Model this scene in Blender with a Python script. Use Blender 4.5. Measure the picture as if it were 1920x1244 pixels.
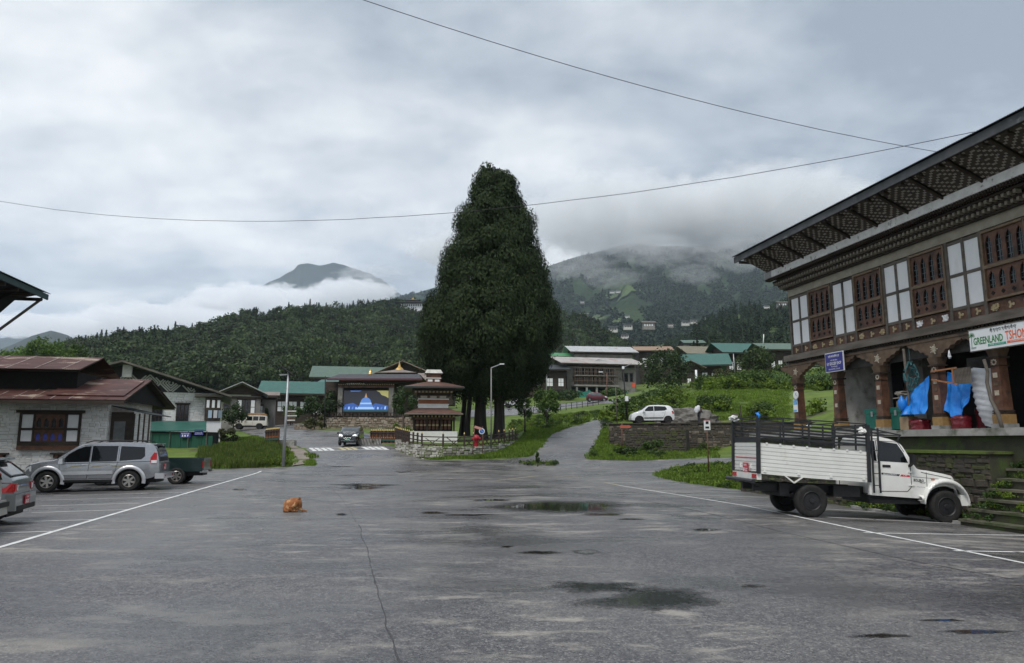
import bpy, bmesh, math, random
import numpy as np
from mathutils import Vector, Matrix, noise, geometry
R = math.radians
rnd = random.Random(7)
for _o in list(bpy.data.objects):
 bpy.data.objects.remove(_o)
scene = bpy.context.scene
col = scene.collection
# ------------------------------------------------------------------ camera
FPX, PITCH, EYE = 1320.0, R(8.87), 1.85
cam_data = bpy.data.cameras.new('camera')
cam_data.sensor_width = 36.0
cam_data.lens = 36.0 * FPX / 1920.0
cam_data.clip_start = 0.1
cam_data.clip_end = 30000.0
cam = bpy.data.objects.new('camera', cam_data)
cam.location = (0, 0, EYE)
cam.rotation_euler = (R(90) + PITCH, 0, 0)
col.objects.link(cam)
scene.camera = cam
# ------------------------------------------------------------------ world: overcast sky
SUN_EL, SUN_AZ = R(58), R(205)          # azimuth from +Y clockwise
world = bpy.data.worlds.new('World')
scene.world = world
world.use_nodes = True
wn, wl = world.node_tree.nodes, world.node_tree.links
wn.clear()
w_out = wn.new('ShaderNodeOutputWorld')
w_bg = wn.new('ShaderNodeBackground')
w_bg.inputs['Strength'].default_value = 0.1
w_sky = wn.new('ShaderNodeTexSky')
w_sky.sky_type = 'NISHITA'
w_sky.sun_disc = False
w_sky.sun_elevation = SUN_EL
w_sky.sun_rotation = SUN_AZ
w_tc = wn.new('ShaderNodeTexCoord')
w_sep = wn.new('ShaderNodeSeparateXYZ')
wl.new(w_tc.outputs['Generated'], w_sep.inputs[0])
def wmath(op, a, b=None, c=None):
 n = wn.new('ShaderNodeMath'); n.operation = op
 for i, x in enumerate((a, b, c)):
  if x is None: continue
  if isinstance(x, (int, float)): n.inputs[i].default_value = x
  else: wl.new(x, n.inputs[i])
 return n.outputs[0]
_zc = wmath('ADD', wmath('MAXIMUM', w_sep.outputs[2], 0.0), 0.30)
w_cmb = wn.new('ShaderNodeCombineXYZ')          # cloud deck seen in perspective
wl.new(wmath('DIVIDE', w_sep.outputs[0], _zc), w_cmb.inputs[0])
wl.new(wmath('DIVIDE', w_sep.outputs[1], _zc), w_cmb.inputs[1])
def wnoise(scale, detail, rough, dist, off, sy=1.0):
 mp = wn.new('ShaderNodeMapping')
 mp.inputs['Location'].default_value = off
 mp.inputs['Scale'].default_value = (1, sy, 1)
 wl.new(w_cmb.outputs[0], mp.inputs[0])
 n = wn.new('ShaderNodeTexNoise')
 n.inputs['Scale'].default_value = scale
 n.inputs['Detail'].default_value = detail
 n.inputs['Roughness'].default_value = rough
 n.inputs['Distortion'].default_value = dist
 wl.new(mp.outputs[0], n.inputs['Vector'])
 return n.outputs['Fac']
_big = wnoise(0.85, 3.0, 0.5, 0.2, (1.2, 7.7, 0.0), 1.4)
_mid = wnoise(2.8, 6.0, 0.55, 0.2, (7.3, 2.2, 0.0), 1.3)
_fin = wnoise(8.0, 6.0, 0.6, 0.2, (1.3, 5.2, 0.0), 1.2)
_d = wmath('ADD', wmath('MULTIPLY', _big, 0.52), wmath('ADD', wmath('MULTIPLY', _mid, 0.40), wmath('MULTIPLY', _fin, 0.10)))
w_ramp = wn.new('ShaderNodeValToRGB')
wl.new(_d, w_ramp.inputs[0])
_e = w_ramp.color_ramp.elements
_e[0].position, _e[0].color = 0.40, (0.200, 0.228, 0.268, 1)
_e[1].position, _e[1].color = 0.62, (0.555, 0.565, 0.57, 1)
_m = w_ramp.color_ramp.elements.new(0.505); _m.color = (0.345, 0.374, 0.408, 1)
w_scale = wn.new('ShaderNodeVectorMath'); w_scale.operation = 'SCALE'
wl.new(w_ramp.outputs[0], w_scale.inputs[0])
w_scale.inputs['Scale'].default_value = 10.0
w_mix = wn.new('ShaderNodeMix'); w_mix.data_type = 'RGBA'
w_mix.inputs['Factor'].default_value = 0.93
wl.new(w_sky.outputs[0], w_mix.inputs['A'])
wl.new(w_scale.outputs[0], w_mix.inputs['B'])
wl.new(w_mix.outputs['Result'], w_bg.inputs['Color'])
wl.new(w_bg.outputs[0], w_out.inputs['Surface'])
sun_data = bpy.data.lights.new('sun', 'SUN')
sun_data.energy = 1.5
sun_data.angle = R(25)
sun_data.color = (1.0, 0.97, 0.93)
sun = bpy.data.objects.new('sun', sun_data)
_sd = Vector((math.sin(SUN_AZ) * math.cos(SUN_EL), math.cos(SUN_AZ) * math.cos(SUN_EL), math.sin(SUN_EL)))
sun.rotation_euler = (-_sd).to_track_quat('-Z', 'Y').to_euler()
sun.location = (0, 0, 60)
col.objects.link(sun)
vs = scene.view_settings
vs.view_transform = 'Standard'
vs.look = 'None'
vs.exposure = 0.9
vs.gamma = 1.0
vs.use_curve_mapping = False
scene.cycles.use_denoising = True
scene.cycles.max_bounces = 8
scene.cycles.diffuse_bounces = 3
scene.cycles.glossy_bounces = 3
scene.cycles.transmission_bounces = 4
scene.cycles.transparent_max_bounces = 12
scene.cycles.volume_bounces = 6
scene.cycles.volume_max_steps = 128
# ------------------------------------------------------------------ helpers
CP, SP = math.cos(PITCH), math.sin(PITCH)
def ratios(px, py):
 """sideways and upward run per metre of distance for a direction of the photograph"""
 dx, dy = px - 960.0, 622.0 - py
 h = FPX * CP - dy * SP
 return dx / h, (FPX * SP + dy * CP) / h
def at(px, py, Y):
 a, b = ratios(px, py)
 return Vector((a * Y, Y, EYE + b * Y))
LOT = R(10.97)                                   # the car park runs 11 degrees left of the view
LC, LS = math.cos(LOT), math.sin(LOT)
def lot(v, u, z=0.0):
 return Vector((v * LC - u * LS, v * LS + u * LC, z))
def unlot(x, y):
 return (x * LC + y * LS, -x * LS + y * LC)
def smooth(a, b, x):
 t = min(1.0, max(0.0, (x - a) / (b - a)))
 return t * t * (3 - 2 * t)
def tag(o, label=None, cat=None, group=None, kind=None):
 if label: o['label'] = label
 if cat: o['category'] = cat
 if group: o['group'] = group
 if kind: o['kind'] = kind
 return o
def empty(name, loc=(0, 0, 0), rz=0.0, label=None, cat=None, group=None):
 o = bpy.data.objects.new(name, None)
 o.empty_display_size = 0.2
 o.location = loc
 o.rotation_euler = (0, 0, rz)
 col.objects.link(o)
 return tag(o, label, cat, group)
def link(name, mesh, parent=None, loc=None, rz=None):
 o = bpy.data.objects.new(name, mesh)
 col.objects.link(o)
 if parent is not None: o.parent = parent
 if loc is not None: o.location = loc
 if rz is not None: o.rotation_euler = (0, 0, rz)
 return o
_kids = {}
def copy_tree(o, parent=None):
 c = o.copy(); col.objects.link(c)
 if parent is not None: c.parent = parent
 for ch in list(o.children):
  copy_tree(ch, c)
 return c
class MB:
 """collects shapes into one mesh; several materials by slot"""
 def __init__(s):
  s.v, s.f, s.m, s.mi = [], [], [], 0
 def add(s, verts, faces):
  b = len(s.v)
  s.v.extend(tuple(p) for p in verts)
  s.f.extend(tuple(i + b for i in f) for f in faces)
  s.m.extend([s.mi] * len(faces))
  return s
 def box(s, x0, x1, y0, y1, z0, z1):
  return s.add([(x0, y0, z0), (x1, y0, z0), (x1, y1, z0), (x0, y1, z0), (x0, y0, z1), (x1, y0, z1), (x1, y1, z1), (x0, y1, z1)],
      [(0, 3, 2, 1), (4, 5, 6, 7), (0, 1, 5, 4), (1, 2, 6, 5), (2, 3, 7, 6), (3, 0, 4, 7)])
 def cbox(s, c, d, M=None):
  hx, hy, hz = d[0] / 2, d[1] / 2, d[2] / 2
  vs_ = [Vector(p) for p in ((-hx, -hy, -hz), (hx, -hy, -hz), (hx, hy, -hz), (-hx, hy, -hz), (-hx, -hy, hz), (hx, -hy, hz), (hx, hy, hz), (-hx, hy, hz))]
  if M is not None: vs_ = [M @ p for p in vs_]
  c = Vector(c)
  return s.add([p + c for p in vs_], [(0, 3, 2, 1), (4, 5, 6, 7), (0, 1, 5, 4), (1, 2, 6, 5), (2, 3, 7, 6), (3, 0, 4, 7)])
 def bar(s, p, q, w, h=None, up=(0, 0, 1)):
  p, q = Vector(p), Vector(q)
  h = h or w
  d = (q - p); L = d.length
  if L < 1e-6: return s
  d /= L
  u = Vector(up)
  if abs(d.dot(u)) > 0.98: u = Vector((1, 0, 0))
  x = d.cross(u).normalized(); z = x.cross(d).normalized()
  M = Matrix((x, d, z)).transposed()
  return s.cbox((p + q) / 2, (w, L, h), M)
 def cyl(s, p, q, r0, r1=None, n=8, cap=True):
  p, q = Vector(p), Vector(q)
  r1 = r0 if r1 is None else r1
  d = (q - p).normalized()
  u = Vector((0, 0, 1)) if abs(d.z) < 0.9 else Vector((1, 0, 0))
  x = d.cross(u).normalized(); y = d.cross(x).normalized()
  vs_ = []
  for c, r in ((p, r0), (q, r1)):
   for i in range(n):
    a = 2 * math.pi * i / n
    vs_.append(c + x * (r * math.cos(a)) + y * (r * math.sin(a)))
  fs = [(i, i + n, (i + 1) % n + n, (i + 1) % n) for i in range(n)]
  if cap: fs += [tuple(range(n)), tuple(range(2 * n - 1, n - 1, -1))]
  return s.add(vs_, fs)
 def tube(s, pts, r, n=6):
  pts = [Vector(p) for p in pts]
  rs = r if isinstance(r, (list, tuple)) else [r] * len(pts)
  vs_ = []
  for k, p in enumerate(pts):
   d = (pts[min(k + 1, len(pts) - 1)] - pts[max(k - 1, 0)]).normalized()
   u = Vector((0, 0, 1)) if abs(d.z) < 0.95 else Vector((1, 0, 0))
   x = d.cross(u).normalized(); y = d.cross(x).normalized()
   for i in range(n):
    a = 2 * math.pi * i / n
    vs_.append(p + x * (rs[k] * math.cos(a)) + y * (rs[k] * math.sin(a)))
  fs = []
  for k in range(len(pts) - 1):
   for i in range(n):
    fs.append((k * n + i, k * n + n + i, k * n + n + (i + 1) % n, k * n + (i + 1) % n))
  fs += [tuple(range(n)), tuple(range(len(pts) * n - 1, len(pts) * n - n - 1, -1))]
  return s.add(vs_, fs)
 def prism(s, poly, a0, a1, axis='y'):
  """poly of 2-d points: (x,z) extruded along y, (y,z) along x, (x,y) along z"""
  n = len(poly)
  def mk(p, a):
   return (p[0], a, p[1]) if axis == 'y' else ((a, p[0], p[1]) if axis == 'x' else (p[0], p[1], a))
  vs_ = [mk(p, a0) for p in poly] + [mk(p, a1) for p in poly]
  fs = [(i, (i + 1) % n, (i + 1) % n + n, i + n) for i in range(n)]
  fs += [tuple(range(n - 1, -1, -1)), tuple(range(n, 2 * n))]
  return s.add(vs_, fs)
 def frustum(s, x0, x1, y0, y1, z0, X0, X1, Y0, Y1, z1):
  return s.add([(x0, y0, z0), (x1, y0, z0), (x1, y1, z0), (x0, y1, z0), (X0, Y0, z1), (X1, Y0, z1), (X1, Y1, z1), (X0, Y1, z1)],
      [(0, 3, 2, 1), (4, 5, 6, 7), (0, 1, 5, 4), (1, 2, 6, 5), (2, 3, 7, 6), (3, 0, 4, 7)])
 def slab(s, a, b, c, d, t):
  """four-cornered plate (corner order round the edge) of thickness t below it"""
  a, b, c, d = map(Vector, (a, b, c, d))
  nrm = (b - a).cross(d - a).normalized()
  if nrm.z < 0: nrm = -nrm
  o = nrm * t
  return s.add([a, b, c, d, a - o, b - o, c - o, d - o], [(0, 1, 2, 3), (7, 6, 5, 4), (0, 4, 5, 1), (1, 5, 6, 2), (2, 6, 7, 3), (3, 7, 4, 0)])
 def lathe(s, prof, n=16, c=(0, 0, 0)):
  vs_ = []
  for r, z in prof:
   for i in range(n):
    a = 2 * math.pi * i / n
    vs_.append((c[0] + r * math.cos(a), c[1] + r * math.sin(a), c[2] + z))
  fs = []
  for k in range(len(prof) - 1):
   for i in range(n):
    fs.append((k * n + i, k * n + (i + 1) % n, k * n + n + (i + 1) % n, k * n + n + i))
  return s.add(vs_, fs)
 def mesh(s, name, mats, smooth=False):
  me = bpy.data.meshes.new(name)
  me.from_pydata(s.v, [], s.f)
  for m in (mats if isinstance(mats, (list, tuple)) else [mats]):
   me.materials.append(m)
  if any(s.m): me.polygons.foreach_set('material_index', s.m)
  if smooth: me.polygons.foreach_set('use_smooth', [True] * len(s.f))
  bm = bmesh.new(); bm.from_mesh(me)
  bmesh.ops.recalc_face_normals(bm, faces=bm.faces)
  bm.to_mesh(me); bm.free()
  me.update()
  return me
 def build(s, name, mats, parent=None, smooth=False, loc=None, rz=None):
  return link(name, s.mesh(name, mats, smooth), parent, loc, rz)
def raw_mesh(name, V, F, mats, smooth=False, midx=None):
 """numpy quads or triangles straight into a mesh"""
 me = bpy.data.meshes.new(name)
 V = np.asarray(V, dtype=np.float32); F = np.asarray(F, dtype=np.int32)
 k = F.shape[1]
 me.vertices.add(len(V)); me.vertices.foreach_set('co', V.ravel())
 me.loops.add(F.size); me.loops.foreach_set('vertex_index', F.ravel())
 me.polygons.add(len(F))
 me.polygons.foreach_set('loop_start', np.arange(0, F.size, k, dtype=np.int32))
 me.polygons.foreach_set('loop_total', np.full(len(F), k, dtype=np.int32))
 for m in (mats if isinstance(mats, (list, tuple)) else [mats]):
  me.materials.append(m)
 if midx is not None: me.polygons.foreach_set('material_index', np.asarray(midx, dtype=np.int32))
 if smooth: me.polygons.foreach_set('use_smooth', np.ones(len(F), dtype=bool))
 me.update(calc_edges=True)
 return me
# ------------------------------------------------------------------ materials
MATS = {}
def nmat(name):
 m = bpy.data.materials.new(name); m.use_nodes = True
 nt = m.node_tree
 b = nt.nodes['Principled BSDF']
 return m, nt.nodes, nt.links, b
def c4(c): return (c[0], c[1], c[2], 1.0)
def pm(name, c1, c2=None, scale=4.0, rough=0.7, bump=0.0, bscale=None, metal=0.0, spec=0.4, detail=6.0,
  stretch=(1, 1, 1), lo=0.35, hi=0.65, coat=0.0, rough2=None, c3=None, c3scale=1.0, c3lo=0.55, c3hi=0.7, coords='Object'):
 """procedural surface: two colours mixed by noise, a third one in patches, fine relief"""
 if name in MATS: return MATS[name]
 m, n, l, b = nmat(name)
 b.inputs['Base Color'].default_value = c4(c1)
 b.inputs['Roughness'].default_value = rough
 b.inputs['Metallic'].default_value = metal
 b.inputs['Specular IOR Level'].default_value = spec
 b.inputs['Coat Weight'].default_value = coat
 b.inputs['Coat Roughness'].default_value = 0.06
 tc = n.new('ShaderNodeTexCoord')
 mp = n.new('ShaderNodeMapping'); mp.inputs['Scale'].default_value = stretch
 l.new(tc.outputs[coords], mp.inputs[0])
 def ramp(sc, lo_, hi_, dt=detail):
  t = n.new('ShaderNodeTexNoise'); t.inputs['Scale'].default_value = sc; t.inputs['Detail'].default_value = dt
  t.inputs['Roughness'].default_value = 0.6
  l.new(mp.outputs[0], t.inputs['Vector'])
  r = n.new('ShaderNodeMapRange'); r.inputs['From Min'].default_value = lo_; r.inputs['From Max'].default_value = hi_
  l.new(t.outputs['Fac'], r.inputs['Value'])
  return t, r.outputs[0]
 if c2 is not None:
  t, f = ramp(scale, lo, hi)
  mx = n.new('ShaderNodeMix'); mx.data_type = 'RGBA'
  mx.inputs['A'].default_value = c4(c1); mx.inputs['B'].default_value = c4(c2)
  l.new(f, mx.inputs['Factor'])
  outc = mx.outputs['Result']
  if c3 is not None:
   _, f3 = ramp(c3scale, c3lo, c3hi)
   mx3 = n.new('ShaderNodeMix'); mx3.data_type = 'RGBA'
   l.new(outc, mx3.inputs['A']); mx3.inputs['B'].default_value = c4(c3)
   l.new(f3, mx3.inputs['Factor'])
   outc = mx3.outputs['Result']
  l.new(outc, b.inputs['Base Color'])
  if rough2 is not None:
   rr = n.new('ShaderNodeMapRange'); rr.inputs['To Min'].default_value = rough; rr.inputs['To Max'].default_value = rough2
   l.new(f, rr.inputs['Value']); l.new(rr.outputs[0], b.inputs['Roughness'])
 if bump:
  t2 = n.new('ShaderNodeTexNoise'); t2.inputs['Scale'].default_value = bscale or scale * 3; t2.inputs['Detail'].default_value = 5.0
  l.new(mp.outputs[0], t2.inputs['Vector'])
  bp = n.new('ShaderNodeBump'); bp.inputs['Strength'].default_value = bump; bp.inputs['Distance'].default_value = 0.02
  l.new(t2.outputs['Fac'], bp.inputs['Height']); l.new(bp.outputs[0], b.inputs['Normal'])
 MATS[name] = m
 return m
def leafmat(name, ca, cb, cc=None, trans=0.25, objvar=0.35, rough=0.55):
 """foliage: each leaf its own tone, each plant its own tint, some light passing through"""
 if name in MATS: return MATS[name]
 m, n, l, b = nmat(name)
 geo = n.new('ShaderNodeNewGeometry')
 cr = n.new('ShaderNodeValToRGB')
 e = cr.color_ramp.elements
 e[0].position, e[0].color = 0.0, c4(ca)
 e[1].position, e[1].color = 1.0, c4(cb)
 if cc is not None:
  x = e.new(0.8); x.color = c4(cb); e[-1].color = c4(cc)
 l.new(geo.outputs['Random Per Island'], cr.inputs[0])
 oi = n.new('ShaderNodeObjectInfo')
 mr = n.new('ShaderNodeMapRange'); mr.inputs['To Min'].default_value = 1 - objvar; mr.inputs['To Max'].default_value = 1 + objvar
 l.new(oi.outputs['Random'], mr.inputs['Value'])
 sc = n.new('ShaderNodeVectorMath'); sc.operation = 'SCALE'
 l.new(cr.outputs[0], sc.inputs[0]); l.new(mr.outputs[0], sc.inputs['Scale'])
 l.new(sc.outputs[0], b.inputs['Base Color'])
 b.inputs['Roughness'].default_value = rough
 b.inputs['Specular IOR Level'].default_value = 0.25
 if trans:
  tr = n.new('ShaderNodeBsdfTranslucent'); l.new(sc.outputs[0], tr.inputs['Color'])
  mxs = n.new('ShaderNodeMixShader'); mxs.inputs[0].default_value = trans
  out = n['Material Output']
  l.new(b.outputs[0], mxs.inputs[1]); l.new(tr.outputs[0], mxs.inputs[2]); l.new(mxs.outputs[0], out.inputs['Surface'])
 MATS[name] = m
 return m
def glow(name, c, s):
 if name in MATS: return MATS[name]
 m, n, l, b = nmat(name)
 b.inputs['Base Color'].default_value = c4(c); b.inputs['Emission Color'].default_value = c4(c); b.inputs['Emission Strength'].default_value = s
 MATS[name] = m
 return m
_tcache = {}
def text_mesh(txt, size=1.0, depth=0.0, bold=0.0):
 """lettering as a flat mesh in the xy plane, origin at the left end of the baseline"""
 key = (txt, size, depth, bold)
 if key in _tcache: return _tcache[key]
 cu = bpy.data.curves.new('lettering', 'FONT')
 cu.body = txt; cu.size = size; cu.extrude = depth; cu.offset = bold; cu.resolution_u = 2
 ob = bpy.data.objects.new('lettering', cu); col.objects.link(ob)
 dg = bpy.context.evaluated_depsgraph_get()
 me = bpy.data.meshes.new_from_object(ob.evaluated_get(dg))
 bpy.data.objects.remove(ob); bpy.data.curves.remove(cu)
 _tcache[key] = me
 return me
def text_obj(txt, width, height, mat_, parent, M, name='lettering', bold=0.0, depth=0.0):
 """lettering fitted to width x height, laid on matrix M (x along the text, y up, z out)"""
 me = text_mesh(txt, 1.0, depth, bold).copy()
 xs = [v.co.x for v in me.vertices]; ys = [v.co.y for v in me.vertices]
 sx = width / max(1e-6, max(xs) - min(xs)); sy = height / max(1e-6, max(ys) - min(ys))
 x0, y0 = min(xs), min(ys)
 for v in me.vertices:
  v.co = M @ Vector(((v.co.x - x0) * sx, (v.co.y - y0) * sy, v.co.z))
 me.materials.clear(); me.materials.append(mat_)
 return link(name, me, parent)
def frame_m(o, x, y):
 """matrix with origin o, x and y axes given (z out of the plane)"""
 x = Vector(x).normalized(); y = Vector(y).normalized(); z = x.cross(y)
 M = Matrix((x, y, z)).transposed().to_4x4(); M.translation = Vector(o)
 return M
# ================================================================== terrain
# measured spots of the ground: direction in the photograph and distance
_tps = [(640, 840, 61), (560, 842, 62), (735, 840, 59), (600, 812, 80), (560, 800, 96), (470, 805, 105), (400, 812, 108),
  (1060, 868, 52), (1082, 835, 61), (1106, 805, 72), (1125, 789, 82), (1160, 849, 57), (1250, 852, 56), (1340, 858, 54), (1160, 845, 61), (1270, 846, 60), (1360, 848, 58.5),
  (1180, 792, 72), (1262, 790, 73), (1330, 785, 73), (1420, 782, 73), (1350, 756, 80), (1450, 738, 86), (1300, 738, 92),
  (1490, 722, 96), (1200, 762, 95), (1400, 716, 120), (1470, 706, 135), (1300, 716, 130), (1560, 720, 100), (1560, 770, 60),
  (1118, 752, 150), (1050, 758, 140), (1180, 747, 160), (1000, 764, 128), (1060, 788, 98), (1000, 806, 78), (960, 815, 74),
  (1100, 736, 185), (1250, 732, 185), (1350, 716, 195), (1480, 700, 195), (1200, 702, 262), (1330, 695, 270), (1480, 688, 280),
  (830, 846, 58), (900, 832, 64), (950, 835, 62), (980, 840, 60), (700, 806, 86), (620, 800, 100), (760, 780, 110), (860, 770, 125),
  (340, 838, 62), (250, 842, 60), (420, 825, 75), (500, 836, 62), (430, 852, 56), (350, 862, 53), (300, 868, 52), (200, 860, 55), (100, 862, 55),
  (520, 780, 150), (400, 790, 140), (650, 770, 170), (200, 810, 110), (60, 815, 110), (0, 790, 180), (300, 765, 200),
  (960, 745, 165), (880, 740, 190), (800, 730, 220), (600, 730, 230), (1000, 710, 260), (400, 740, 250), (100, 740, 260)]
_P = np.array([list(at(*p)) for p in _tps])
_xtra = []
for v in (-40, -30, -20, -10, 0, 10, 15):
 for u in (-15, 5, 20, 34, 44):
  if v > 12 and u > 36: continue
  p = lot(v, u); _xtra.append((p.x, p.y, 0.0))
for v, u, z in ((24, 0, 1.5), (24, 15, 1.8), (24, 30, 1.6), (40, 10, 3), (40, 40, 5), (60, 20, 5), (70, 60, 9),
    (-60, 10, -1), (-60, 50, -1), (-90, 100, 2), (-140, 180, 6), (120, 120, 15), (150, 250, 30), (90, 300, 32), (40, 330, 30),
    (-40, 330, 26), (-140, 320, 20), (-240, 250, 10), (200, 60, 14)):
 p = lot(v, u); _xtra.append((p.x, p.y, z))
_P = np.vstack([_P, np.array(_xtra)])
def _phi(r2): return np.where(r2 > 1e-9, 0.5 * r2 * np.log(np.maximum(r2, 1e-9)), 0.0)
_NP = len(_P)
_S = 100.0
_XY = _P[:, :2] / _S
_K = _phi(((_XY[:, None, :] - _XY[None, :, :]) ** 2).sum(-1)) + np.eye(_NP) * 2e-4
_A = np.zeros((_NP + 3, _NP + 3)); _A[:_NP, :_NP] = _K; _A[:_NP, _NP] = 1; _A[:_NP, _NP + 1:] = _XY
_A[_NP, :_NP] = 1; _A[_NP + 1:, :_NP] = _XY.T
_W = np.linalg.solve(_A, np.concatenate([_P[:, 2], np.zeros(3)]))
def Hn(x, y):
 """ground height, arrays"""
 x = np.asarray(x, float); y = np.asarray(y, float)
 sh = x.shape
 q = np.stack([x.ravel(), y.ravel()], -1) / _S
 out = np.zeros(len(q))
 for i in range(0, len(q), 4000):
  b = q[i:i + 4000]
  out[i:i + 4000] = _phi(((b[:, None, :] - _XY[None]) ** 2).sum(-1)) @ _W[:_NP] + _W[_NP] + b @ _W[_NP + 1:]
 out = out.reshape(sh)
 v = x * LC + y * LS; u = -x * LS + y * LC
 d = np.maximum(u - 39.0, (v - 15.6) * 2.0)          # the car park itself is level
 d = np.maximum(d, (-v - 22) * 1.0)
 w = np.clip((d + 0.0) / 10.0, 0, 1); w = w * w * (3 - 2 * w)
 fall = -0.045 * np.clip(v - 9.5, 0, 6.5) - 0.012 * np.clip(-v - 6.5, 0, 16)      # it sheds water to both sides
 f = np.clip((u - 28) / 12.0, 0, 1)
 return out * w + fall * (1 - w) * (1 - f * f * (3 - 2 * f))
_bx, _by = np.arange(-130, 130.1, 0.5), np.arange(-20, 330.1, 0.5)
_bz = Hn(*np.meshgrid(_bx, _by))
def Hb(x, y):
 """the same, read from a half-metre table"""
 i = np.clip((np.asarray(x) + 130) * 2, 0, len(_bx) - 1.001); j = np.clip((np.asarray(y) + 20) * 2, 0, len(_by) - 1.001)
 a = i.astype(int); b = j.astype(int); s = i - a; t = j - b
 return (_bz[b, a] * (1 - s) + _bz[b, a + 1] * s) * (1 - t) + (_bz[b + 1, a] * (1 - s) + _bz[b + 1, a + 1] * s) * t
def H(x, y): return float(Hb(np.array([x]), np.array([y]))[0])
_GY = np.concatenate([np.arange(4, 60, 0.15), np.arange(60, 320, 0.5)])
def G(px, py):
 """where a line of sight of the photograph meets the ground"""
 a, b = ratios(px, py)
 Y = _GY
 d = EYE + b * Y - Hb(a * Y, Y)
 k = int(np.argmax(d < 0)) if (d < 0).any() else len(Y) - 1
 y0, y1 = Y[max(k - 1, 0)], Y[k]
 d0, d1 = d[max(k - 1, 0)], d[k]
 y = y0 + (y1 - y0) * (d0 / (d0 - d1) if d0 != d1 else 0)
 return Vector((a * y, y, 0))
def on(p, dz=0.0): return Vector((p[0], p[1], H(p[0], p[1]) + dz))
def inside(poly, x, y):
 """points in polygon, arrays"""
 x = np.asarray(x, float); y = np.asarray(y, float)
 r = np.zeros(x.shape, bool)
 j = len(poly) - 1
 for i in range(len(poly)):
  xi, yi = poly[i][0], poly[i][1]; xj, yj = poly[j][0], poly[j][1]
  c = ((yi > y) != (yj > y)) & (x < (xj - xi) * (y - yi) / (yj - yi + 1e-12) + xi)
  r ^= c; j = i
 return r
def resample(pts, step):
 out = []
 for i in range(len(pts)):
  a, b = Vector(pts[i][:2]), Vector(pts[(i + 1) % len(pts)][:2])
  n = max(1, int((b - a).length / step))
  out += [a.lerp(b, k / n) for k in range(n)]
 return out
def drape(name, poly, dz, mat_, step=1.0, bstep=0.8):
 """a sheet with a given outline lying on the ground"""
 bd = resample(poly, bstep)
 xs = [p.x for p in bd]; ys = [p.y for p in bd]
 gx, gy = np.meshgrid(np.arange(min(xs), max(xs), step), np.arange(min(ys), max(ys), step))
 gx = gx.ravel() + 0.013; gy = gy.ravel() + 0.017
 k = inside([(p.x, p.y) for p in bd], gx, gy)
 gx, gy = gx[k], gy[k]
 B = np.array([(p.x, p.y) for p in bd])
 keep = []
 for i in range(len(gx)):
  if ((B[:, 0] - gx[i]) ** 2 + (B[:, 1] - gy[i]) ** 2).min() > (0.35 * step) ** 2: keep.append(i)
 pts = [Vector(p) for p in bd] + [Vector((gx[i], gy[i])) for i in keep]
 n = len(bd)
 vs_, es_, fs_, _, _, _ = geometry.delaunay_2d_cdt(pts, [(i, (i + 1) % n) for i in range(n)], [], 1, 1e-5)
 X = np.array([p.x for p in vs_]); Y = np.array([p.y for p in vs_])
 Z = Hn(X, Y) + dz
 mb = MB(); mb.add(list(zip(X, Y, Z)), [tuple(f) for f in fs_])
 me = mb.mesh(name, mat_, smooth=True)
 if me.polygons and me.polygons[0].normal.z < 0: me.flip_normals()
 return link(name, me)
# ---- outline of the tarmac: car park, the road over the bridge, the drive on the right and the side lane
_road = [lot(15.2, -14), lot(14.6, 8), G(1920, 998), G(1786, 982), lot(15.0, 20.5), G(1475, 925), G(1300, 908), G(1225, 893), G(1248, 884), G(1290, 876),
   G(1330, 870), G(1420, 868), G(1420, 858), G(1330, 859), G(1200, 864), G(1105, 862), G(1104, 852), G(1114, 836), G(1124, 818), G(1130, 806), G(1134, 798),
   G(1150, 791), G(1140, 786), G(1112, 789), G(1090, 796), G(1058, 805), G(1036, 814), G(1022, 828), G(1006, 846), G(992, 856),
   G(960, 860), G(900, 863), G(830, 864), G(790, 861), G(768, 855), G(752, 848), G(736, 838), G(712, 833), G(700, 824), G(694, 814),
   G(660, 808), G(610, 808), G(575, 806), G(566, 800), G(572, 796), G(548, 794), G(520, 796), G(488, 799), G(442, 801), G(410, 804),
   G(410, 809), G(446, 808), G(466, 814), G(500, 824), G(540, 833), G(556, 836), G(572, 842), G(582, 850), G(589, 862), G(591, 874),
   G(540, 876), G(375, 881), lot(-16, 46), lot(-21, 44), lot(-21, -14)]
_road2 = [(p[0], p[1]) for p in _road]
_lane2 = [G(880, 769), G(960, 765), G(1010, 762), G(1060, 756), G(1120, 751), G(1170, 748), G(1215, 741), G(1225, 746), G(1180, 753), G(1120, 758.5), G(1060, 766), G(1010, 774), G(960, 779), G(880, 783)]
_lane2 = [(p[0], p[1]) for p in _lane2]
# ---- ground sheet
def _axis(parts):
 o = []
 for a, b, s in parts: o += list(np.arange(a, b, s))
 return np.array(o + [parts[-1][1]])
gxs = _axis([(-3000, -400, 260), (-400, -80, 16), (-80, 90, 1.1), (90, 400, 14), (400, 3000, 260)])
gys = _axis([(-400, -20, 40), (-20, 30, 1.6), (30, 110, 1.1), (110, 200, 3), (200, 330, 8), (330, 700, 40)])
GX, GY = np.meshgrid(gxs, gys)
GZ = Hn(np.clip(GX, -300, 300), np.clip(GY, -30, 330))
_dip = np.where(GX < 40, 212, 258)
GZ = GZ - np.clip(GY - _dip, 0, 600) * 0.35
GZ = GZ - 0.07 * inside(_road2, GX, GY) - 0.07 * inside(_lane2, GX, GY)
_rough = np.zeros_like(GZ)
for i in range(GX.shape[0]):
 for j in range(GX.shape[1]):
  if GY[i, j] > 50 and abs(GX[i, j]) < 120:
   _rough[i, j] = noise.fractal(Vector((GX[i, j] * 0.25, GY[i, j] * 0.25, 0)), 0.8, 2.0, 4) * 0.14
_v = GX * LC + GY * LS; _u = -GX * LS + GY * LC
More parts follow.
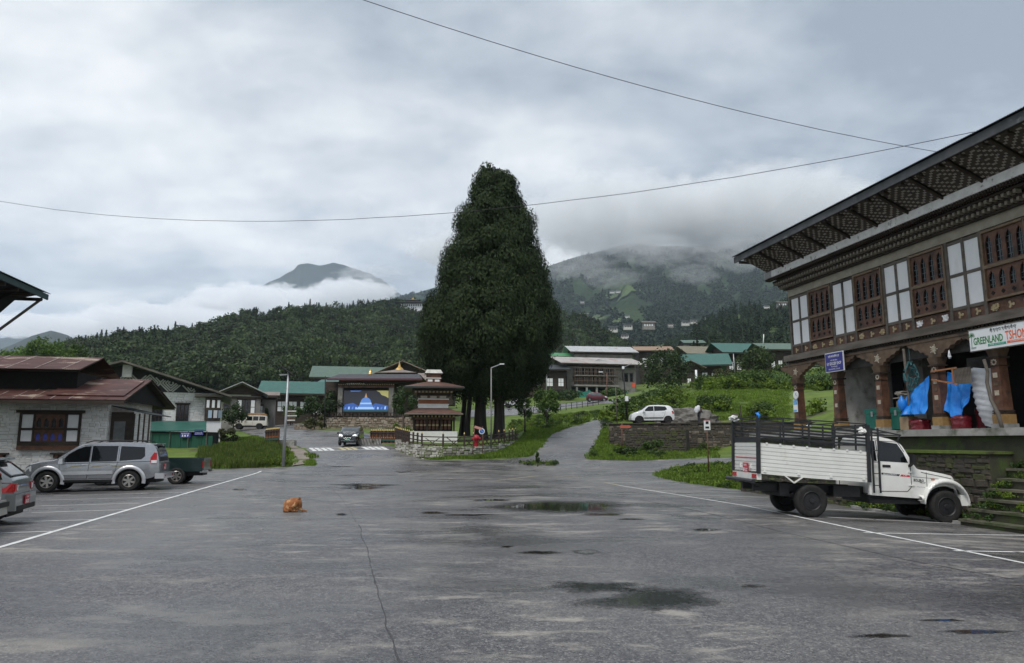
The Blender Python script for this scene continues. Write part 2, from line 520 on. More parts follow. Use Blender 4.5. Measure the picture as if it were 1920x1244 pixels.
GZ += _rough * (1 - inside(_road2, GX, GY)) * (1 - inside(_lane2, GX, GY))
nx, ny = len(gxs), len(gys)
_V = np.stack([GX.ravel(), GY.ravel(), GZ.ravel()], -1)
_i = np.arange(nx * ny).reshape(ny, nx)
_F = np.stack([_i[:-1, :-1].ravel(), _i[:-1, 1:].ravel(), _i[1:, 1:].ravel(), _i[1:, :-1].ravel()], -1)
M_ground = pm('grassy_earth', (0.06, 0.10, 0.014), (0.11, 0.16, 0.02), 0.5, 0.9, 0.6, 6.0, c3=(0.06, 0.05, 0.03), c3scale=0.22, c3lo=0.58, c3hi=0.68)
ground = link('ground', raw_mesh('ground', _V, _F, M_ground, True))
tag(ground, 'uneven grassy earth around the tarmac and up the slope', 'ground', kind='structure')
# ---- tarmac
def asphalt_mat():
 m, n, l, b = nmat('wet_asphalt')
 tc = n.new('ShaderNodeTexCoord')
 def nz(scale, detail=6, rough=0.6, st=(1, 1, 1), loc=(0, 0, 0), rot=0.0, dist=0.0):
  mp = n.new('ShaderNodeMapping'); mp.inputs['Scale'].default_value = st; mp.inputs['Location'].default_value = loc
  mp.inputs['Rotation'].default_value = (0, 0, rot)
  l.new(tc.outputs['Object'], mp.inputs[0])
  t = n.new('ShaderNodeTexNoise'); t.inputs['Scale'].default_value = scale; t.inputs['Detail'].default_value = detail
  t.inputs['Roughness'].default_value = rough; t.inputs['Distortion'].default_value = dist
  l.new(mp.outputs[0], t.inputs['Vector'])
  return t.outputs['Fac']
 def rng(x, a, b_, c=0.0, d=1.0):
  r = n.new('ShaderNodeMapRange'); r.interpolation_type = 'SMOOTHSTEP'
  for k, q in zip(('From Min', 'From Max', 'To Min', 'To Max'), (a, b_, c, d)): r.inputs[k].default_value = q
  l.new(x, r.inputs['Value']); return r.outputs[0]
 def mix(f, A, B):
  x = n.new('ShaderNodeMix'); x.data_type = 'RGBA'
  l.new(f, x.inputs['Factor'])
  for s_, q in (('A', A), ('B', B)):
   if isinstance(q, tuple): x.inputs[s_].default_value = c4(q)
   else: l.new(q, x.inputs[s_])
  return x.outputs['Result']
 def mul(a, b_):
  x = n.new('ShaderNodeMath'); x.operation = 'MULTIPLY'
  for i_, q in enumerate((a, b_)):
   if isinstance(q, float): x.inputs[i_].default_value = q
   else: l.new(q, x.inputs[i_])
  return x.outputs[0]
 stones = n.new('ShaderNodeTexVoronoi'); stones.inputs['Scale'].default_value = 55.0
 l.new(tc.outputs['Object'], stones.inputs['Vector'])
 sc = n.new('ShaderNodeSeparateColor'); l.new(stones.outputs['Color'], sc.inputs[0])
 broad = nz(0.16, 5, 0.55)
 c = mix(rng(broad, 0.38, 0.62), (0.052, 0.049, 0.057), (0.118, 0.114, 0.113))
 c = mix(rng(nz(0.42, 8, 0.68, (1.3, 0.6, 1), (5, 1, 0), LOT, 0.3), 0.46, 0.62, 0.0, 0.6), c, (0.045, 0.043, 0.051))
 c = mix(rng(nz(9.0, 8, 0.7), 0.42, 0.62, 0.0, 0.6), c, (0.16, 0.156, 0.152))
 c = mix(mul(rng(sc.outputs[0], 0.80, 0.92), 0.55), c, (0.30, 0.29, 0.27))       # pale chippings
 c = mix(mul(rng(sc.outputs[1], 0.78, 0.9), 0.6), c, (0.022, 0.022, 0.024))       # dark ones
 # pale silt dried in streaks across the fall
 silt = mul(rng(nz(0.7, 9, 0.7, (0.7, 1.5, 1), (3, 8, 0), LOT, 0.3), 0.50, 0.66), rng(nz(0.11, 3, 0.5, loc=(9, 4, 0)), 0.36, 0.56))
 c = mix(mul(silt, 0.72), c, (0.32, 0.297, 0.262))
 silt2 = mul(rng(nz(1.7, 9, 0.72, (0.7, 1.6, 1), (31, 2, 0), LOT, 0.3), 0.50, 0.68), rng(nz(0.13, 3, 0.5, loc=(2, 14, 0)), 0.42, 0.58))
 c = mix(mul(silt2, 0.78), c, (0.36, 0.33, 0.288))
 wet = rng(nz(0.28, 6, 0.6, (0.8, 1.6, 1), (17, 5, 0), LOT, 0.4), 0.44, 0.66)
 c = mix(mul(wet, 0.5), c, (0.050, 0.050, 0.056))
 l.new(c, b.inputs['Base Color'])
 ro = n.new('ShaderNodeMapRange'); ro.inputs['To Min'].default_value = 0.48; ro.inputs['To Max'].default_value = 0.18
 l.new(wet, ro.inputs['Value'])
 rs = n.new('ShaderNodeMath'); rs.operation = 'MULTIPLY_ADD'; l.new(silt, rs.inputs[0]); rs.inputs[1].default_value = 0.25; l.new(ro.outputs[0], rs.inputs[2])
 l.new(rs.outputs[0], b.inputs['Roughness'])
 b.inputs['Specular IOR Level'].default_value = 0.55
 bp = n.new('ShaderNodeBump'); bp.inputs['Strength'].default_value = 0.7; bp.inputs['Distance'].default_value = 0.006
 l.new(stones.outputs['Distance'], bp.inputs['Height'])
 bp2 = n.new('ShaderNodeBump'); bp2.inputs['Strength'].default_value = 0.2; bp2.inputs['Distance'].default_value = 0.05
 l.new(nz(2.2, 6, 0.6), bp2.inputs['Height']); l.new(bp.outputs[0], bp2.inputs['Normal'])
 l.new(bp2.outputs[0], b.inputs['Normal'])
 return m
M_asphalt = asphalt_mat()
tarmac = drape('tarmac', _road, 0.012, M_asphalt, 1.0)
tag(tarmac, 'wet grey tarmac of the car park and the roads leaving it', 'road', kind='structure')
lane = drape('upper_lane', [Vector((p[0], p[1])) for p in _lane2], 0.012, M_asphalt, 1.5)
tag(lane, 'grey tarmac lane crossing the slope where the red car drives', 'road', kind='structure')
# ================================================================== hills and woods
def hill(name, ridge, foot, mat_, label, na=140, nr=60, p=1.0, amp=0.0, nscale=1.0, back=0.25, seed=0.0, far=1.15):
 """a slope between a foot line and a ridge line, each given by directions and distances; real relief on it"""
 rx = np.array([q[0] for q in ridge], float); ry = np.array([q[1] for q in ridge], float); rd = np.array([q[2] for q in ridge], float)
 fx = np.array([q[0] for q in foot], float); fy = np.array([q[1] for q in foot], float); fd = np.array([q[2] for q in foot], float)
 pxs = np.linspace(rx[0], rx[-1], na)
 V = []
 rows = np.concatenate([np.linspace(0, 1, nr), 1 + np.linspace(0.06, 1, 8)])
 def pos(px, t):
  ra, rb = ratios(px, np.interp(px, rx, ry)); fa, fb = ratios(px, np.interp(px, fx, fy))
  Yr, Yf = np.interp(px, rx, rd), np.interp(px, fx, fd)
  if t <= 1:
   Y = Yf + (Yr - Yf) * t
   b = fb + (rb - fb) * (t ** p)
   w = math.sin(math.pi * min(1, t)) ** 0.7 if amp else 0
   b += amp * w * noise.fractal(Vector((px * 0.012 * nscale + seed, t * 2.2 * nscale, seed)), 0.9, 2.1, 5)
   return (fa + (ra - fa) * t) * Y, Y, EYE + b * Y
  s = t - 1
  Y = Yr * (1 + (far - 1) * s)
  return ra * Y, Y, EYE + rb * Yr - back * (rb * Yr + 40) * s * s
 for t in rows:
  for px in pxs: V.append(pos(px, float(t)))
 n1, n2 = len(pxs), len(rows)
 ii = np.arange(n1 * n2).reshape(n2, n1)
 F = np.stack([ii[:-1, :-1].ravel(), ii[:-1, 1:].ravel(), ii[1:, 1:].ravel(), ii[1:, :-1].ravel()], -1)
 o = link(name, raw_mesh(name, V, F, mat_, True))
 tag(o, label, 'hill', kind='structure')
 return o, pos
def leafball(n, rx, rz, size, seed, droop=0.0, squash=1.0, clumps=14, hollow=0.55, cz=0.0, base_cut=-0.5):
 """leaf quads gathered in clumps round a crown"""
 r = np.random.RandomState(seed)
 cs = []
 while len(cs) < clumps:
  d = r.normal(size=3); d /= np.linalg.norm(d)
  if d[2] < base_cut: continue
  cs.append(d * r.uniform(0.55, 0.95))
 cs = np.array(cs)
 k = r.randint(0, clumps, n)
 d = r.normal(size=(n, 3)); d /= np.linalg.norm(d, axis=1)[:, None]
 pts = cs[k] * [rx, rx, rz] + d * (r.uniform(hollow, 1.0, n)[:, None]) * np.array([rx, rx, rz]) * 0.42
 pts[:, 2] += cz
 return leaves(pts, d, size, r, droop, squash)
def leaves(pts, nrm, size, r, droop=0.0, squash=1.0, jit=0.55):
 n = len(pts)
 nv = nrm + r.normal(size=(n, 3)) * jit
 nv /= np.linalg.norm(nv, axis=1)[:, None]
 t = r.normal(size=(n, 3)); t[:, 2] -= droop
 t -= nv * (t * nv).sum(1)[:, None]
 t /= np.linalg.norm(t, axis=1)[:, None] + 1e-9
 b = np.cross(nv, t)
 s = size * r.uniform(0.6, 1.35, n)[:, None]
 w = s * 0.5 * squash
 V = np.stack([pts - t * s * 0.5, pts + b * w * 0.6 + nv * w * 0.15, pts + t * s * 0.5, pts - b * w * 0.6 + nv * w * 0.15], 1).reshape(-1, 3)
 F = np.arange(n * 4).reshape(n, 4)
 return V, F
def conifer(n, h, rad, size, seed, start=0.12, power=0.9):
 r = np.random.RandomState(seed)
 t = r.uniform(0, 1, n) ** 0.75
 z = h * (start + (1 - start) * (1 - t) )
 rr = rad * (1 - (z / h - start) / (1 - start)) ** power * (0.82 + 0.25 * np.sin(z / h * 46))
 a = r.uniform(0, 2 * np.pi, n)
 q = r.uniform(0.45, 1.0, n)
 pts = np.stack([np.cos(a) * rr * q, np.sin(a) * rr * q, z - rr * q * 0.25], -1)
 nr = np.stack([np.cos(a) * 0.5, np.sin(a) * 0.5, np.full(n, 0.8)], -1)
 V, F = leaves(pts, nr, size, r, 0.4)
 return V, F
def trunk_mb(h, r, seed=0, limbs=4, lean=0.04, spread=0.5, n=7):
 q = random.Random(seed)
 mb = MB()
 pts, rs = [], []
 for i in range(5):
  t = i / 4
  pts.append((q.uniform(-lean, lean) * h * t, q.uniform(-lean, lean) * h * t, h * t - 0.1)); rs.append(r * (1.15 - 0.75 * t))
 mb.tube(pts, rs, n)
 for k in range(limbs):
  a = 2 * math.pi * (k + q.random() * 0.6) / limbs
  z0 = h * q.uniform(0.45, 0.8)
  mb.tube([(0, 0, z0), (math.cos(a) * h * spread * 0.35, math.sin(a) * h * spread * 0.35, z0 + h * 0.2), (math.cos(a) * h * spread * 0.7, math.sin(a) * h * spread * 0.7, z0 + h * 0.34)],
    [r * 0.5, r * 0.35, r * 0.15], 5)
 return mb
M_bark = pm('bark', (0.035, 0.028, 0.022), (0.07, 0.06, 0.05), 6.0, 0.9, 0.8, 25, stretch=(1, 1, 0.2))
M_broad = leafmat('dark_broadleaf', (0.020, 0.036, 0.010), (0.042, 0.066, 0.018), (0.065, 0.090, 0.024), 0.2, 0.6)
M_pine = leafmat('pine_needles', (0.012, 0.026, 0.010), (0.028, 0.046, 0.016), None, 0.12, 0.35)
M_far = leafmat('far_trees', (0.014, 0.030, 0.011), (0.030, 0.053, 0.018), None, 0.15, 0.35)
M_hillsoil = pm('dark_undergrowth', (0.022, 0.034, 0.012), (0.035, 0.05, 0.016), 0.02, 0.95)  # dark green ground colour, mottled by noise
def proto(name, VF, mat_, trunk=None, tmat=None):
 V, F = VF
 if trunk is not None:
  tv = np.array(trunk.v); tf = [f for f in trunk.f if len(f) == 4]
  F = np.vstack([F, np.array(tf) + len(V)]); mi = [0] * (len(F) - len(tf)) + [1] * len(tf)
  V = np.vstack([V, tv])
  me = raw_mesh(name, V, F, [mat_, tmat or M_bark], False, mi)
 else:
  me = raw_mesh(name, V, F, mat_)
 return bpy.data.objects.new(name, me)          # kept out of the scene: only scattered
def scatter(name, pts, scl, protos, label, cat, seed=1):
 """many trees as one mass: one point each, a tree put on every point"""
 r = np.random.RandomState(seed)
 me = bpy.data.meshes.new(name)
 me.vertices.add(len(pts)); me.vertices.foreach_set('co', np.asarray(pts, np.float32).ravel())
 for nm, ty, dat in (('scl', 'FLOAT', scl), ('rot', 'FLOAT', r.uniform(0, 6.283, len(pts))), ('pid', 'INT', r.randint(0, len(protos), len(pts)))):
  at_ = me.attributes.new(nm, ty, 'POINT'); at_.data.foreach_set('value', np.asarray(dat, np.float32 if ty == 'FLOAT' else np.int32))
 o = link(name, me)
 ng = bpy.data.node_groups.new(name, 'GeometryNodeTree')
 ng.interface.new_socket('Geometry', in_out='INPUT', socket_type='NodeSocketGeometry')
 ng.interface.new_socket('Geometry', in_out='OUTPUT', socket_type='NodeSocketGeometry')
 N, Lk = ng.nodes, ng.links
 gi, go = N.new('NodeGroupInput'), N.new('NodeGroupOutput')
 jn = N.new('GeometryNodeJoinGeometry')
 for p in reversed(protos):
  oi = N.new('GeometryNodeObjectInfo'); oi.inputs['Object'].default_value = p
  g2i = N.new('GeometryNodeGeometryToInstance')
  Lk.new(oi.outputs['Geometry'], g2i.inputs[0]); Lk.new(g2i.outputs[0], jn.inputs[0])
 def attr(nm, ty):
  a = N.new('GeometryNodeInputNamedAttribute'); a.data_type = ty; a.inputs['Name'].default_value = nm
  return a.outputs['Attribute']
 ip = N.new('GeometryNodeInstanceOnPoints')
 Lk.new(gi.outputs[0], ip.inputs['Points']); Lk.new(jn.outputs[0], ip.inputs['Instance'])
 ip.inputs['Pick Instance'].default_value = True
 Lk.new(attr('pid', 'INT'), ip.inputs['Instance Index'])
 cx = N.new('ShaderNodeCombineXYZ'); Lk.new(attr('rot', 'FLOAT'), cx.inputs[2]); Lk.new(cx.outputs[0], ip.inputs['Rotation'])
 Lk.new(attr('scl', 'FLOAT'), ip.inputs['Scale'])
 Lk.new(ip.outputs[0], go.inputs[0])
 md = o.modifiers.new('scatter', 'NODES'); md.node_group = ng
 return tag(o, label, cat, kind='stuff')
# ---- wooded hill behind the town
fh_ridge = [(-260, 716, 420), (-60, 705, 400), (60, 690, 390), (150, 668, 400), (230, 652, 420), (300, 646, 440), (350, 637, 460), (400, 622, 480), (450, 608, 500), (500, 602, 520),
   (540, 594, 540), (580, 590, 560), (640, 585, 580), (700, 583, 600), (760, 578, 620), (830, 584, 630), (900, 588, 630), (980, 592, 620), (1050, 600, 600), (1090, 612, 580), (1120, 630, 560), (1150, 655, 520), (1180, 676, 480), (1240, 700, 440)]
fh_foot = [(-260, 770, 210), (200, 760, 210), (600, 735, 225), (900, 735, 235), (1240, 720, 300)]
fhill, fh_pos = hill('forest_hill', fh_ridge, fh_foot, M_hillsoil, 'dark wooded hill rising behind the town', 150, 50, 0.85, 0.012, 1.2, back=0.5, seed=3.0)
p_broad = [proto('broad_a', leafball(420, 5.2, 4.6, 1.25, 1, cz=6.0, clumps=16), M_broad, trunk_mb(5, 0.3, 1)),
   proto('broad_b', leafball(380, 4.6, 5.2, 1.15, 2, cz=6.2, clumps=13), M_broad, trunk_mb(5, 0.3, 2)),
   proto('broad_c', leafball(460, 6.0, 4.2, 1.3, 3, cz=5.6, clumps=18), M_broad, trunk_mb(5, 0.3, 3))]
p_pine = [proto('pine_a', conifer(420, 17, 3.1, 1.2, 4), M_pine, trunk_mb(4, 0.3, 4, 0)),
   proto('pine_b', conifer(380, 14, 2.7, 1.1, 5), M_pine, trunk_mb(4, 0.3, 5, 0))]
r_ = np.random.RandomState(11)
pts, scl = [], []
for k in range(5200):
 px = r_.uniform(-150, 1230); t = r_.uniform(0.03, 0.97) ** 0.85
 x, y, z = fh_pos(px, t)
 pts.append((x, y, z - 1.2)); scl.append(r_.uniform(0.5, 1.25) * (0.85 + 0.25 * t))
scatter('hillside_forest', pts, scl, p_broad, 'dense dark broadleaf forest covering the hill behind town', 'forest', 2)
pts, scl = [], []
for k in range(520):
 px = r_.uniform(140, 1160); t = r_.uniform(0.55, 0.96)
 if noise.noise(Vector((px * 0.01, t * 4, 2.0))) < -0.25 + (1 - t) * 1.2: continue
 x, y, z = fh_pos(px, t)
 pts.append((x, y, z - 0.8)); scl.append(r_.uniform(0.55, 0.95))
scatter('upper_slope_conifers', pts, scl, p_pine, 'dark conifers mixed into the forest below the ridge', 'forest', 3)
# single conifers that stand out against the cloud along the ridge
RIDGE_LABEL = 'dark conifer standing against the cloud along the forest hill ridge'
for k in range(118):
 px = 165 + k * 5.6 + r_.uniform(-4, 4)
 if 742 < px < 812: continue
 x, y, z = fh_pos(px, r_.uniform(0.93, 0.995))
 o = link('ridge_conifer', p_pine[k % 2].data, None, (x, y, z - 0.8), r_.uniform(0, 6))
 s = r_.uniform(0.35, 0.72) * (0.6 if px < 260 else 1.0)
 if r_.rand() < 0.15: s *= 1.25
 o.scale = (s * 1.05, s * 1.05, s)
 tag(o, RIDGE_LABEL, 'conifer', 'conifers along the forest hill ridge')
# ---- slope with houses on the right, between the town and the mountain
ms_ridge = [(960, 640, 760), (1040, 622, 760), (1100, 628, 740), (1160, 645, 700), (1220, 650, 680), (1280, 640, 680), (1330, 606, 660), (1380, 590, 640), (1430, 584, 620), (1480, 576, 600), (1600, 560, 600), (1900, 545, 620), (2200, 540, 620)]
ms_foot = [(960, 716, 262), (1200, 702, 262), (1480, 690, 270), (2200, 640, 260)]
M_midslope = pm('bushy_slope', (0.032, 0.055, 0.017), (0.06, 0.095, 0.025), 0.03, 0.95, c3=(0.10, 0.085, 0.05), c3scale=0.02, c3lo=0.62, c3hi=0.70)
mslope, ms_pos = hill('village_slope', ms_ridge, ms_foot, M_midslope, 'green slope with scattered houses above the right side of town', 110, 40, 0.95, 0.008, 1.3, back=0.4, seed=8.0)
p_mid = [proto('mid_a', leafball(380, 4.2, 3.8, 1.0, 21, cz=4.6, clumps=13), M_far, trunk_mb(4, 0.25, 21)),
   proto('mid_b', leafball(340, 3.4, 4.4, 0.95, 22, cz=5.2, clumps=11), M_far, trunk_mb(4, 0.25, 22)),
   proto('mid_c', conifer(360, 13, 2.9, 1.1, 23), M_pine, trunk_mb(3, 0.25, 23, 0))]
pts, scl = [], []
for k in range(2300):
 px = r_.uniform(980, 1560); t = r_.uniform(0.0, 0.99)
 d = noise.noise(Vector((px * 0.012, t * 3.2, 5.0)))
 w = 0.55 if px > 1300 else 0.12
 if px < 1170: w = 0.35
 if d < 0.15 - w: continue
 x, y, z = ms_pos(px, t)
 pts.append((x, y, z - 0.6)); scl.append(r_.uniform(0.5, 1.05) * (1.15 if px > 1300 else 0.9))
scatter('village_slope_trees', pts, scl, p_mid, 'mixed dark trees between the houses of the right slope', 'forest', 5)
# ---- great mountain on the right, its top in cloud
mr_ridge = [(690, 592, 2900), (730, 566, 2900), (770, 553, 2850), (820, 538, 2800), (900, 522, 2750), (1025, 500, 2700), (1080, 482, 2650), (1130, 470, 2600), (1180, 456, 2600), (1240, 462, 2600), (1300, 462, 2600), (1360, 452, 2600),
   (1420, 440, 2600), (1500, 430, 2600), (1700, 405, 2600), (2000, 385, 2600), (2300, 380, 2600)]
mr_foot = [(690, 640, 1000), (1000, 655, 900), (1300, 650, 850), (2300, 620, 850)]
def mountain_mat():
 m, n, l, b = nmat('mountain_forest')
 tc = n.new('ShaderNodeTexCoord')
 def nz(sc, dt=8, dist=0.4):
  t = n.new('ShaderNodeTexNoise'); t.inputs['Scale'].default_value = sc; t.inputs['Detail'].default_value = dt; t.inputs['Roughness'].default_value = 0.62
  t.inputs['Distortion'].default_value = dist
  l.new(tc.outputs['Object'], t.inputs['Vector']); return t.outputs['Fac']
 cr = n.new('ShaderNodeValToRGB'); e = cr.color_ramp.elements
 e[0].position, e[0].color = 0.36, (0.013, 0.026, 0.011, 1)
 e[1].position, e[1].color = 0.66, (0.036, 0.058, 0.021, 1)
 l.new(nz(0.006), cr.inputs[0])
 l.new(cr.outputs[0], b.inputs['Base Color'])
 b.inputs['Roughness'].default_value = 0.95; b.inputs['Specular IOR Level'].default_value = 0.1
 bp = n.new('ShaderNodeBump'); bp.inputs['Strength'].default_value = 1.0; bp.inputs['Distance'].default_value = 22.0
 l.new(nz(0.02, 6), bp.inputs['Height']); l.new(bp.outputs[0], b.inputs['Normal'])
 return m
M_mountain = mountain_mat()
mright, mr_pos = hill('mountain', mr_ridge, mr_foot, M_mountain, 'broad forested mountain on the right with its top in cloud', 220, 130, 1.0, 0.020, 1.6, back=0.4, seed=12.0)
p_spec = [proto('spec_a', leafball(46, 7, 6, 6.5, 31, cz=4, clumps=6), M_far), proto('spec_b', conifer(44, 17, 5.5, 6.0, 32), M_far)]
pts, scl = [], []
for k in range(15000):
 px = r_.uniform(700, 1520); t = r_.uniform(0.0, 0.97)
 if 1080 < px < 1225 and 0.22 < t < 0.62 and noise.noise(Vector((px * 0.02, t * 7, 1.0))) > -0.05: continue
 if noise.noise(Vector((px * 0.03, t * 9, 7.0))) < -0.33: continue
 x, y, z = mr_pos(px, t)
 pts.append((x, y, z - 1.5)); scl.append(r_.uniform(0.55, 1.15))
scatter('mountain_trees', pts, scl, p_spec, 'distant trees covering the slopes of the right mountain', 'forest', 7)
# terraced fields on its lower flank
M_field = pm('green_fields', (0.042, 0.070, 0.020), (0.068, 0.10, 0.028), 0.02, 0.95)
def field(c, w, h, seed):
 q = np.random.RandomState(seed)
 mb = MB(); vs_ = []
 n = 15
 for i in range(n):
  a = 2 * math.pi * i / n
  rr = 1 + 0.3 * q.uniform(-1, 1)
  vs_.append((c[0] + w * rr * math.cos(a), c[1] + h * rr * math.sin(a)))
 V = []
 for j in range(4):
  for p in vs_:
   s = j / 3
   px = c[0] + (p[0] - c[0]) * (1 - s); t = c[1] + (p[1] - c[1]) * (1 - s)
   V.append(Vector(mr_pos(px, t)) + Vector((0, -4, 5 + 2 * s)))
 fs = []
 for j in range(3):
  for i in range(n): fs.append((j * n + i, j * n + (i + 1) % n, (j + 1) * n + (i + 1) % n, (j + 1) * n + i))
 mb.add(V, fs)
 o = mb.build('field', M_field, smooth=True)
 return tag(o, kind='structure')
for c, w, h, s in (((1100, 0.36), 26, 0.05, 1), ((1178, 0.47), 22, 0.028, 2), ((1135, 0.43), 14, 0.02, 3), ((1150, 0.52), 18, 0.016, 4), ((1118, 0.29), 16, 0.02, 5), ((1198, 0.50), 10, 0.02, 6), ((1160, 0.2), 14, 0.03, 8)):
 field(c, w, h, s)
# ---- far mountains on the left
M_farmt = pm('far_mountain_forest', (0.010, 0.017, 0.012), (0.020, 0.030, 0.018), 0.002, 0.95)
fm_ridge = [(-60, 640, 5200), (120, 622, 5200), (220, 602, 5200), (300, 588, 5200), (345, 566, 5200), (370, 572, 5200), (430, 556, 5200), (500, 532, 5200), (540, 513, 5200), (562, 497, 5200), (580, 493, 5200), (598, 499, 5200), (626, 493, 5200), (650, 499, 5200), (690, 512, 5200), (716, 524, 5200), (745, 548, 5200), (800, 590, 5200), (900, 620, 5200)]
fm_foot = [(-60, 690, 3400), (900, 660, 3400)]
fm_ridge = [(x, y + (3.0 * noise.noise(Vector((x * 0.09, 0, 3))) + 2 * noise.noise(Vector((x * 0.25, 0, 7)))), Y) for x, y, Y in [(x_, float(np.interp(x_, [p[0] for p in fm_ridge], [p[1] for p in fm_ridge])), 5200) for x_ in range(-60, 901, 6)]]
hill('far_mountain', fm_ridge, fm_foot, M_farmt, 'far dark mountain peak showing above the low cloud', 220, 40, 1.0, 0.012, 2.6, back=0.6, seed=20.0)
fr_ridge = [(-200, 690, 2300), (-60, 675, 2300), (20, 648, 2300), (60, 630, 2300), (96, 620, 2300), (125, 628, 2300), (160, 646, 2300), (200, 636, 2250), (240, 628, 2250), (290, 627, 2200), (330, 630, 2200), (380, 636, 2200), (430, 646, 2200), (520, 670, 2200)]
fr_foot = [(-200, 740, 1500), (520, 720, 1500)]
hill('far_ridge', fr_ridge, fr_foot, M_farmt, 'blue wooded ridge low on the far left beyond the valley', 140, 30, 1.0, 0.008, 2.6, back=0.6, seed=25.0)
# ================================================================== low cloud and haze
def cloud_mat(name, dens, nscale, lo, hi, stretch, gain=1.0):
 m = bpy.data.materials.new(name); m.use_nodes = True
 n, l = m.node_tree.nodes, m.node_tree.links
 n.clear()
 out = n.new('ShaderNodeOutputMaterial')
 vol = n.new('ShaderNodeVolumePrincipled')
 vol.inputs['Color'].default_value = (0.97, 0.975, 0.98, 1); vol.inputs['Anisotropy'].default_value = 0.0
 l.new(vol.outputs[0], out.inputs['Volume'])
 tc = n.new('ShaderNodeTexCoord')
 # falls off towards the skin of the bank (object space: unit ball)
 vm = n.new('ShaderNodeVectorMath'); vm.operation = 'LENGTH'; l.new(tc.outputs['Object'], vm.inputs[0])
 fo = n.new('ShaderNodeMapRange'); fo.inputs['From Min'].default_value = 1.0; fo.inputs['From Max'].default_value = 0.45
 fo.inputs['To Min'].default_value = -0.45; fo.inputs['To Max'].default_value = 0.20
 fo.clamp = True
 l.new(vm.outputs['Value'], fo.inputs['Value'])
 mp = n.new('ShaderNodeMapping'); mp.inputs['Scale'].default_value = stretch; l.new(tc.outputs['Object'], mp.inputs[0])
 t = n.new('ShaderNodeTexNoise'); t.inputs['Scale'].default_value = nscale; t.inputs['Detail'].default_value = 5; t.inputs['Roughness'].default_value = 0.6
 t.inputs['Distortion'].default_value = 0.3
 l.new(mp.outputs[0], t.inputs['Vector'])
 ad = n.new('ShaderNodeMath'); ad.operation = 'ADD'; l.new(t.outputs['Fac'], ad.inputs[0]); l.new(fo.outputs[0], ad.inputs[1])
 mr = n.new('ShaderNodeMapRange'); mr.interpolation_type = 'SMOOTHSTEP'
 for k, q in zip(('From Min', 'From Max', 'To Min', 'To Max'), (lo, hi, 0.0, dens)): mr.inputs[k].default_value = q
 l.new(ad.outputs[0], mr.inputs['Value']); l.new(mr.outputs[0], vol.inputs['Density'])
 m.cycles.volume_step_rate = 1.0
 return m
def cloud(c, d, rz, mat_, label):
 bm = bmesh.new(); bmesh.ops.create_icosphere(bm, subdivisions=3, radius=1.0)
 me = bpy.data.meshes.new('low_cloud'); bm.to_mesh(me); bm.free(); me.materials.append(mat_)
 o = link('low_cloud', me, None, c, rz); o.scale = d
 return tag(o, label, 'cloud', kind='stuff')
M_cl = cloud_mat('cloud_bank', 0.018, 3.4, 0.46, 0.60, (1.8, 1.0, 0.9))
M_cl2 = cloud_mat('cloud_cap', 0.010, 3.6, 0.45, 0.72, (2.0, 1.0, 1.0))
M_cl3 = cloud_mat('cloud_wisp', 0.0042, 4.0, 0.50, 0.80, (1.5, 1.0, 1.3))
for px, py, Y, d, rz, m_, lab in ((480, 572, 3300, (640, 380, 140), -8, M_cl, 'thick white cloud bank below the far peak left of the tree'), (290, 600, 3000, (600, 330, 98), -4, M_cl, 'pale cloud bank lying low over the far left ridges'),
  (80, 612, 2900, (480, 300, 70), 0, M_cl, 'mist filling the valley at the far left'), (660, 548, 3200, (330, 260, 84), 0, M_cl, 'bright cloud puff hiding the right foot of the far peak'),
  (700, 515, 4200, (420, 260, 100), 0, M_cl3, 'thin mist drifting across the right shoulder of the far peak'), (400, 575, 4300, (500, 260, 110), 0, M_cl3, 'thin mist over the left shoulder of the far peak'),
  (1180, 408, 2400, (680, 420, 215), 0, M_cl2, 'grey cloud cap over the left crest of the right mountain'), (1440, 400, 2350, (680, 420, 240), 0, M_cl2, 'grey cloud cap over the right crest of the right mountain'),
  (1800, 410, 2300, (640, 420, 200), 0, M_cl2, 'grey cloud over the mountain behind the shop house'), (900, 470, 2500, (420, 300, 120), 0, M_cl2, 'pale cloud behind the cypress top'),
  (1230, 470, 2050, (260, 160, 90), 10, M_cl3, 'ragged wisp hanging below the mountain crest'), (1075, 500, 2100, (230, 150, 80), -12, M_cl3, 'ragged wisp on the left shoulder of the mountain'), (1400, 478, 2000, (280, 160, 95), 8, M_cl3, 'ragged wisp on the right shoulder of the mountain'),
  (1150, 522, 1800, (150, 90, 48), -20, M_cl3, 'thin wisp drifting over the mountain forest'), (1300, 515, 1750, (140, 90, 50), 25, M_cl3, 'small wisp rising from the mountain gully')):
 cloud(at(px, py, Y), d, R(rz), m_, lab)
hz = bpy.data.materials.new('valley_air'); hz.use_nodes = True
_n = hz.node_tree.nodes; _n.clear()
_ho = _n.new('ShaderNodeOutputMaterial'); _hv = _n.new('ShaderNodeVolumePrincipled')
_hv.inputs['Color'].default_value = (0.72, 0.85, 1.0, 1)
_hv.inputs['Density'].default_value = 0.000085
hz.node_tree.links.new(_hv.outputs[0], _ho.inputs['Volume'])
haze = MB().box(-7000, 7000, -1000, 6600, -30, 1180).build('haze', hz)
tag(haze, 'thin blue damp air over the valley', 'haze', kind='stuff')
